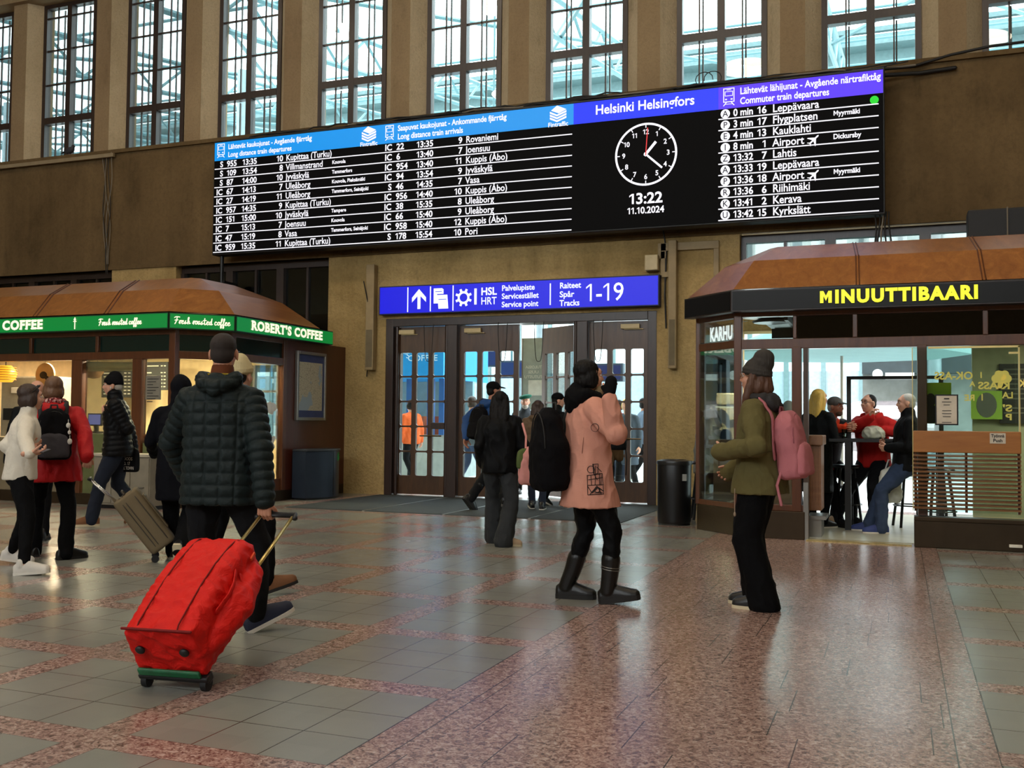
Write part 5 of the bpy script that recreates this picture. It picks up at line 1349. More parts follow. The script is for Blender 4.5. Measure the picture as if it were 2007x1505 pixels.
        m.tube([s.hp(-.018, .074, -.064), s.hp(0, .084, -.065), s.hp(.018, .074, -.064)], .0075*k, 6)
    def eyes(s):
        m = MB(); k = s.k
        for sg in (-1, 1):
            m.ell(s.hp(.031*sg, .072, .008), (.013*k, .0095*k, .009*k), s.RH, 10, 7)
            m.ell(s.hp(.031*sg, .0805, .008), (.0055*k, .002*k, .0055*k), s.RH, 8, 5, 1)
        s.add('eyes', m.mesh('eyes'), [plain('eye_white', (214, 206, 198), 0.3, vary=0), plain('eye_dark', (34, 26, 22), 0.25, vary=0)])
        m = MB()
        for sg in (-1, 1): m.tube([s.hp(.014*sg, .0855, .030), s.hp(.030*sg, .085, .035), s.hp(.047*sg, .073, .030)], [.0035*k, .004*k, .003*k], 6)
        s.add('eyebrows', m.mesh('eyebrows'), [plain('brow_brown', (54, 38, 28), 0.8)])
        m = MB(); m.tube([s.hp(-.021, .0815, -.059), s.hp(0, .0905, -.058), s.hp(.021, .0815, -.059)], [.003*k, .0045*k, .003*k], 6)
        s.add('lips', m.mesh('lips'), [plain('lip_rose', (158, 92, 82), 0.5)])
    def hand_mesh(s, sd, d, n, curl, grow=1.0):
        k = s.k*grow; W = s.wr[sd]; th = d.cross(n)*(1 if sd == 'R' else -1); m = MB()
        s.th = th
        base = []
        for i in range(4):
            o = th*(.031-.0205*i)*k; b = W+d*(.088-.004*abs(i-1))*k+o; base.append(b)
            m.tube([W+o*.55+d*.005*k, W+o*.85+d*.045*k, b], [.015*k, .0145*k, .0115*k], 8)
        m.ell(W+d*.05*k, (.0, .0, .0)) if False else None
        for i, L in enumerate((.071, .079, .074, .058)):
            p = base[i]; pts = [p]; a = 0; c = curl*(1+0.07*(i-1))
            for seg, q in ((.45, .75), (.31, 1.0), (.24, .7)):
                a += c*q; u = d*math.cos(a)+n*math.sin(a)+th*(.05-.035*i); p = p+u*L*seg*k; pts.append(p)
            m.tube(pts, [.0098*k, .0092*k, .0085*k, .0072*k], 8)
        p0 = W+d*.022*k+th*.022*k; u1 = (d*.62+th*.62+n*.35).normalized(); u2 = (d*.8+th*.25+n*(.25+.5*curl)).normalized()
        m.tube([p0, p0+u1*.04*k, p0+u1*.04*k+u2*.03*k, p0+u1*.04*k+u2*.055*k], [.017*k, .0125*k, .0105*k, .0085*k], 8)
        m.tube([W-d*.045*k, W+d*.01*k], [.025*k, .024*k], 10)
        return soup_mesh(m, 0.0034*max(1, s.fine*.9), 2, .4)

    # ------------------------------------------------ garments
    def top(s, name, mat, rings, sleeve=(.072, .066, .058, .056, .05), cut=0.0, vox=.011, crease=.006, collar=None, hood=None, sm=5, quilt=None, flare=None, seed=0, below=None):
        """coat or jacket: rings are (height from pelvis, half width, half depth, y shift)"""
        k = s.k; m = MB(); LR = []
        for z, a, b, y in rings:
            c = s.sp(z*k) if z >= 0 else s.P+V(0, 0, z*k)+s.R0 @ V(0, (below or 0)*-z*k, 0)
            R = s.Rb if z >= 0 else s.R0
            e = 0.8
            LR.append([c+R @ V(a*k*s.bw*math.copysign(abs(math.cos(t))**e, math.cos(t)), y*k+b*k*math.copysign(abs(math.sin(t))**e, math.sin(t)), 0) for t in [i*PI/14 for i in range(28)]])
        m.loft(LR)
        for sd, sg in (('L', -1), ('R', 1)):
            d = (s.wr[sd]-s.el[sd]).normalized(); w = s.wr[sd]-d*cut*k
            m.tube([s.sh[sd], s.sh[sd].lerp(s.el[sd], .5), s.el[sd], s.el[sd].lerp(w, .5), w], [r*k for r in sleeve], 14); m.ell(s.el[sd], (sleeve[2]*k*1.04,)*3)
            m.tube([s.sp(.50*k)+s.Rb @ V(.035*sg*k, -.01*k, .01*k), s.sh[sd]+s.Rb @ V(-.005*sg, 0, -.012*k)], [.055*k, sleeve[0]*k*.9], 12)
        if collar:
            r, hgt = collar; m.tube([s.sp(.49*k), s.sp((.53+hgt)*k)+s.Rb @ V(0, .01*k, 0)], [r*k*1.12, r*k], 16)
        if hood == 'down':
            for u in (-1, 1):
                m.tube([s.sp(.545*k)+s.Rb @ V(.085*u*k, .035*k, .0), s.sp(.535*k)+s.Rb @ V(.10*u*k, -.055*k, .0), s.sp(.50*k)+s.Rb @ V(.06*u*k, -.125*k, -.0), s.sp(.47*k)+s.Rb @ V(0, -.14*k, 0)], [.030*k, .045*k, .045*k, .04*k], 10)
            m.ell(s.sp(.50*k)+s.Rb @ V(0, -.10*k, 0), (.10*k, .055*k, .065*k), s.Rb)
        if hood == 'up':
            m.ell(s.hp(0, -.022, .022), (.098*k, .118*k, .115*k), s.RH); m.ell(s.hp(0, -.04, -.07), (.09*k, .09*k, .10*k), s.RH); m.tube([s.sp(.48*k), s.hp(0, -.04, -.09)], [.10*k, .085*k], 12)
        me = soup_mesh(m, vox*s.fine, sm)
        if quilt: quilt(s, me)
        if crease: creases(me, crease, seed=seed+len(s.root.name))
        return s.add(name, me, mat if isinstance(mat, list) else [mat])
    def legs(s, name, mat, radii=(.105, .09, .068, .062, .058), hem=.03, vox=.011, crease=.006, waist=(.165, .12), sm=5):
        k = s.k; m = MB()
        m.loft([[s.P+(s.Rb if z > 0 else s.R0) @ V(a*k*math.cos(t), b*k*math.sin(t), z*k) for t in [i*PI/10 for i in range(20)]] for z, a, b in ((.14, waist[0]*.95, waist[1]*.95), (.0, waist[0], waist[1]), (-.08, waist[0]*.98, waist[1]), (-.12, waist[0]*.7, waist[1]*.7))])
        for sd in 'LR':
            d = (s.an[sd]-s.kn[sd]).normalized(); e = s.an[sd]-d*(hem-.03)*k
            m.tube([s.hip[sd], s.hip[sd].lerp(s.kn[sd], .5), s.kn[sd], s.kn[sd].lerp(e, .5), e], [r*k for r in radii], 14); m.ell(s.kn[sd], (radii[2]*k*1.02,)*3)
        me = soup_mesh(m, vox*s.fine, sm)
        if crease: creases(me, crease, 8, 6, seed=3+len(s.root.name))
        return s.add(name, me, [mat])
    def shoes(s, mat, sole, style='shoe', mats=None, vox=None):
        k = s.k
        for sd in 'LR':
            A, pit, yaw = s.feet[sd]; R = rotz(yaw) @ rotx(-pit); A = s.an[sd]
            um, bm = MB(), MB()
            prof = [(-.085, .028, .070), (-.065, .037, .085), (-.02, .040, .098), (.04, .043, .104), (.10, .049, .084), (.15, .048, .066), (.19, .041, .055), (.212, .023, .038)]
            if style == 'boot': prof = [(y, w*1.08, h*1.05) for y, w, h in prof]
            z0 = -.085+.016
            def ring(y, w, h, za): return [A+R @ V(w*k*math.cos(t), y*k, (za+(h*max(0, math.sin(t))**.8))*k) for t in [i*PI/9 for i in range(10)]]+[A+R @ V(w*k*c, y*k, za*k) for c in (-.5, 0, .5)]
            um.loft([ring(y, w, h, z0) for y, w, h in prof][::-1])
            if style == 'boot':
                up_ = (s.kn[sd]-A).normalized(); um.tube([A+R @ V(0, -.01, .0), A+up_*.12*k, A+up_*.22*k], [.056*k, .062*k, .069*k], 14)
            else: um.tube([A+R @ V(0, -.025*k, -.01), A+R @ V(0, -.02*k, .02)], [.042*k, .040*k], 12)
            sr = [[A+R @ V(w*1.07*k*math.cos(t), (y if -.07 < y < .19 else y*1.03)*k, (-.085+z)*k) for t in (0, .5, 1, PI-1, PI-.5, PI)] for y, w, h in prof for z in (0,)]
            th_ = .034 if style == 'boot' else .022
            n = len(prof); out = [(w*1.08, y) for y, w, h in prof]+[(-w*1.08, y) for y, w, h in prof[::-1]]
            vs = [A+R @ V(x*k, y*k, z*k) for z in (-.085, -.085+th_) for x, y in out]; q = len(out)
            bm.add(vs, [tuple(range(q-1, -1, -1)), tuple(range(q, 2*q))]+[(i, (i+1) % q, q+(i+1) % q, q+i) for i in range(q)])
            me = soup_mesh(um, vox or .006*s.fine, 3)
            sh = s.add('boot' if style == 'boot' else 'shoe', me, [(mats or {}).get(sd, mat)])
            o = link_mesh('sole', bm.mesh('sole'), [sole], sh, False, local=True)
    def hair(s, style, mat, vox=.008):
        k = s.k; m = MB(); E = lambda c, r: m.ell(s.hp(*c), [q*k for q in r], s.RH)
        E((0, -.022, .038), (.079, .096, .083)); E((0, -.048, -.012), (.070, .064, .072))
        if style == 'crop': m = MB(); E((0, -.024, .036), (.0765, .091, .077)); E((0, -.048, -.012), (.069, .060, .066))
        if style == 'bob': E((0, -.05, -.03), (.085, .07, .075)); E((.068, -.012, -.02), (.030, .052, .07)); E((-.068, -.012, -.02), (.030, .052, .07)); E((0, -.03, .05), (.085, .098, .082))
        if style in ('long', 'straight'):
            for x in (-.055, -.02, .02, .055): m.tube([s.hp(x*1.1, -.05, .03), s.hp(x*1.35, -.078, -.08), s.hp(x*1.3, -.105, -.2), s.hp(x*1.1, -.115, -.30)], [.042*k, .042*k, .038*k, .02*k], 10)
            for u in (-1, 1): m.tube([s.hp(.058*u, .0, .05), s.hp(.078*u, .0, -.03), s.hp(.085*u, -.02, -.14), s.hp(.075*u, -.06, -.24)], [.03*k, .026*k, .026*k, .018*k], 8)
        if style == 'side':    # long hair falling in front of the shoulder
            for u in (-1, 1): m.tube([s.hp(.055*u, -.01, .03), s.hp(.072*u, .005, -.05), s.hp(.078*u, .03, -.15), s.hp(.07*u, .05, -.22)], [.035*k, .034*k, .034*k, .018*k], 8)
            m.tube([s.hp(0, -.06, .0), s.hp(0, -.085, -.09), s.hp(0, -.08, -.15)], [.06*k, .055*k, .03*k], 10); E((.05, -.035, -.07), (.035, .05, .06)); E((-.05, -.035, -.07), (.035, .05, .06))
        me = soup_mesh(m, vox*s.fine, 3)
        creases(me, .0035 if style != 'crop' else .001, 60, 12, 2)
        return s.add('hair', me, [mat])
    def beanie(s, mat, cuff=None, slouch=0.0):
        k = s.k; m = MB(); E = lambda c, r: m.ell(s.hp(*c), [q*k for q in r], s.RH)
        E((0, -.018, .050), (.086, .103, .092)); E((0, -.03-.5*slouch, .10+slouch*.6), (.066, .076, .066)); E((0, -.03-.3*slouch, .08+slouch*.3), (.076, .088, .07))
        pts = [s.hp(.080*math.cos(t), -.016+.097*math.sin(t), .026+.014*math.sin(t)) for t in [i*PI/12 for i in range(25)]]
        m.tube(pts, .0115*k, 8); pts2 = [p+s.RH @ V(0, 0, .022*k) for p in pts]; m.tube(pts2, .0115*k, 8)
        me = soup_mesh(m, .007*s.fine, 3); co = get_co(me); c = np.array(s.H)
        loc_ = (co-c) @ np.array(s.RH); a = np.arctan2(loc_[:, 1], loc_[:, 0])
        displace(me, .0012*np.sin(a*44)); return s.add('beanie', me, [mat])
    def cap(s, mat, brim=1.0):
        k = s.k; m = MB(); m.ell(s.hp(0, -.016, .052), (.084*k, .101*k, .078*k), s.RH)
        R = s.RH @ rotx(-0.18)
        m.ell(s.hp(0, .108, .048), (.068*k, .062*k*brim, .008*k), R)
        return s.add('cap', soup_mesh(m, .006*s.fine, 3), [mat])
    def glasses(s, mat):
        k = s.k; m = MB()
        for sg in (-1, 1):
            m.tube([s.hp((.033+.021*math.cos(t))*sg, .094-.006*abs(math.cos(t)), .004+.017*math.sin(t)) for t in [i*PI/8 for i in range(17)]], .0022*k, 5)
            m.tube([s.hp(.054*sg, .088, .010), s.hp(.078*sg, .05, .012), s.hp(.079*sg, -.01, .004)], .0022*k, 5)
        m.tube([s.hp(-.012, .096, .008), s.hp(.012, .096, .008)], .0022*k, 5)
        return s.add('glasses', m.mesh('glasses'), [mat])

JACKET = [(-.13, .195, .140, 0), (-.06, .198, .145, 0), (.08, .190, .135, 0), (.22, .190, .132, 0), (.36, .198, .138, 0), (.42, .186, .128, 0), (.475, .135, .105, 0), (.52, .085, .08, 0)]
COAT = [(-.42, .225, .175, 0), (-.25, .212, .165, 0), (-.06, .200, .150, 0), (.1, .190, .140, 0), (.24, .192, .136, 0), (.36, .198, .138, 0), (.42, .186, .128, 0), (.475, .135, .105, 0), (.52, .085, .08, 0)]
def seg_param(co, A, B):
    A = np.array(A); B = np.array(B); d = B-A; L = np.linalg.norm(d); t = (co-A) @ d/(L*L)
    q = A+np.clip(t, 0, 1)[:, None]*d; return t*L, np.linalg.norm(co-q, axis=1), L
def quilt_fn(pitch, amp, cols=(), sleeve_pitch=None):
    def fn(s, me):
        co = get_co(me); sp_ = sleeve_pitch or pitch
        best = np.full(len(co), 9.0); ph = np.zeros(len(co)); arm = np.zeros(len(co), bool)
        P0 = np.array(s.P); up_ = np.array(s.Rb @ V(0, 0, 1)); rt_ = np.array(s.Rb @ V(1, 0, 0))
        z = (co-P0) @ up_; x = (co-P0) @ rt_
        for sd in 'LR':
            t1, d1, L1 = seg_param(co, s.sh[sd], s.el[sd]); t2, d2, L2 = seg_param(co, s.el[sd], s.wr[sd])
            sg = 1 if sd == 'R' else -1
            on_arm = (np.minimum(d1, d2) < .10*s.k) & ((x*sg > .165*s.k*s.bw) | (d2 < .075*s.k) & (z < .25*s.k))
            tt = np.where(d1 < d2, t1, L1+t2); ph = np.where(on_arm, tt/sp_, ph); arm |= on_arm
        ph = np.where(arm, ph, z/pitch)
        r = np.abs(np.sin(PI*ph))**.55
        dsp = amp*(r-.75)
        if cols:
            dc = np.min(np.abs(x[:, None]-np.array(cols)[None, :]*s.k), axis=1); cc = np.clip(dc/.02, 0, 1)**.6
            dsp = np.where(arm, dsp, np.minimum(dsp, amp*(cc-.75)))
        displace(me, dsp)
    return fn

# ---------------------------------------------------------------- bags
def slab_bag(m, c, R, w, d, h, round_=.75, taper=.9, n=22, mi=0, top=.8):
    """soft rounded bag: w across, d deep, h high, standing on its base centre c"""
    e = round_
    prof = [(0.0, .72), (.03, .90), (.10, .985), (.3, 1.0), (.55, .985), (.75, .95*taper+.05), (.88, .88*taper), (.95, .72*top), (1.0, .42*top)]
    rings = []
    for u, q in prof:
        rings.append([Vector(c)+R @ Vector((w/2*q*math.copysign(abs(math.cos(t))**e, math.cos(t)), d/2*q*math.copysign(abs(math.sin(t))**e, math.sin(t)), h*u)) for t in [i*2*PI/n for i in range(n)]])
    m.loft(rings, mi)
def backpack(label, fig, mat, trim, w=.30, d=.17, h=.44, z=.02, back=-.23, tone2=None, pocket=True, strapm=None, tilt=0, side=0.0, taper=.9, top=.8, front=True, straps=(-1, 1)):
    k = fig.k; M = ROOTM[fig.root.name]; R3 = M.to_3x3() @ fig.Rb @ rotx(math.radians(tilt)); c = M @ (fig.sp(z*k)+fig.Rb @ V(side, back*k, 0))
    t = thing('backpack', label, 'backpack', c)
    m = MB(); slab_bag(m, c, R3, w, d, h, taper=taper, top=top)
    me = soup_mesh(m, .011, 4); creases(me, .006, 10, 7, 5); me.transform(Matrix.Translation(-c)); link_mesh('main_body', me, [mat], t, 'all', local=True)
    if pocket:
        m = MB(); slab_bag(m, c+R3 @ V(0, -d*.38, .015), R3, w*.86, d*.55, h*.50)
        me = soup_mesh(m, .011, 4); creases(me, .004, 10, 7, 8); me.transform(Matrix.Translation(-c)); link_mesh('front_pocket', me, [tone2 or mat], t, 'all', local=True)
    m = MB(); pts = [c+R3 @ V(w*.43*math.cos(a), -d*.30, h*(.52+.42*math.sin(a))) for a in [i*PI/10 for i in range(11)]]; m.tube(pts, .005, 6); m.build('zip', trim, t, smooth='all')
    m = MB(); m.tube([c+R3 @ V(-.03, d*.2, h*.97), c+R3 @ V(-.025, d*.2, h+.03), c+R3 @ V(.025, d*.2, h+.03), c+R3 @ V(.03, d*.2, h*.97)], .009, 6); m.build('grab_loop', trim, t, smooth='all')
    # shoulder straps follow the outside of the coat
    g_ = [o for o in fig.root.children if o.name.split('.')[0].endswith(('jacket', 'coat'))][0].data
    bv = BVHTree.FromPolygons([v.co for v in g_.vertices], [p.vertices for p in g_.polygons])
    for sg in straps:
        P = []
        for i in range(15):
            a = math.radians(-150+i*(205 if front else 135)/14); x = sg*(.105+.02*max(0, math.sin(a)))*k
            cen = fig.sp(.36*k)+fig.Rb @ V(x, 0, 0); d = fig.Rb @ V(0, math.sin(a), math.cos(a))
            h, n, q, e = bv.ray_cast(cen+d*.6, -d)
            if h: P.append(M @ (h+n*.006))
        if len(P) > 3:
            m = MB(); m.tube(P, .024, 8, flat=.35, ref=M.to_3x3() @ fig.Rb @ V(0, -.6, .8)); m.build('strap', strapm or trim, t, smooth='all')
    return t, c, R3
RUB = plain('black_rubber', (16, 16, 17), 0.7, vary=0.05)
def wheeled_case(name, label, A, w_dir, L_dir, W, L, D, mat, panel, hand, poles, handle_len, extras=None):
    """A: floor point between the wheels; w_dir along the axle; L_dir from wheels to handle (rises); D: thickness"""
    wv = Vector(w_dir).normalized(); Lv = Vector(L_dir); Lv = (Lv-wv*Lv.dot(wv)).normalized(); Tv = wv.cross(Lv).normalized()
    if Tv.z < 0: Tv = -Tv
    R = Matrix((wv, Lv, Tv)).transposed()
    t = thing(name, label, 'suitcase', A)
    o = Vector(A)+Vector((0, 0, .035))+Lv*.03
    P = lambda x, y, z: o+R @ Vector((x, y, z))
    return t, R, P, Tv
# ================================================================ the cast
BLACKC = cloth('black_cloth', (10, 10, 12)); BLACKN = cloth('black_nylon', (10, 11, 13), 0.6); NAVYC = cloth('navy_black_cloth', (11, 12, 18))
DKTROU = cloth('charcoal_trouser', (24, 24, 26)); DENIM = cloth('blue_denim', (52, 66, 92)); DKDENIM = cloth('dark_denim', (30, 36, 50))
WHITES = plain('white_trainer', (206, 200, 190), 0.6); WSOLE = plain('white_rubber', (214, 208, 196), 0.6); CSOLE = plain('cream_rubber', (204, 190, 158), 0.6); BSOLE = plain('dark_rubber', (22, 20, 19), 0.7)
BLKSHOE = plain('black_leather', (12, 11, 11), 0.38, bump=0.15, bscale=120); BRSHOE = plain('brown_suede', (112, 72, 40), 0.8, bump=0.2, bscale=300); NAVYSHOE = plain('navy_knit', (26, 32, 54), 0.7, bump=0.2, bscale=400); BLUESHOE = plain('blue_knit', (44, 60, 116), 0.7)
BEIGESH = plain('beige_canvas', (178, 152, 124), 0.75)
HBR = plain('hair_brown', (52, 34, 24), 0.55, bump=0.5, bscale=160); HDK = plain('hair_dark', (15, 12, 11), 0.6, bump=0.5, bscale=160, spec=.2); HBL = plain('hair_blonde', (214, 172, 78), 0.5, bump=0.5, bscale=160); HGR = plain('hair_grey', (176, 170, 160), 0.6, bump=0.5, bscale=160); HAUB = plain('hair_auburn', (88, 56, 38), 0.55, bump=0.5, bscale=160); HLB = plain('hair_light_brown', (104, 72, 48), 0.55, bump=0.5, bscale=160)
FAIR, MID, TAN = (204, 150, 124), (190, 134, 106), (168, 112, 88)
def g(px, py): q = at_z(px, py); return (q.x, q.y, 0)

# where the pull handle of the red bag is held
bagA = A = (at_z(285, 1350)+at_z(390, 1358))/2; bagW = wd = (at_z(390, 1358)-at_z(285, 1350))
best = None
for i in range(60):
    y = 4.3+i*0.02; q = at_y(526, 1008, y)
    if best is None or abs((q-A).length-1.27) < best[0]: best = (abs((q-A).length-1.27), q)
grip = best[1]
# ---------------- man in the quilted jacket with the red wheeled bag
rp_ = at_y(437, 1000, 4.93)
f = Fig('man walking away in dark green quilted jacket pulling the red wheeled bag', (rp_.x, rp_.y), 4, 1.775, bw=1.02, lean=2, twist=16, head=(6, -1), shz=.415, arm=1.09,
        feet={'R': dict(p=(*at_z(500, 1238)[:2], 0), pitch=-24, wyaw=-40), 'L': dict(p=(-0.10, -0.30), pitch=38)},
        hands={'R': grip+Vector((-.01, -.025, .085)), 'L': (-0.31, 0.10, 0.88)}, poles={'R': (0.8, -0.55, 0), 'L': (-0.8, -.6, 0)}, fine=0.9)
main = f
f.body(MID, 'R', (0.4, 1.05), hd={'R': (0.0, 0.0, -1)}, palm={'R': (-.12, .99, 0)}, face=False)
f.legs('trousers', DKTROU, (.112, .098, .074, .070, .064), 0.03, crease=.009)
Q = [(-.175, .215, .150, 0), (-.08, .212, .152, 0), (.08, .203, .145, 0), (.22, .203, .142, 0), (.35, .205, .146, 0), (.41, .192, .135, 0), (.465, .145, .112, 0), (.52, .095, .085, 0)]
QM = cloth('quilted_nylon', (30, 38, 38), 0.5, 700, 0.25, 24)
f.top('quilted_jacket', QM, Q, (.082, .076, .070, .066, .060), 0.0, .0085, 0.002, hood='down', quilt=quilt_fn(.068, .013, (-.13, -.045, .045, .13), .055), sm=4)
m = MB(); k = f.k; m.tube([f.sp(.50*k), f.sp(.585*k)+f.Rb @ V(0, .01, 0)], [.075*k, .066*k], 16); f.add('inner_collar', m.mesh('c'), [cloth('rust_knit', (96, 50, 26))])
m = MB(); m.tube([f.sp(.555*k)+f.Rb @ V(.105*math.sin(a), .01-.088*math.cos(a), .004*math.cos(a)) for a in [-1.9+i*.2 for i in range(20)]], .007, 6); f.add('hood_trim', m.mesh('t'), [cloth('mustard_trim', (150, 128, 40))])
f.shoes(NAVYSHOE, WSOLE); f.hair('crop', plain('hair_cropped', (40, 30, 25), 0.8, bump=0.6, bscale=500))
m = MB(); m.tube([f.hp(.079, -.01, .004), f.hp(.080, .05, .012)], .002, 5); m.tube([f.hp(-.079, -.01, .004), f.hp(-.080, .05, .012)], .002, 5); f.add('glasses', m.mesh('g'), [BLACKMETAL])

# ---------------- the red wheeled bag
A = bagA; wd = bagW
RW, RL, RD = 0.37, 0.70, 0.31
t, R, P, Tv = wheeled_case('wheeled_bag', 'large soft red wheeled bag trailing behind the man in the quilted jacket', A, (wd.x, wd.y, 0), grip-A, RW, RL, RD, None, None, None, None, None)
REDN = cloth('red_nylon', (212, 22, 14), 0.6, 500, 0.5, 14, 0.12); DRED = cloth('dark_red_trim', (116, 12, 12), 0.6); BLKTR = plain('moulded_black', (20, 20, 21), 0.5)
m = MB(); rings = []
for u, q, dz in ((0, .93, .0), (.012, .985, 0), (.05, 1.0, 0), (.2, 1.01, .01), (.4, 1.03, .018), (.6, 1.02, .014), (.8, .99, .0), (.9, .96, -.01), (.96, .88, -.03), (.99, .72, -.05), (1.0, .45, -.08)):
    ring = []
    for i in range(36):
        a = 2*PI*i/36; e = .42
        ring.append(P(RW/2*q*math.copysign(abs(math.cos(a))**e, math.cos(a)), RL*u, RD/2+(RD/2*q+dz)*math.copysign(abs(math.sin(a))**e, math.sin(a))))
    rings.append(ring)
m.loft(rings)
# side pocket bulge with slack folds
m.tube([P(RW*.46, RL*.15, RD*.45), P(RW*.52, RL*.45, RD*.5), P(RW*.47, RL*.8, RD*.45)], [.06, .10, .06], 14, flat=.9)
me = soup_mesh(m, .0075, 5); creases(me, .0085, 9, 9, 9); me.transform(Matrix.Translation(-A)); link_mesh('fabric_shell', me, [REDN], t, 'all', local=True)
for x in (-RW*.27, RW*.27):
    m = MB(); m.tube([P(x, RL*u, RD+z) for u, z in ((.01, -.01), (.05, .004), (.2, .013), (.4, .022), (.6, .018), (.8, -.002), (.9, -.02), (.96, -.055))], .004, 6); m.build('zip_seam', DRED, t, smooth='all')
for z in (0.02, RD*.98):
    m = MB(); m.tube([P(x, .003, z) for x in (-RW*.46, -RW*.2, RW*.2, RW*.46)], .007, 6); m.build('piping', DRED, t, smooth='all')
for x in (-RW*.30, RW*.30):
    m = MB(); m.ell(P(x, -.012, RD*.60), (.024, .014, .022), R); m.build('stud_foot', BLKTR, t, smooth='all')
m = MB(); m.obox(P(-.01, -.012, .045), (RW*.86, .018, .04), R); m.build('skid_plate', plain('green_tape', (22, 96, 58), 0.35, vary=0.3, vscale=30), t, bevel=0.008)
m = MB(); m.obox(P(0, .0, .012), (RW*.96, .04, .03), R); m.build('base_bar', BLKTR, t, bevel=0.008)
wv = Vector((wd.x, wd.y, 0)).normalized()
for x in (-RW*.41, RW*.41):
    c = P(x, .015, .0); c.z = 0.034; m = MB()
    m.tube([c-wv*.014, c+wv*.014], .034, 18, ends=False); wh = m.build('wheel', RUB, t, smooth=True)
    m = MB(); m.obox(c+Vector((0, 0, .028)), (.05, .05, .045), R); m.build('wheel_housing', BLKTR, t, bevel=0.01)
gl = R.transposed() @ (grip-P(0, 0, 0)); HL = gl.y
for x in (-.10, .10):
    m = MB(); m.tube([P(x, RL*.9, .035), P(x*.98, HL-.02, gl.z)], .0095, 8, ends=False); m.build('handle_pole', plain('champagne_metal', (214, 190, 120), 0.3, 0.7, vary=0), t, smooth='all')
m = MB(); m.tube([P(-.115, HL-.025, gl.z), P(-.11, HL, gl.z), P(.11, HL, gl.z), P(.115, HL-.025, gl.z)], [.016, .017, .017, .016], 10); m.build('grip', BLKTR, t, smooth='all')
m = MB(); m.tube([P(-RW*.5-.0, RL*.24, RD*.62), P(-RW*.5-.03, RL*.27, RD*.62), P(-RW*.5-.03, RL*.42, RD*.62), P(-RW*.5, RL*.45, RD*.62)], .010, 8); m.build('side_handle', BLKTR, t, smooth='all')
for (u0, z0, u1, z1) in ((.28, .80, .62, .86), (.50, .42, .66, .70)):
    m = MB(); m.tube([P(RW*.53, RL*u0, RD*z0), P(RW*.575, RL*(u0*.6+u1*.4), RD*(z0*.6+z1*.4)), P(RW*.56, RL*(u0*.3+u1*.7), RD*(z0*.3+z1*.7)), P(RW*.50, RL*u1, RD*z1)], .016, 8, flat=.3, ref=R @ V(1, 0, 0)); m.build('compression_strap', REDN, t, smooth='all')
m = MB(); m.obox(P(RW*.5, RL*.86, RD*.7), (.012, .05, .018), R); m.build('tab', plain('orange_tab', (214, 70, 30), 0.5), t, bevel=0.004)
m = MB(); m.obox(P(0, RL*1.0, RD*.62), (.16, .02, .03), R); m.build('top_carry_handle', DRED, t, bevel=0.008)

# ---------------- person in a ribbed beanie, hidden behind him
rp_ = at_y(455, 1000, 6.25)
f = Fig('person in ribbed cream beanie and brown shoes hidden behind the man with the red bag', (rp_.x, rp_.y), 5, 1.70, feet={'R': dict(p=g(522, 1166), pitch=-18, wyaw=-50), 'L': dict(p=(-.1, -.25), pitch=30)})
f.body(FAIR, '', face=False); f.legs('trousers', BLACKC); f.top('jacket', BLACKC, JACKET); f.shoes(BRSHOE, BSOLE); f.hair('crop', HDK); f.beanie(cloth('cream_knit', (196, 180, 138)))

# ---------------- hooded walker in black
f = Fig('person in long black hooded coat walking behind the tan suitcase, tan sole raised', (-5.97, 7.25), 36, 1.66, lean=4, feet={'R': dict(p=(.06, -.30), pitch=62, lift=.0, yaw=-15), 'L': dict(p=(-.02, .12))}, hands={'L': (-.22, .22, .98), 'R': (.26, .05, .85)})
f.body(FAIR, '', face=False); f.legs('trousers', BLACKC, (.11, .1, .082, .078, .075), 0); f.top('hooded_coat', NAVYC, [(-.34, .20, .16, 0)]+COAT[2:], hood='up', seed=2); f.shoes(BLKSHOE, CSOLE); f.hair('crop', HDK)
t = thing('shoulder_bag', 'small dark navy bag at the hip of the black hooded walker', 'bag', f.wp(.23, -.06, .75))
m = MB(); slab_bag(m, f.wp(.24, -.06, .62), rotz(.7), .10, .24, .26); me = soup_mesh(m, .01, 3); me.transform(Matrix.Translation(-Vector(t.location))); link_mesh('pouch', me, [NAVYC], t, 'all', local=True)
m = MB(); m.tube([f.wp(.24, -.06, .86), f.wp(.23, -.02, 1.1), f.wp(.12, .0, 1.38)], .012, 6); m.build('strap', NAVYC, t, smooth='all')

# ---------------- woman in the red jacket, her grey backpack and tan suitcase
f = Fig('woman in bright red jacket wearing a grey backpack and pulling the tan suitcase', (-7.04, 6.94), 48, 1.63, bw=1.2, lean=1, head=(6, 0), feet={'R': dict(p=g(128, 1096), wyaw=-20), 'L': dict(p=g(66, 1090), wyaw=60)}, hands={'R': at_y(178, 927, 6.82), 'L': (-.16, .24, 1.0)}, poles={'R': (.8, -.5, 0)})
f.body(FAIR, 'LR', (.4, .95), hd={'R': (0.1, 0, -1)}, palm={'R': (-.1, 1, 0)}); f.legs('trousers', BLACKC, (.108, .092, .076, .074, .076), 0)
REDJ = cloth('red_shell', (170, 16, 20), 0.6, 700, 0.4, 10)
f.top('red_jacket', REDJ, [(-.19, .232, .19, 0), (-.06, .218, .172, 0)]+JACKET[2:], (.082, .078, .072, .07, .062), -.01, hood='down', crease=.008); f.shoes(BLKSHOE, BSOLE); f.hair('bob', HLB)
m = MB(); k = f.k; m.tube([f.sp(.575*k)+f.Rb @ V(.088*math.cos(a), .0+.078*math.sin(a), 0.008*math.sin(3*a)) for a in [i*PI/10 for i in range(21)]], .028*k, 10)
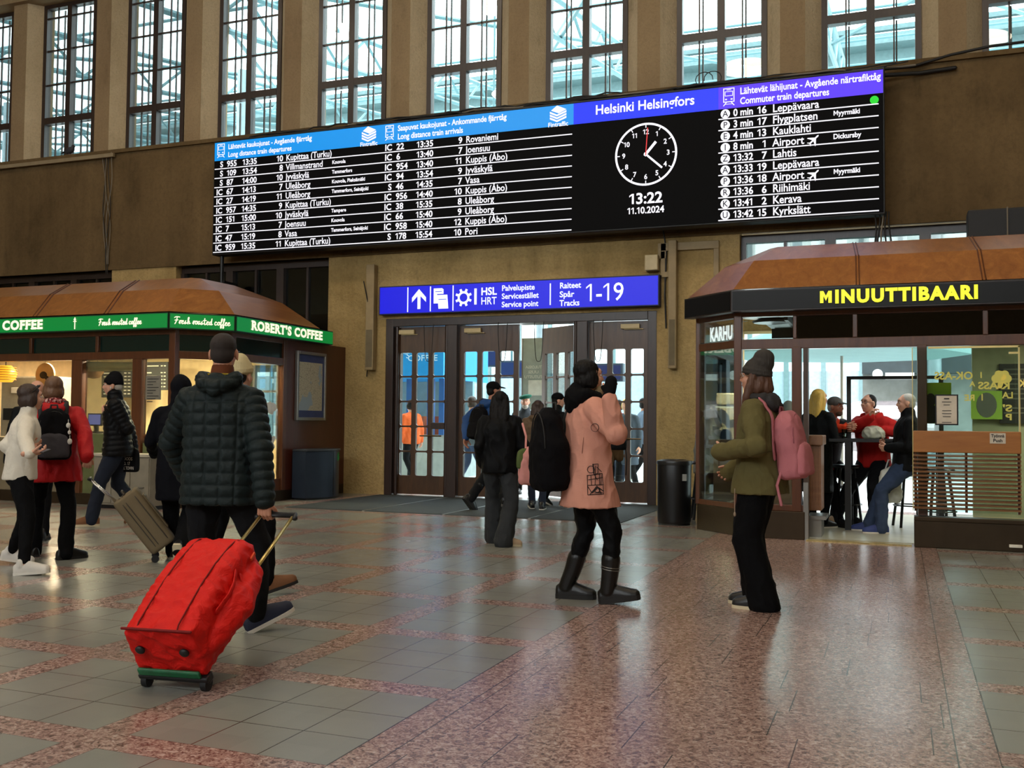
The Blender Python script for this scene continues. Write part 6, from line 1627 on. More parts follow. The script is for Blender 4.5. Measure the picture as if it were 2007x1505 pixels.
q = NT('patterned_scarf'); v_ = q.coords(); q.link(q.ramp(q.noise(v_, 55, 2), [(.42, lin((60, 14, 20))), (.5, lin((170, 24, 34))), (.58, lin((190, 170, 160)))]), q.p.inputs['Base Color']); q.p.inputs['Roughness'].default_value = .9
f.add('scarf', m.mesh('s'), [q.m]); red = f
GREYB = cloth('grey_pack_cloth', (66, 64, 70)); BLKPK = cloth('black_pack_cloth', (11, 10, 13))
t, c, R3 = backpack('grey and black backpack worn by the woman in the red jacket', f, BLKPK, RUB, .30, .16, .45, .02, -.225, tone2=GREYB)
for (x, z, s_) in ((.11, .30, .018), (.12, .24, .014), (.125, .16, .02)):
    m = MB(); m.ell(c+R3 @ V(x, -.11, z), (s_, s_*.6, s_*1.3), R3); m.tube([c+R3 @ V(x, -.10, z), c+R3 @ V(x, -.10, z+.05)], .003, 5); m.build('key_charm', plain('white_charm', (214, 210, 200), 0.5), t, smooth='all')
hand_r = at_y(176, 938, 6.82)
A = at_z(303, 1098); L_ = hand_r-A; wd = Vector((-L_.y, L_.x, 0)).normalized()
t, R, P, Tv = wheeled_case('suitcase', 'tan two wheeled suitcase tilted behind the woman in the red jacket', A, wd, L_, .38, .58, .24, None, None, None, None, None)
TANC = cloth('tan_case_cloth', (112, 98, 74), 0.7, 500, 0.2, 10); TAND = plain('tan_case_trim', (62, 54, 42), 0.6)
m = MB(); rings = []
for u, q in ((0, .9), (.02, .97), (.08, 1), (.5, 1.015), (.92, 1), (.98, .97), (1, .9)):
    rings.append([P(.19*q*math.copysign(abs(math.cos(a))**.3, math.cos(a)), .56*u, .12+.12*q*math.copysign(abs(math.sin(a))**.3, math.sin(a))) for a in [i*2*PI/40 for i in range(40)]])
m.loft(rings); me = soup_mesh(m, .009, 4); me.transform(Matrix.Translation(-A)); link_mesh('shell', me, [TANC], t, 'all', local=True)
for z in (.07, .10, .19):
    m = MB(); m.tube([P(.193*math.copysign(abs(math.cos(a))**.3, math.cos(a)), .28+.284*math.copysign(abs(math.sin(a))**.3, math.sin(a)), z) for a in [i*2*PI/40 for i in range(41)]], .005, 5); m.build('zip_seam', TAND, t, smooth='all')
m = MB(); m.obox(P(0, .30, .243), (.28, .36, .02), R); m.build('front_pocket', TANC, t, bevel=.012)
m = MB(); m.obox(P(.07, .46, .256), (.10, .012, .008), R); m.build('pocket_tag', STEEL, t)
for x in (-.15, .15):
    c_ = P(x, .0, .03); c_.z = .032; m = MB(); m.tube([c_-wd*.014, c_+wd*.014], .032, 16, ends=False); m.build('wheel', RUB, t, smooth=True)
gl = R.transposed() @ (hand_r-P(0, 0, 0))
for x in (-.07, .07): m = MB(); m.tube([P(x, .55, .03), P(x, gl.y-.01, gl.z)], .0085, 8, ends=False); m.build('handle_pole', plain('bright_steel', (206, 204, 200), 0.25, 0.9, vary=0), t, smooth='all')
m = MB(); m.tube([P(-.085, gl.y, gl.z), P(.085, gl.y, gl.z)], .015, 10); m.build('grip', BLKTR, t, smooth='all')
m = MB(); m.tube([P(-.06, .57, .12), P(-.05, .60, .12), P(.05, .60, .12), P(.06, .57, .12)], .01, 8); m.build('carry_handle', TAND, t, smooth='all')

# ---------------- woman in the white jacket with phone
rp_ = at_y(-70, 1000, 6.08)
f = Fig('woman in white jacket and white trainers holding a phone, sunglasses on her hair', (rp_.x, rp_.y), -40, 1.58, lean=5, head=(8, 2), feet={'R': dict(p=g(46, 1127), pitch=-4, wyaw=-58), 'L': dict(p=g(22, 1104), pitch=10, wyaw=-50)}, hands={'R': at_y(58, 893, 5.93), 'L': at_y(50, 876, 6.22)}, poles={'R': (.3, -.9, -.6), 'L': (-.3, -.9, -.6)})
f.body(FAIR, 'LR', (.55, .6), hd={'R': (-.05, 1, .1), 'L': (.3, 1, .1)}, palm={'R': (-.35, -.1, .9), 'L': (.5, 0, .8)}); f.legs('trousers', BLACKC, (.105, .09, .07, .06, .05), .06)
WHJ = cloth('white_fleece', (216, 208, 192), 0.9, 500, 0.4, 10)
f.top('white_jacket', WHJ, [(-.06, .20, .15, 0)]+JACKET[2:], (.078, .072, .066, .064, .052), .0, collar=(.075, .05), crease=.0045); f.shoes(WHITES, WSOLE); f.hair('bob', HBR)
m = MB()
for sg in (-1, 1): m.ell(f.hp(.035*sg, .055, .105), (.026, .008, .016), f.RH @ rotx(-.6))
m.tube([f.hp(-.08, -.01, .05), f.hp(-.06, .045, .10), f.hp(.06, .045, .10), f.hp(.08, -.01, .05)], .004, 5); f.add('sunglasses', m.mesh('s'), [BLKTR])
pc = at_y(84, 884, 6.03); t = thing('phone', 'dark mobile phone in the hands of the woman in white', 'phone', pc)
m = MB(); Rp = rotz(math.radians(-20)) @ rotx(.35); m.obox(pc, (.15, .072, .009), Rp); m.build('phone_case', BLKTR, t, bevel=.004); m = MB(); m.obox(pc+Rp @ V(0, 0, .006), (.14, .064, .002), Rp); m.build('phone_screen', glow('phone_screen', (90, 88, 92), .4), t)
t = thing('hip_bag', 'black bag hanging at the hip of the woman in the white jacket', 'bag', f.wp(-.20, .10, .8))
m = MB(); slab_bag(m, f.wp(-.24, .10, .70), rotz(.6), .26, .10, .24); me = soup_mesh(m, .01, 3); me.transform(Matrix.Translation(-Vector(t.location))); link_mesh('pouch', me, [BLACKN], t, 'all', local=True)
m = MB(); m.tube([f.wp(-.24, .10, .92), f.wp(-.21, .08, 1.1), f.wp(-.12, .04, 1.33)], .012, 6); m.build('strap', BLACKN, t, smooth='all')

# ---------------- bald person in black behind them
rp_ = at_y(66, 1000, 7.8)
f = Fig('bald person in black jacket standing between the white and the red jacket', (rp_.x, rp_.y), 44, 1.65, head=(12, 0))
f.body(FAIR, '', face=False); f.legs('trousers', BLACKC); f.top('jacket', BLACKN, JACKET, collar=(.078, .05), hood='down'); f.shoes(BLKSHOE, BSOLE)

# ---------------- man in the black beanie at the counter
f = Fig('man in black beanie and black puffer jacket facing the coffee counter', (-8.62, 9.36), 128, 1.80, lean=4, bw=1.14, head=(0, -2), feet={'L': dict(p=(-.10, .22)), 'R': dict(p=(.10, -.30), pitch=22)}, hands={'L': at_y(214, 814, 9.22), 'R': at_y(262, 884, 9.60)}, poles={'L': (-.4, -.9, -.3), 'R': (.5, -.9, 0)})
f.body(FAIR, 'LR', (.7, .9), palm={'L': (.5, -.1, .5)}); f.legs('jeans', DKDENIM, (.112, .098, .078, .074, .072), 0)
f.top('puffer_jacket', cloth('black_puffer', (14, 14, 16), 0.45, 700, .2, 20), [(-.12, .215, .165, 0), (-.04, .218, .17, 0)]+[(z, a*1.06, b*1.12, y) for z, a, b, y in JACKET[2:]], (.09, .086, .08, .076, .062), .0, collar=(.085, .06), quilt=quilt_fn(.06, .011, (), .055), crease=.002); f.shoes(BRSHOE, CSOLE); f.hair('crop', HGR); f.beanie(cloth('black_knit', (14, 14, 16)))
m = MB(); m.ell(f.hp(.082, .012, -.03), (.008, .01, .014), f.RH); m.ell(f.hp(-.082, .012, -.03), (.008, .01, .014), f.RH); f.add('earbud', m.mesh('e'), [WHITES])
c = at_y(254, 925, 9.50); t = thing('tote_bag', 'small black tote with white lettering hanging from the hand of the beanie man', 'tote bag', c)
m = MB(); slab_bag(m, c, rotz(math.radians(10)), .25, .07, .30, .6, .95); me = soup_mesh(m, .009, 3); me.transform(Matrix.Translation(-c)); link_mesh('pouch', me, [BLACKN], t, 'all', local=True)
m = MB()
for i, (s_, w_) in enumerate((('BLK TOWN', .17), ('NO. 17', .12), ('GOODS', .15), ('CITY', .12))): put_text(m, s_, c+Vector((-.085, -.055, .03+.055*i)), .036, ex=(.985, .17, 0), width=w_, off=.02)
m.build('lettering', WHITES, t)
for dx in (-.05, .05): m = MB(); m.tube([c+Vector((dx*1.2, 0, .28)), c+Vector((dx, 0, .36)), c+Vector((dx*.3, 0, .40))], .008, 6); m.build('tote_handle', BLACKN, t, smooth='all')

# ---------------- people heading for the doors
rp_ = at_y(948, 900, 12.75)
f = Fig('man in blue jacket and dark cap stepping onto the mat by the doors', (rp_.x, rp_.y), -18, 1.83, lean=7, head=(-30, 0), feet={'L': dict(p=g(922, 1000), pitch=48, wyaw=-35), 'R': dict(p=(.10, .35), pitch=-8)}, hands={'L': (-.30, -.02, .98), 'R': (.3, .15, .95)}, fine=1.3)
f.body(TAN, 'LR', face=True); f.legs('trousers', DKTROU, (.11, .095, .075, .07, .066), .02); f.top('blue_jacket', cloth('blue_shell', (28, 66, 118), 0.6), JACKET, (.085, .08, .074, .07, .056), hood='down'); f.shoes(BLKSHOE, BSOLE, 'boot'); f.hair('crop', HDK); f.cap(BLACKC)
backpack('dark rucksack on the back of the man in the blue jacket', f, BLKPK, RUB, .30, .18, .46, .0, -.235)
f = Fig('woman with long black hair in black coat and flared grey trousers walking to the doors', (-3.74, 9.56), 18, 1.58, lean=3, head=(-6, 0), feet={'R': dict(p=g(988, 1071), wyaw=-50, pitch=4), 'L': dict(p=(-.13, .14), pitch=-10)}, hands={'R': (.27, .03, .86), 'L': (-.28, .06, .9)})
f.body(FAIR, '', face=False); f.legs('flared_trousers', cloth('grey_flannel', (44, 46, 48)), (.112, .096, .088, .098, .112), -.01, crease=.008); f.top('black_coat', BLACKN, [(-.12, .205, .16, 0), (-.04, .205, .16, 0)]+[(z, a*1.04, b*1.1, y) for z, a, b, y in JACKET[2:]], (.082, .076, .07, .066, .056), 0, crease=.009); f.shoes(BEIGESH, CSOLE); f.hair('straight', HDK)
c = at_y(1046, 950, 9.36); t = thing('tote_bag', 'pink and green tote hanging from the shoulder of the long haired woman', 'tote bag', c)
m = MB(); slab_bag(m, c, rotz(.9), .34, .12, .38, .6, .9); me = soup_mesh(m, .011, 4); creases(me, .008, 9, 7, 2); me.transform(Matrix.Translation(-c)); link_mesh('pouch', me, [cloth('pink_canvas', (206, 140, 134))], t, 'all', local=True)
m = MB(); slab_bag(m, c+Vector((-.06, -.075, .16)), rotz(.9), .20, .06, .20, .6, .9); m.build('green_patch', cloth('olive_canvas', (84, 98, 54)), t, smooth='all')
m = MB(); m.tube([c+Vector((-.08, -.02, .34)), at_y(1031, 855, 9.38), at_y(1024, 830, 9.5)], .012, 6, flat=.5); m.build('strap', cloth('pink_canvas', (206, 140, 134)), t, smooth='all')
q = g(1054, 1000)
f = Fig('small woman in beige hooded puffer jacket going through the open door', (q[0], q[1]), 20, 1.58, feet={'R': dict(p=(.06, .05), pitch=0), 'L': dict(p=(-.08, .22), pitch=-8)}, fine=1.4)
f.body(FAIR, '', face=False); f.legs('trousers', DKDENIM); f.top('puffer_jacket', cloth('beige_puffer', (104, 84, 62), 0.55), JACKET, (.088, .084, .078, .072, .058), hood='down', quilt=quilt_fn(.075, .011, (), .07), crease=.002); f.shoes(BLKSHOE, WSOLE); f.hair('straight', HBR)
rp_ = at_y(1084, 900, 14.2)
f = Fig('person in dark cap and black jacket just inside the open door', (rp_.x, rp_.y), -35, 1.70, head=(-25, 0), feet={'R': dict(p=(.09, .15)), 'L': dict(p=(-.08, -.1), pitch=25)}, fine=1.4)
f.body(FAIR, '', face=True); f.legs('trousers', BLACKC); f.top('jacket', BLACKN, JACKET, collar=(.08, .05)); f.shoes(BLKSHOE, WSOLE); f.hair('crop', HDK); f.cap(BLACKC)
rp_ = at_y(1029, 900, 16.4)
f = Fig('man with green beret and pale beard coming in beyond the open door', (rp_.x, rp_.y), 198, 1.73, fine=1.6)
f.body(FAIR, 'LR'); f.legs('trousers', BLACKC); f.top('jacket', cloth('slate_jacket', (60, 66, 72)), JACKET, collar=(.08, .05)); f.shoes(BLKSHOE, BSOLE); f.hair('crop', HGR)
m = MB(); m.ell(f.hp(0, .0, .085), (.115, .12, .045), f.RH @ roty(.2)); f.add('beret', m.mesh('b'), [cloth('green_felt', (18, 84, 66))])
m = MB(); m.ell(f.hp(0, .05, -.085), (.055, .045, .045), f.RH); f.add('beard', m.mesh('b'), [HGR])
rp_ = at_y(1186, 900, 11.9)
f = Fig('person in khaki coat with black shoulder bag half hidden behind the pink coat', (rp_.x, rp_.y), 16, 1.72, feet={'L': dict(p=g(1146, 1018), yaw=10), 'R': dict(p=(.1, .12))}, fine=1.2)
f.body(FAIR, '', face=False); f.legs('trousers', BLACKC); f.top('khaki_coat', cloth('khaki_cotton', (88, 66, 40)), [(-.30, .20, .16, 0)]+COAT[2:], (.085, .08, .072, .068, .056), hood='down'); f.shoes(BEIGESH, CSOLE); f.hair('bob', HDK)
t = thing('shoulder_bag', 'black shoulder bag worn over the khaki coat', 'bag', f.wp(.16, -.14, .95))
m = MB(); slab_bag(m, f.wp(.15, -.2, .92), rotz(.3), .22, .12, .26); me = soup_mesh(m, .01, 3); me.transform(Matrix.Translation(-Vector(t.location))); link_mesh('pouch', me, [BLACKN], t, 'all', local=True)
m = MB(); m.tube([f.wp(.18, -.18, 1.15), f.wp(.17, -.13, 1.3), f.wp(.12, -.02, 1.46)], .014, 6, flat=.5); m.tube([f.wp(.24, -.16, 1.0), f.wp(.26, -.16, .8), f.wp(.25, -.15, .62)], .006, 5); m.build('strap', BLACKN, t, smooth='all')

# ---------------- photographer in the pink coat
f = Fig('person in long pink coat and black boots lifting a gloved hand to take a photo', (-2.00, 6.78), -66, 1.70, lean=-2, twist=14, head=(2, 3), feet={'L': dict(p=g(1112, 1172), wyaw=-78), 'R': dict(p=g(1194, 1183), wyaw=-80, pitch=-9)},
        hands={'R': at_y(1194, 778, 6.50), 'L': at_y(1188, 802, 6.92)}, poles={'R': (.75, .55, -1.0), 'L': (-.7, .2, -1)}, fine=.9)
pink = f
f.body(FAIR, 'LR', (.9, .75), hd={'R': (0, .12, 1)}, palm={'R': (-.9, .3, 0)}); f.legs('trousers', BLACKN, (.112, .096, .070, .062, .056), .12, crease=.010)
PINKC = cloth('pink_wool', (208, 146, 126), 0.9, 600, 0.3, 8, 0.06)
PR = [(-.245, .238, .215, .012), (-.12, .224, .19, .006), (0, .212, .165, 0), (.12, .205, .152, 0), (.26, .205, .150, 0), (.38, .208, .150, 0), (.44, .196, .135, 0), (.49, .150, .11, 0), (.52, .10, .09, 0)]
coat = f.top('pink_coat', PINKC, PR, (.094, .086, .080, .068, .054), .015, .009, .007, seed=4)
m = MB(); k = f.k
m.ell(f.sp(.535*k)+f.Rb @ V(0, -.085*k, 0), (.115*k, .085*k, .10*k), f.Rb); m.tube([f.sp(.47*k)+f.Rb @ V(0, -.12*k, -.0), f.sp(.60*k)+f.Rb @ V(0, -.075*k, 0)], [.05*k, .06*k], 10)
for u in (-1, 1): m.tube([f.sp(.565*k)+f.Rb @ V(.09*u*k, -.04*k, 0), f.sp(.545*k)+f.Rb @ V(.085*u*k, .06*k, -.01), f.sp(.50*k)+f.Rb @ V(.03*u*k, .10*k, 0)], [.05*k, .042*k, .03*k], 10)
me = soup_mesh(m, .009, 5); creases(me, .007, 14, 10, 3); f.add('hood', me, [BLACKC])
f.shoes(BLKSHOE, BSOLE, 'boot'); f.hair('bob', HDK)
m = MB(); m.ell(f.hp(.01, .05, -.105), (.05, .045, .05), f.RH); f.add('neck_warmer', m.mesh('n'), [cloth('sand_knit', (150, 128, 96))])
m = MB(); d = V(0, .12, 1).normalized(); W_ = f.wr['R']; m.tube([W_-d*.03, W_+d*.03, W_+d*.07, W_+d*.105], [.036, .040, .044, .042], 12, flat=.8, ref=(-.9, .3, 0)); m.tube([W_+d*.03+f.th*.02, W_+d*.06+f.th*.05], [.022, .017], 8); f.add('glove', soup_mesh(m, .006, 3), [cloth('black_knit', (14, 14, 16))])
def on_coat(fig, ob, px, py, out=.003):
    me = ob.data; bv = BVHTree.FromPolygons([v.co for v in me.vertices], [p.vertices for p in me.polygons])
    o = fig.inv @ Vector((0, 0, CAMZ)); d = (fig.inv.to_3x3() @ ray(px, py)).normalized(); h, n, i, q = bv.ray_cast(o, d)
    return (h+n*out) if h else None
def strokes(fig, ob, name, lines, r, mat):
    m = MB()
    for ln in lines:
        pts = []
        for (x0, y0), (x1, y1) in zip(ln, ln[1:]):
            n = max(2, int(math.hypot(x1-x0, y1-y0)/3))
            for i in range(n): pts.append((x0+(x1-x0)*i/n, y0+(y1-y0)*i/n))
        pts.append(ln[-1]); P_ = [on_coat(fig, ob, *q) for q in pts]; P_ = [q for q in P_ if q]
        if len(P_) > 1: m.tube(P_, r, 5, flat=.5)
    if m.v: fig.add(name, m.mesh(name), [mat])
circ = lambda x, y, r, n=10: [(x+r*math.cos(i*2*PI/n), y+r*math.sin(i*2*PI/n)) for i in range(n+1)]
strokes(f, coat, 'printed_motif', [[(1151, 932), (1180, 928), (1183, 968), (1152, 970), (1151, 932)], [(1152, 951), (1182, 950)], circ(1158, 920, 7), [(1162, 910), (1172, 909), (1171, 928), (1164, 930), (1162, 910)], [(1158, 932), (1159, 950)], [(1167, 914), (1166, 950)], [(1174, 928), (1175, 950)], [(1152, 953), (1160, 966), (1172, 955), (1182, 962)], [(1156, 969), (1170, 952), (1178, 968)], circ(1170, 960, 5), [(1163, 927), (1170, 940)], [(1178, 932), (1178, 948)], [(1166, 966), (1180, 965)], [(1154, 940), (1180, 936)], [(1170, 916), (1178, 924)]], .0045, plain('motif_black', (22, 18, 20), 0.7))
strokes(f, coat, 'round_motif', [circ(1166, 838, 8, 20)], .0025, plain('motif_black', (22, 18, 20), 0.7))
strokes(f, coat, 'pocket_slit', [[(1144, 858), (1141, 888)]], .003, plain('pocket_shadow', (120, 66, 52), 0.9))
m = MB()
for dz in (.30, .33):
    fk, sh_ = f.an['R'], f.kn['R']; c = f.an['R'].lerp(f.kn['R'], dz*1.3); m.tube([c+V(.066*math.cos(a), .066*math.sin(a), -.02*abs(math.sin(a/2+.8))) for a in [i*PI/8 for i in range(17)]], .003, 5)
f.add('boot_chain', m.mesh('c'), [STEEL])
backpack('big black backpack slung low on the back of the pink coat', f, BLKPK, RUB, .36, .26, .58, -.12, -.285, pocket=False, side=-.05, taper=.72, top=.6, front=False, straps=(-1,))

# ---------------- woman in the olive jacket
f = Fig('woman in dark grey beanie and olive jacket wearing the pink backpack', (-.88, 7.02), 80, 1.70, lean=1, head=(0, 2), feet={'L': dict(p=(-.06, -.03), yaw=2), 'R': dict(p=(.09, .05), yaw=-2)}, hands={'L': at_y(1424, 884, 6.86), 'R': (.16, .24, .96)}, poles={'L': (-.5, -1, -.1), 'R': (.5, -1, -.1)}, fine=.9)
f.body(FAIR, 'LR', (.7, .7), palm={'L': (.8, 0, .3)}); f.legs('wide_trousers', BLACKC, (.118, .112, .108, .108, .112), -.02, crease=.006)
OLIVE = cloth('olive_cotton', (96, 88, 52), 0.9, 700, 0.35, 9)
coat = f.top('olive_jacket', OLIVE, [(-.125, .226, .19, 0), (-.02, .216, .178, 0), (.09, .195, .150, 0), (.14, .188, .145, 0), (.26, .195, .150, 0)]+JACKET[4:], (.086, .082, .078, .072, .064), -.06, .009, .007, collar=(.075, .03), seed=7)
m = MB(); k = f.k; m.ell(f.sp(.51*k)+f.Rb @ V(0, -.105*k, 0), (.11*k, .05*k, .075*k), f.Rb @ rotx(-.3))
for u in (-1, 1): m.tube([f.sp(.55*k)+f.Rb @ V(.075*u*k, .02*k, 0), f.sp(.55*k)+f.Rb @ V(.08*u*k, -.06*k, 0), f.sp(.49*k)+f.Rb @ V(.05*u*k, -.13*k, 0)], [.03*k, .036*k, .03*k], 10)
me = soup_mesh(m, .009, 4); creases(me, .005, 14, 10, 1); f.add('hood', me, [cloth('charcoal_fleece', (52, 50, 50))])
f.shoes(BLKSHOE, CSOLE); f.hair('side', HAUB); f.beanie(cloth('grey_knit', (60, 56, 52)), slouch=.06); f.glasses(plain('thin_frame', (140, 110, 80), 0.3, 0.6))
strokes(f, coat, 'waist_cord', [[(1472, 893), (1490, 888), (1512, 884), (1524, 880)]], .003, cloth('olive_seam', (70, 64, 38)))
m = MB(); a = f.local(at_y(1440, 958, 6.85)); m.tube([a, a+V(0, 0, -.16)], .0035, 5); m.ell(a+V(0, 0, -.17), (.009, .009, .016)); f.add('drawstring', m.mesh('d'), [cloth('pale_cord', (150, 130, 110))])
PINKB = cloth('pink_pack_cloth', (186, 112, 118), 0.8, 500, .35, 10)
t, c, R3 = backpack('dusty pink backpack worn over the olive jacket', f, PINKB, cloth('pink_trim', (150, 84, 92)), .31, .19, .46, -.02, -.245, tone2=PINKB, strapm=PINKB, tilt=-6, front=False)
m = MB(); m.tube([c+R3 @ V(-.14, .05, .05), c+R3 @ V(-.16, .08, -.03), c+R3 @ V(-.15, .07, -.16)], .010, 6, flat=.4); m.build('loose_strap', PINKB, t, smooth='all')

# ---------------- people in the bar
rp_ = at_y(1601, 900, 12.75)
f = Fig('woman with long blonde hair in black coat standing at the bar table', (rp_.x, rp_.y), -35, 1.70, head=(-15, 4), hands={'L': (-.12, .30, 1.10), 'R': (.18, .28, 1.10)}, fine=1.2)
f.body(FAIR, 'LR', face=False); f.legs('trousers', BLACKC); f.top('black_coat', BLACKN, [(-.48, .20, .165, 0), (-.3, .20, .16, 0)]+COAT[2:], collar=(.075, .03), seed=3); f.shoes(BLKSHOE, WSOLE); f.hair('straight', HBL)
rp_ = at_y(1618, 900, 13.35)
f = Fig('man in grey cap with orange sleeves leaning on the bar table', (rp_.x, rp_.y), -135, 1.76, lean=14, head=(18, 0), sit=.80, feet={'R': dict(p=(.16, .42)), 'L': dict(p=(-.16, .30))}, hands={'R': at_y(1658, 838, 12.80), 'L': at_y(1668, 840, 12.86)}, poles={'R': (1, -.2, -.4), 'L': (-1, -.2, -.4)}, knee={'R': (.3, 1, .6), 'L': (-.3, 1, .6)}, fine=1.1)
f.body(TAN, 'LR', (.9, .9)); f.legs('trousers', BLACKC); f.top('orange_shirt', cloth('orange_fleece', (214, 60, 24)), [(z, a*.95, b*.95, y) for z, a, b, y in JACKET]); f.shoes(BLKSHOE, BSOLE); f.hair('crop', HGR); f.cap(cloth('grey_cap', (92, 90, 88)))
k = f.k; m = MB(); m.loft([[f.sp(z*k)+f.Rb @ V(a*1.04*k*math.cos(t_), b*1.06*k*math.sin(t_), 0) for t_ in [i*PI/12 for i in range(24)]] for z, a, b, y in JACKET[1:7]])
for sd in 'LR': m.tube([f.sh[sd], f.sh[sd].lerp(f.el[sd], .55)], [.09, .085], 12)
f.add('body_warmer', soup_mesh(m, .013, 3), [cloth('dark_gilet', (44, 42, 42))]); m = MB(); m.ell(f.hp(0, .048, -.075), (.052, .045, .045), f.RH); f.add('beard', soup_mesh(m, .008, 2), [plain('beard_brown', (92, 66, 48), .8)])
rp_ = at_y(1713, 900, 13.25)
f = Fig('man in red hoodie and glasses resting his chin on his hand in the bar', (rp_.x, rp_.y), 148, 1.78, lean=8, head=(-8, 4), sit=.82, feet={'R': dict(p=(.22, .50)), 'L': dict(p=(-.16, .22))}, hands={'R': at_y(1706, 818, 12.86), 'L': at_y(1730, 845, 13.0)}, poles={'R': (1, .2, -.7), 'L': (-1, .1, -.6)}, knee={'R': (.3, 1, .6), 'L': (-.3, 1, .5)}, fine=1.1)
f.body(FAIR, 'LR', (1.0, .7), hd={'R': (-.4, .1, .8)}); f.legs('trousers', DKTROU, (.115, .10, .08, .074, .07), 0); f.top('red_hoodie', cloth('red_fleece', (176, 26, 22)), [(-.1, .205, .155, 0)]+[(z, a*1.04, b*1.08, y) for z, a, b, y in JACKET[1:]], (.088, .082, .074, .07, .056), hood='down'); f.shoes(BEIGESH, BSOLE); f.hair('crop', HDK); f.glasses(BLKTR)
c = at_y(1712, 838, 12.86); t = thing('crumpled_bag', 'crumpled pale carrier bag on the bar table before the red hoodie', 'carrier bag', (c.x, c.y, 1.087)); c.z = 1.087
m = MB(); slab_bag(m, c, rotz(.3), .26, .2, .15, .8, .8); me = soup_mesh(m, .011, 2); creases(me, .013, 9, 9, 1); me.transform(Matrix.Translation(-c)); link_mesh('crumpled_film', me, [plain('pale_film', (170, 168, 148), .4)], t, 'all', local=True)
rp_ = at_y(1778, 900, 12.5)
f = Fig('man in black jacket and jeans with blue shoes sitting in the bar doorway', (rp_.x, rp_.y), 98, 1.74, lean=-2, head=(0, -2), sit=.82, feet={'L': dict(p=(-.10, .30)), 'R': dict(p=(.14, .40))}, hands={'L': at_y(1742, 878, 12.35), 'R': at_y(1738, 872, 12.55)}, poles={'L': (-.7, -.9, -.2), 'R': (.7, -.9, -.2)}, knee={'L': (-.1, 1, .7), 'R': (.1, 1, .7)}, fine=1.1)
f.body(FAIR, 'LR', (.7, .7), palm={'L': (.3, -.8, .3), 'R': (-.3, -.8, .3)}); f.legs('jeans', DENIM, (.118, .102, .082, .078, .074), 0, crease=.01); f.top('black_jacket', BLACKN, [(-.1, .21, .17, 0)]+[(z, a*1.05, b*1.15, y) for z, a, b, y in JACKET[1:]], (.09, .084, .076, .07, .058), collar=(.08, .06)); f.shoes(BLUESHOE, WSOLE); f.hair('crop', HGR)
c = at_y(1745, 985, 12.62); t = thing('carrier_bag', 'white plastic carrier bag hanging behind the jeans of the seated man', 'carrier bag', c)
m = MB(); slab_bag(m, c, rotz(.2), .27, .12, .42, .7, .85); me = soup_mesh(m, .011, 2); creases(me, .012, 10, 8, 1); me.transform(Matrix.Translation(-c)); link_mesh('film_pouch', me, [plain('white_film', (206, 204, 190), .4)], t, 'all', local=True)
m = MB(); m.tube([c+V(-.05, 0, .40), c+V(-.02, 0, .50), c+V(.03, 0, .50), c+V(.05, 0, .40)], .008, 6); m.build('bag_handle', plain('white_film', (206, 204, 190), .4), t, smooth='all')
t = thing('drinking_glass', 'small tumbler between the hands of the man in the grey cap', 'glass', (at_y(1655, 838, 12.7).x, 12.72, 1.087))
m = MB(); m.lathe((at_y(1655, 838, 12.7).x, 12.72, 1.087), [(.001, 0), (.028, 0), (.034, .11), (.031, .11), (.026, .008), (.001, .008)], 18); m.build('tumbler', pane('tumbler_glass', (220, 230, 225), 1.0), t, smooth=True)
rp_ = at_y(1381, 900, 13.2)
f = Fig('white haired person in grey sitting behind the corner pane of the bar', (rp_.x, rp_.y), -95, 1.68, sit=.72, feet={'L': dict(p=(-.1, .35)), 'R': dict(p=(.1, .35))}, knee={'L': (0, 1, .8), 'R': (0, 1, .8)}, fine=1.3)
f.body(FAIR, 'LR'); f.legs('trousers', DKTROU); f.top('grey_jacket', cloth('grey_wool', (104, 104, 96)), JACKET, collar=(.078, .05)); f.shoes(BLKSHOE, BSOLE); f.hair('crop', HGR); stool(rp_.x, rp_.y, 'black bar stool under the white haired person')
rp_ = at_y(1548, 900, 13.9)
f = Fig('grey haired person seated behind the pink backpack, only the head showing', (rp_.x, rp_.y), 30, 1.68, sit=.80, feet={'L': dict(p=(-.1, .35)), 'R': dict(p=(.1, .35))}, knee={'L': (0, 1, .8), 'R': (0, 1, .8)}, fine=1.4)
f.body(FAIR, '', face=False); f.legs('trousers', BLACKC); f.top('jacket', BLACKC, JACKET); f.shoes(BLKSHOE, BSOLE); f.hair('crop', HGR); stool(rp_.x, rp_.y, 'black bar stool under the grey haired person')

# ---------------- people out on the concourse
OUT = [(921, 17.6, -30, 'person in grey jacket and blue jeans seen through the middle door panes', cloth('grey_anorak', (96, 104, 112)), DENIM, HBR, 1.74), (1229, 17.8, 170, 'person in dark skirted coat walking beyond the bar side door', cloth('slate_coat', (70, 78, 88)), BLACKC, HBL, 1.7), (1212, 19.5, 20, 'person in red top far beyond the bar side door', cloth('crimson_top', (190, 30, 46)), DKDENIM, HDK, 1.72),
       (806, 18.6, 60, 'person in orange jacket in front of the blue stall', cloth('orange_anorak', (206, 90, 40)), BLACKC, HDK, 1.7), (1258, 20.5, -60, 'person in blue grey jacket beyond the bar side door', cloth('bluegrey_anorak', (92, 108, 126)), DKTROU, HDK, 1.78)]
for px, y, hd_, lab, cm, tm, hm, hh in OUT:
    rp_ = at_y(px, 900, y)
    f = Fig(lab, (rp_.x, rp_.y), hd_, hh, feet={'R': dict(p=(.09, .2), pitch=-8), 'L': dict(p=(-.09, -.2), pitch=30)}, fine=1.9, grp='people out on the concourse')
    f.body(FAIR, 'LR', face=False); f.legs('trousers', tm, crease=.004); f.top('jacket', cm, JACKET if px != 1229 else COAT, crease=.004); f.shoes(BLKSHOE, WSOLE); f.hair('bob', hm)
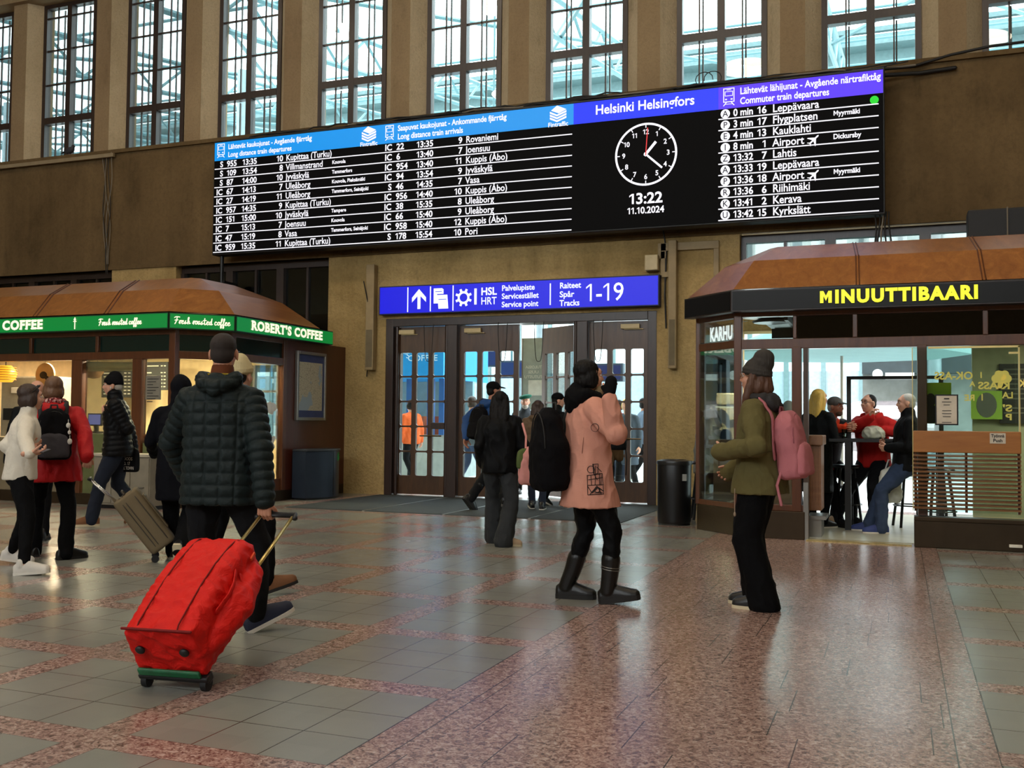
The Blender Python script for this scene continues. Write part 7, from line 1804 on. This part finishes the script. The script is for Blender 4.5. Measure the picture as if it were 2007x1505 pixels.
# ================================================================ things out on the concourse, small extras
# blue coffee stall seen through the first door
y0 = 19.5; xa, xb = at_y(770, 800, y0).x, at_y(868, 800, y0).x
t = thing('coffee_stall', "bright blue coffee stall beyond the station doors with 'S COFFEE lettering", 'stall', ((xa+xb)/2, y0, 0))
SB = plain('stall_blue', (10, 140, 214), 0.45, vary=.05)
za, zb = at_y(820, 742, y0).z, at_y(820, 640, y0).z
m = MB(); m.box(xa-1.2, xb, y0, y0+2.5, za, zb); m.build('fascia', SB, t)
m = MB(); m.box(xa-1.2, xb, y0+.1, y0+2.5, 0, .95); m.build('counter', plain('stall_grey', (150, 158, 156), .6), t)
m = MB()
for x in (xa+.3, (xa+xb)/2+.2, xb-.12): m.box(x, x+.12, y0+.05, y0+.2, .95, za)
m.build('pillar', plain('stall_blue_dark', (24, 84, 150), .5), t)
m = MB(); m.box(xa-1.2, xb, y0+1.6, y0+1.7, .95, za); m.build('back_wall', plain('stall_back', (120, 150, 160), .6), t)
m = MB(); zt = at_y(800, 702, y0).z; x = at_y(787, 700, y0).x; put_text(m, "ROBERT'S", (x-.62, y0-.01, zt), .12, width=.82, off=.01); x = at_y(822, 705, y0).x; put_text(m, 'COFFEE', (x-.28, y0-.01, zt-.06), .12, width=.72, off=.01); m.build('stall_letters', glow('stall_letter', (190, 225, 240), .8), t)
m = MB(); m.box(xa+.1, xb-.2, y0+.3, y0+.9, .95, 1.35); m.build('display_shelf', plain('stall_shelf', (176, 96, 70), .5), t)
# hanging platform screens
for px, py, w_, lab in ((900, 718, .9, 'dark hanging platform screen seen through the middle door panes'), (1000, 722, .8, 'dark hanging platform screen beside the door opening'), (1190, 728, .8, 'dark hanging platform screen seen past the raised hand'), (960, 700, .5, 'small dark hanging screen above the blue jacket cap')):
    c = at_y(px, py, 24); t = thing('platform_screen', lab, 'screen', c, group=None)
    m = MB(); m.box(c.x-w_/2, c.x+w_/2, 24, 24.2, c.z-.25, c.z+.2); m.build('cabinet', plain('screen_cabinet', (48, 58, 72), .5), t)
    m = MB(); m.box(c.x-w_/2+.06, c.x+w_/2-.06, 23.98, 24, c.z-.2, c.z+.15); m.build('screen', glow('screen_navy', (26, 36, 90), .7), t)
    m = MB(); m.tube([(c.x, 24.1, c.z+.2), (c.x, 24.1, 12.6)], .03, 6, ends=False); m.build('hanger', LATT, t)
# poster board standing outside the open door
c = at_y(1046, 725, 17.3); t = thing('poster_board', 'pale grey green poster board standing just outside the open door', 'poster', (c.x, 17.3, 0))
a, b = at_y(1024, 803, 17.3), at_y(1068, 662, 17.3)
m = MB(); m.box(a.x, b.x, 17.3, 17.34, a.z, b.z); m.build('sheet', plain('poster_greygreen', (136, 150, 146), .5), t)
m = MB(); m.box(a.x-.02, a.x, 17.29, 17.36, 0, b.z); m.box(b.x, b.x+.02, 17.29, 17.36, 0, b.z); m.build('stand', STEEL, t)
m = MB()
for i, (s_, w_) in enumerate((('TULOSSA', .32), ('UUSI', .2), ('TUTUSTU', .36))): put_text(m, s_, ((a.x+b.x)/2+w_/2, 17.295, at_y(1046, 722, 17.3).z-.09*i), .05, ex=(-1, 0, 0), width=w_, off=.02)
m.box((a.x+b.x)/2-.1, (a.x+b.x)/2+.22, 17.29, 17.3, at_y(1046, 775, 17.3).z, at_y(1046, 745, 17.3).z); m.build('poster_print', plain('poster_white', (190, 196, 188), .5), t)
# parasol, cafe front and round clock seen through the bar
c = at_y(1650, 790, 21); t = thing('market_parasol', 'large pale teal parasol seen through the bar', 'parasol', (c.x, 21, 0))
m = MB(); rings = []
for r_, z in ((.05, 3.75), (2.4, 2.75), (2.4, 2.62)): rings.append([Vector((c.x+r_*math.cos(i*PI/4), 21+r_*math.sin(i*PI/4), z)) for i in range(8)])
m.loft(rings[::-1]); m.build('canopy', cloth('teal_canvas', (120, 152, 152), .9), t)
m = MB(); m.tube([(c.x, 21, .03), (c.x, 21, 3.6)], .03, 8); m.build('pole', STEEL, t); m = MB(); m.box(c.x-.3, c.x+.3, 20.7, 21.3, 0, .06); m.build('base', BLACKMETAL, t)
a, b = at_y(1690, 850, 26), at_y(1960, 735, 26); t = thing('cafe_front', 'dark fronted cafe with a lit sign across the concourse behind the bar', 'cafe', ((a.x+b.x)/2, 26, 0))
m = MB(); m.box(a.x, b.x+3, 26, 28, 2.5, 4.4); m.build('fascia', plain('cafe_dark', (52, 62, 66), .6), t)
m = MB(); m.box(a.x, b.x+3, 26.4, 28, 0, 2.5); m.build('shop_front', plain('cafe_grey', (126, 132, 128), .6), t)
m = MB(); w0 = at_y(1735, 737, 25.9); w1 = at_y(1792, 737, 25.9); m.box(w0.x, w1.x, 25.9, 26, w0.z-.08, w0.z+.08); m.build('lit_sign', glow('cafe_sign', (235, 245, 245), 1.5), t)
m = MB(); q = at_y(1720, 733, 25.9); m.tube([(q.x, 25.9, q.z), (q.x, 26, q.z)], .12, 20, ends=False); m.build('round_light', glow('cafe_sign', (235, 245, 245), 1.5), t)
m = MB(); q0, q1 = at_y(1690, 868, 25), at_y(1790, 790, 25); m.tube([(q0.x, 25, 1.2), (q1.x, 25, 1.2)], [.62, .62], 20); m.build('silver_counter', plain('silver_counter', (150, 140, 142), .25, .6), t)
a, b = at_y(1371, 757, 20), at_y(1402, 702, 20); t = thing('billboard', 'bright blue billboard seen through the corner pane of the bar', 'billboard', ((a.x+b.x)/2, 20, 0))
m = MB(); m.box(a.x-.3, b.x, 20, 20.15, a.z, b.z); m.build('lit_panel', glow('billboard_blue', (30, 160, 228), 1.0), t); m = MB(); m.box(b.x-.6, b.x-.5, 20.05, 20.15, 0, a.z); m.box(a.x, a.x+.1, 20.05, 20.15, 0, a.z); m.build('post', STEEL, t)
# pigeon
p = at_y(137, 291, WALL_Y+.02); p.z = ZS+.02
t = thing('pigeon', 'dark pigeon perched on the ledge in front of a tall window', 'bird', p)
m = MB(); m.ell(p+V(0, 0, .10), (.115, .06, .065), roty(-.25)); m.ell(p+V(.085, 0, .175), (.036, .032, .036)); m.tube([p+V(.06, 0, .12), p+V(.085, 0, .165)], [.045, .032], 8); m.tube([p+V(-.09, 0, .09), p+V(-.20, 0, .065)], [.04, .025], 8, flat=.4); me = soup_mesh(m, .008, 3); me.transform(Matrix.Translation(-p)); link_mesh('body', me, [plain('pigeon_grey', (44, 44, 50), .7, vary=.3, vscale=30)], t, 'all', local=True)
m = MB(); m.tube([p+V(.115, 0, .175), p+V(.145, 0, .168)], [.008, .003], 6); m.build('beak', plain('beak_dark', (40, 36, 34), .5), t)
for u in (-.02, .02): m = MB(); m.tube([p+V(.0, u, .0), p+V(.0, u, .06)], .006, 5); m.build('leg', plain('pigeon_leg', (120, 60, 56), .6), t)
# wire loops hanging before the doors
for i, px in enumerate((840, 985, 1056, 1172)):
    a = at_y(px-9, 640, DY-.12); b = at_y(px+9, 640, DY-.12); lo = at_y(px, 708, DY-.12); m = MB()
    m.tube([a.lerp(b, u)+V(0, 0, -(a.z-lo.z)*(1-(2*u-1)**4)) for u in [j/16 for j in range(17)]], .006, 5); m.tube([a, (a.x, DY-.101, 2.86)], .006, 5); m.tube([b, (b.x, DY-.101, 2.86)], .006, 5)
    tag(m.build('hanging_wire', WIRE, smooth='all'), ('thin wire loop hanging before the first pair of door panes', 'thin wire loop hanging before the middle door leaf', 'thin wire loop hanging in the open doorway', 'thin wire loop hanging before the door next to the bar')[i], 'wire')
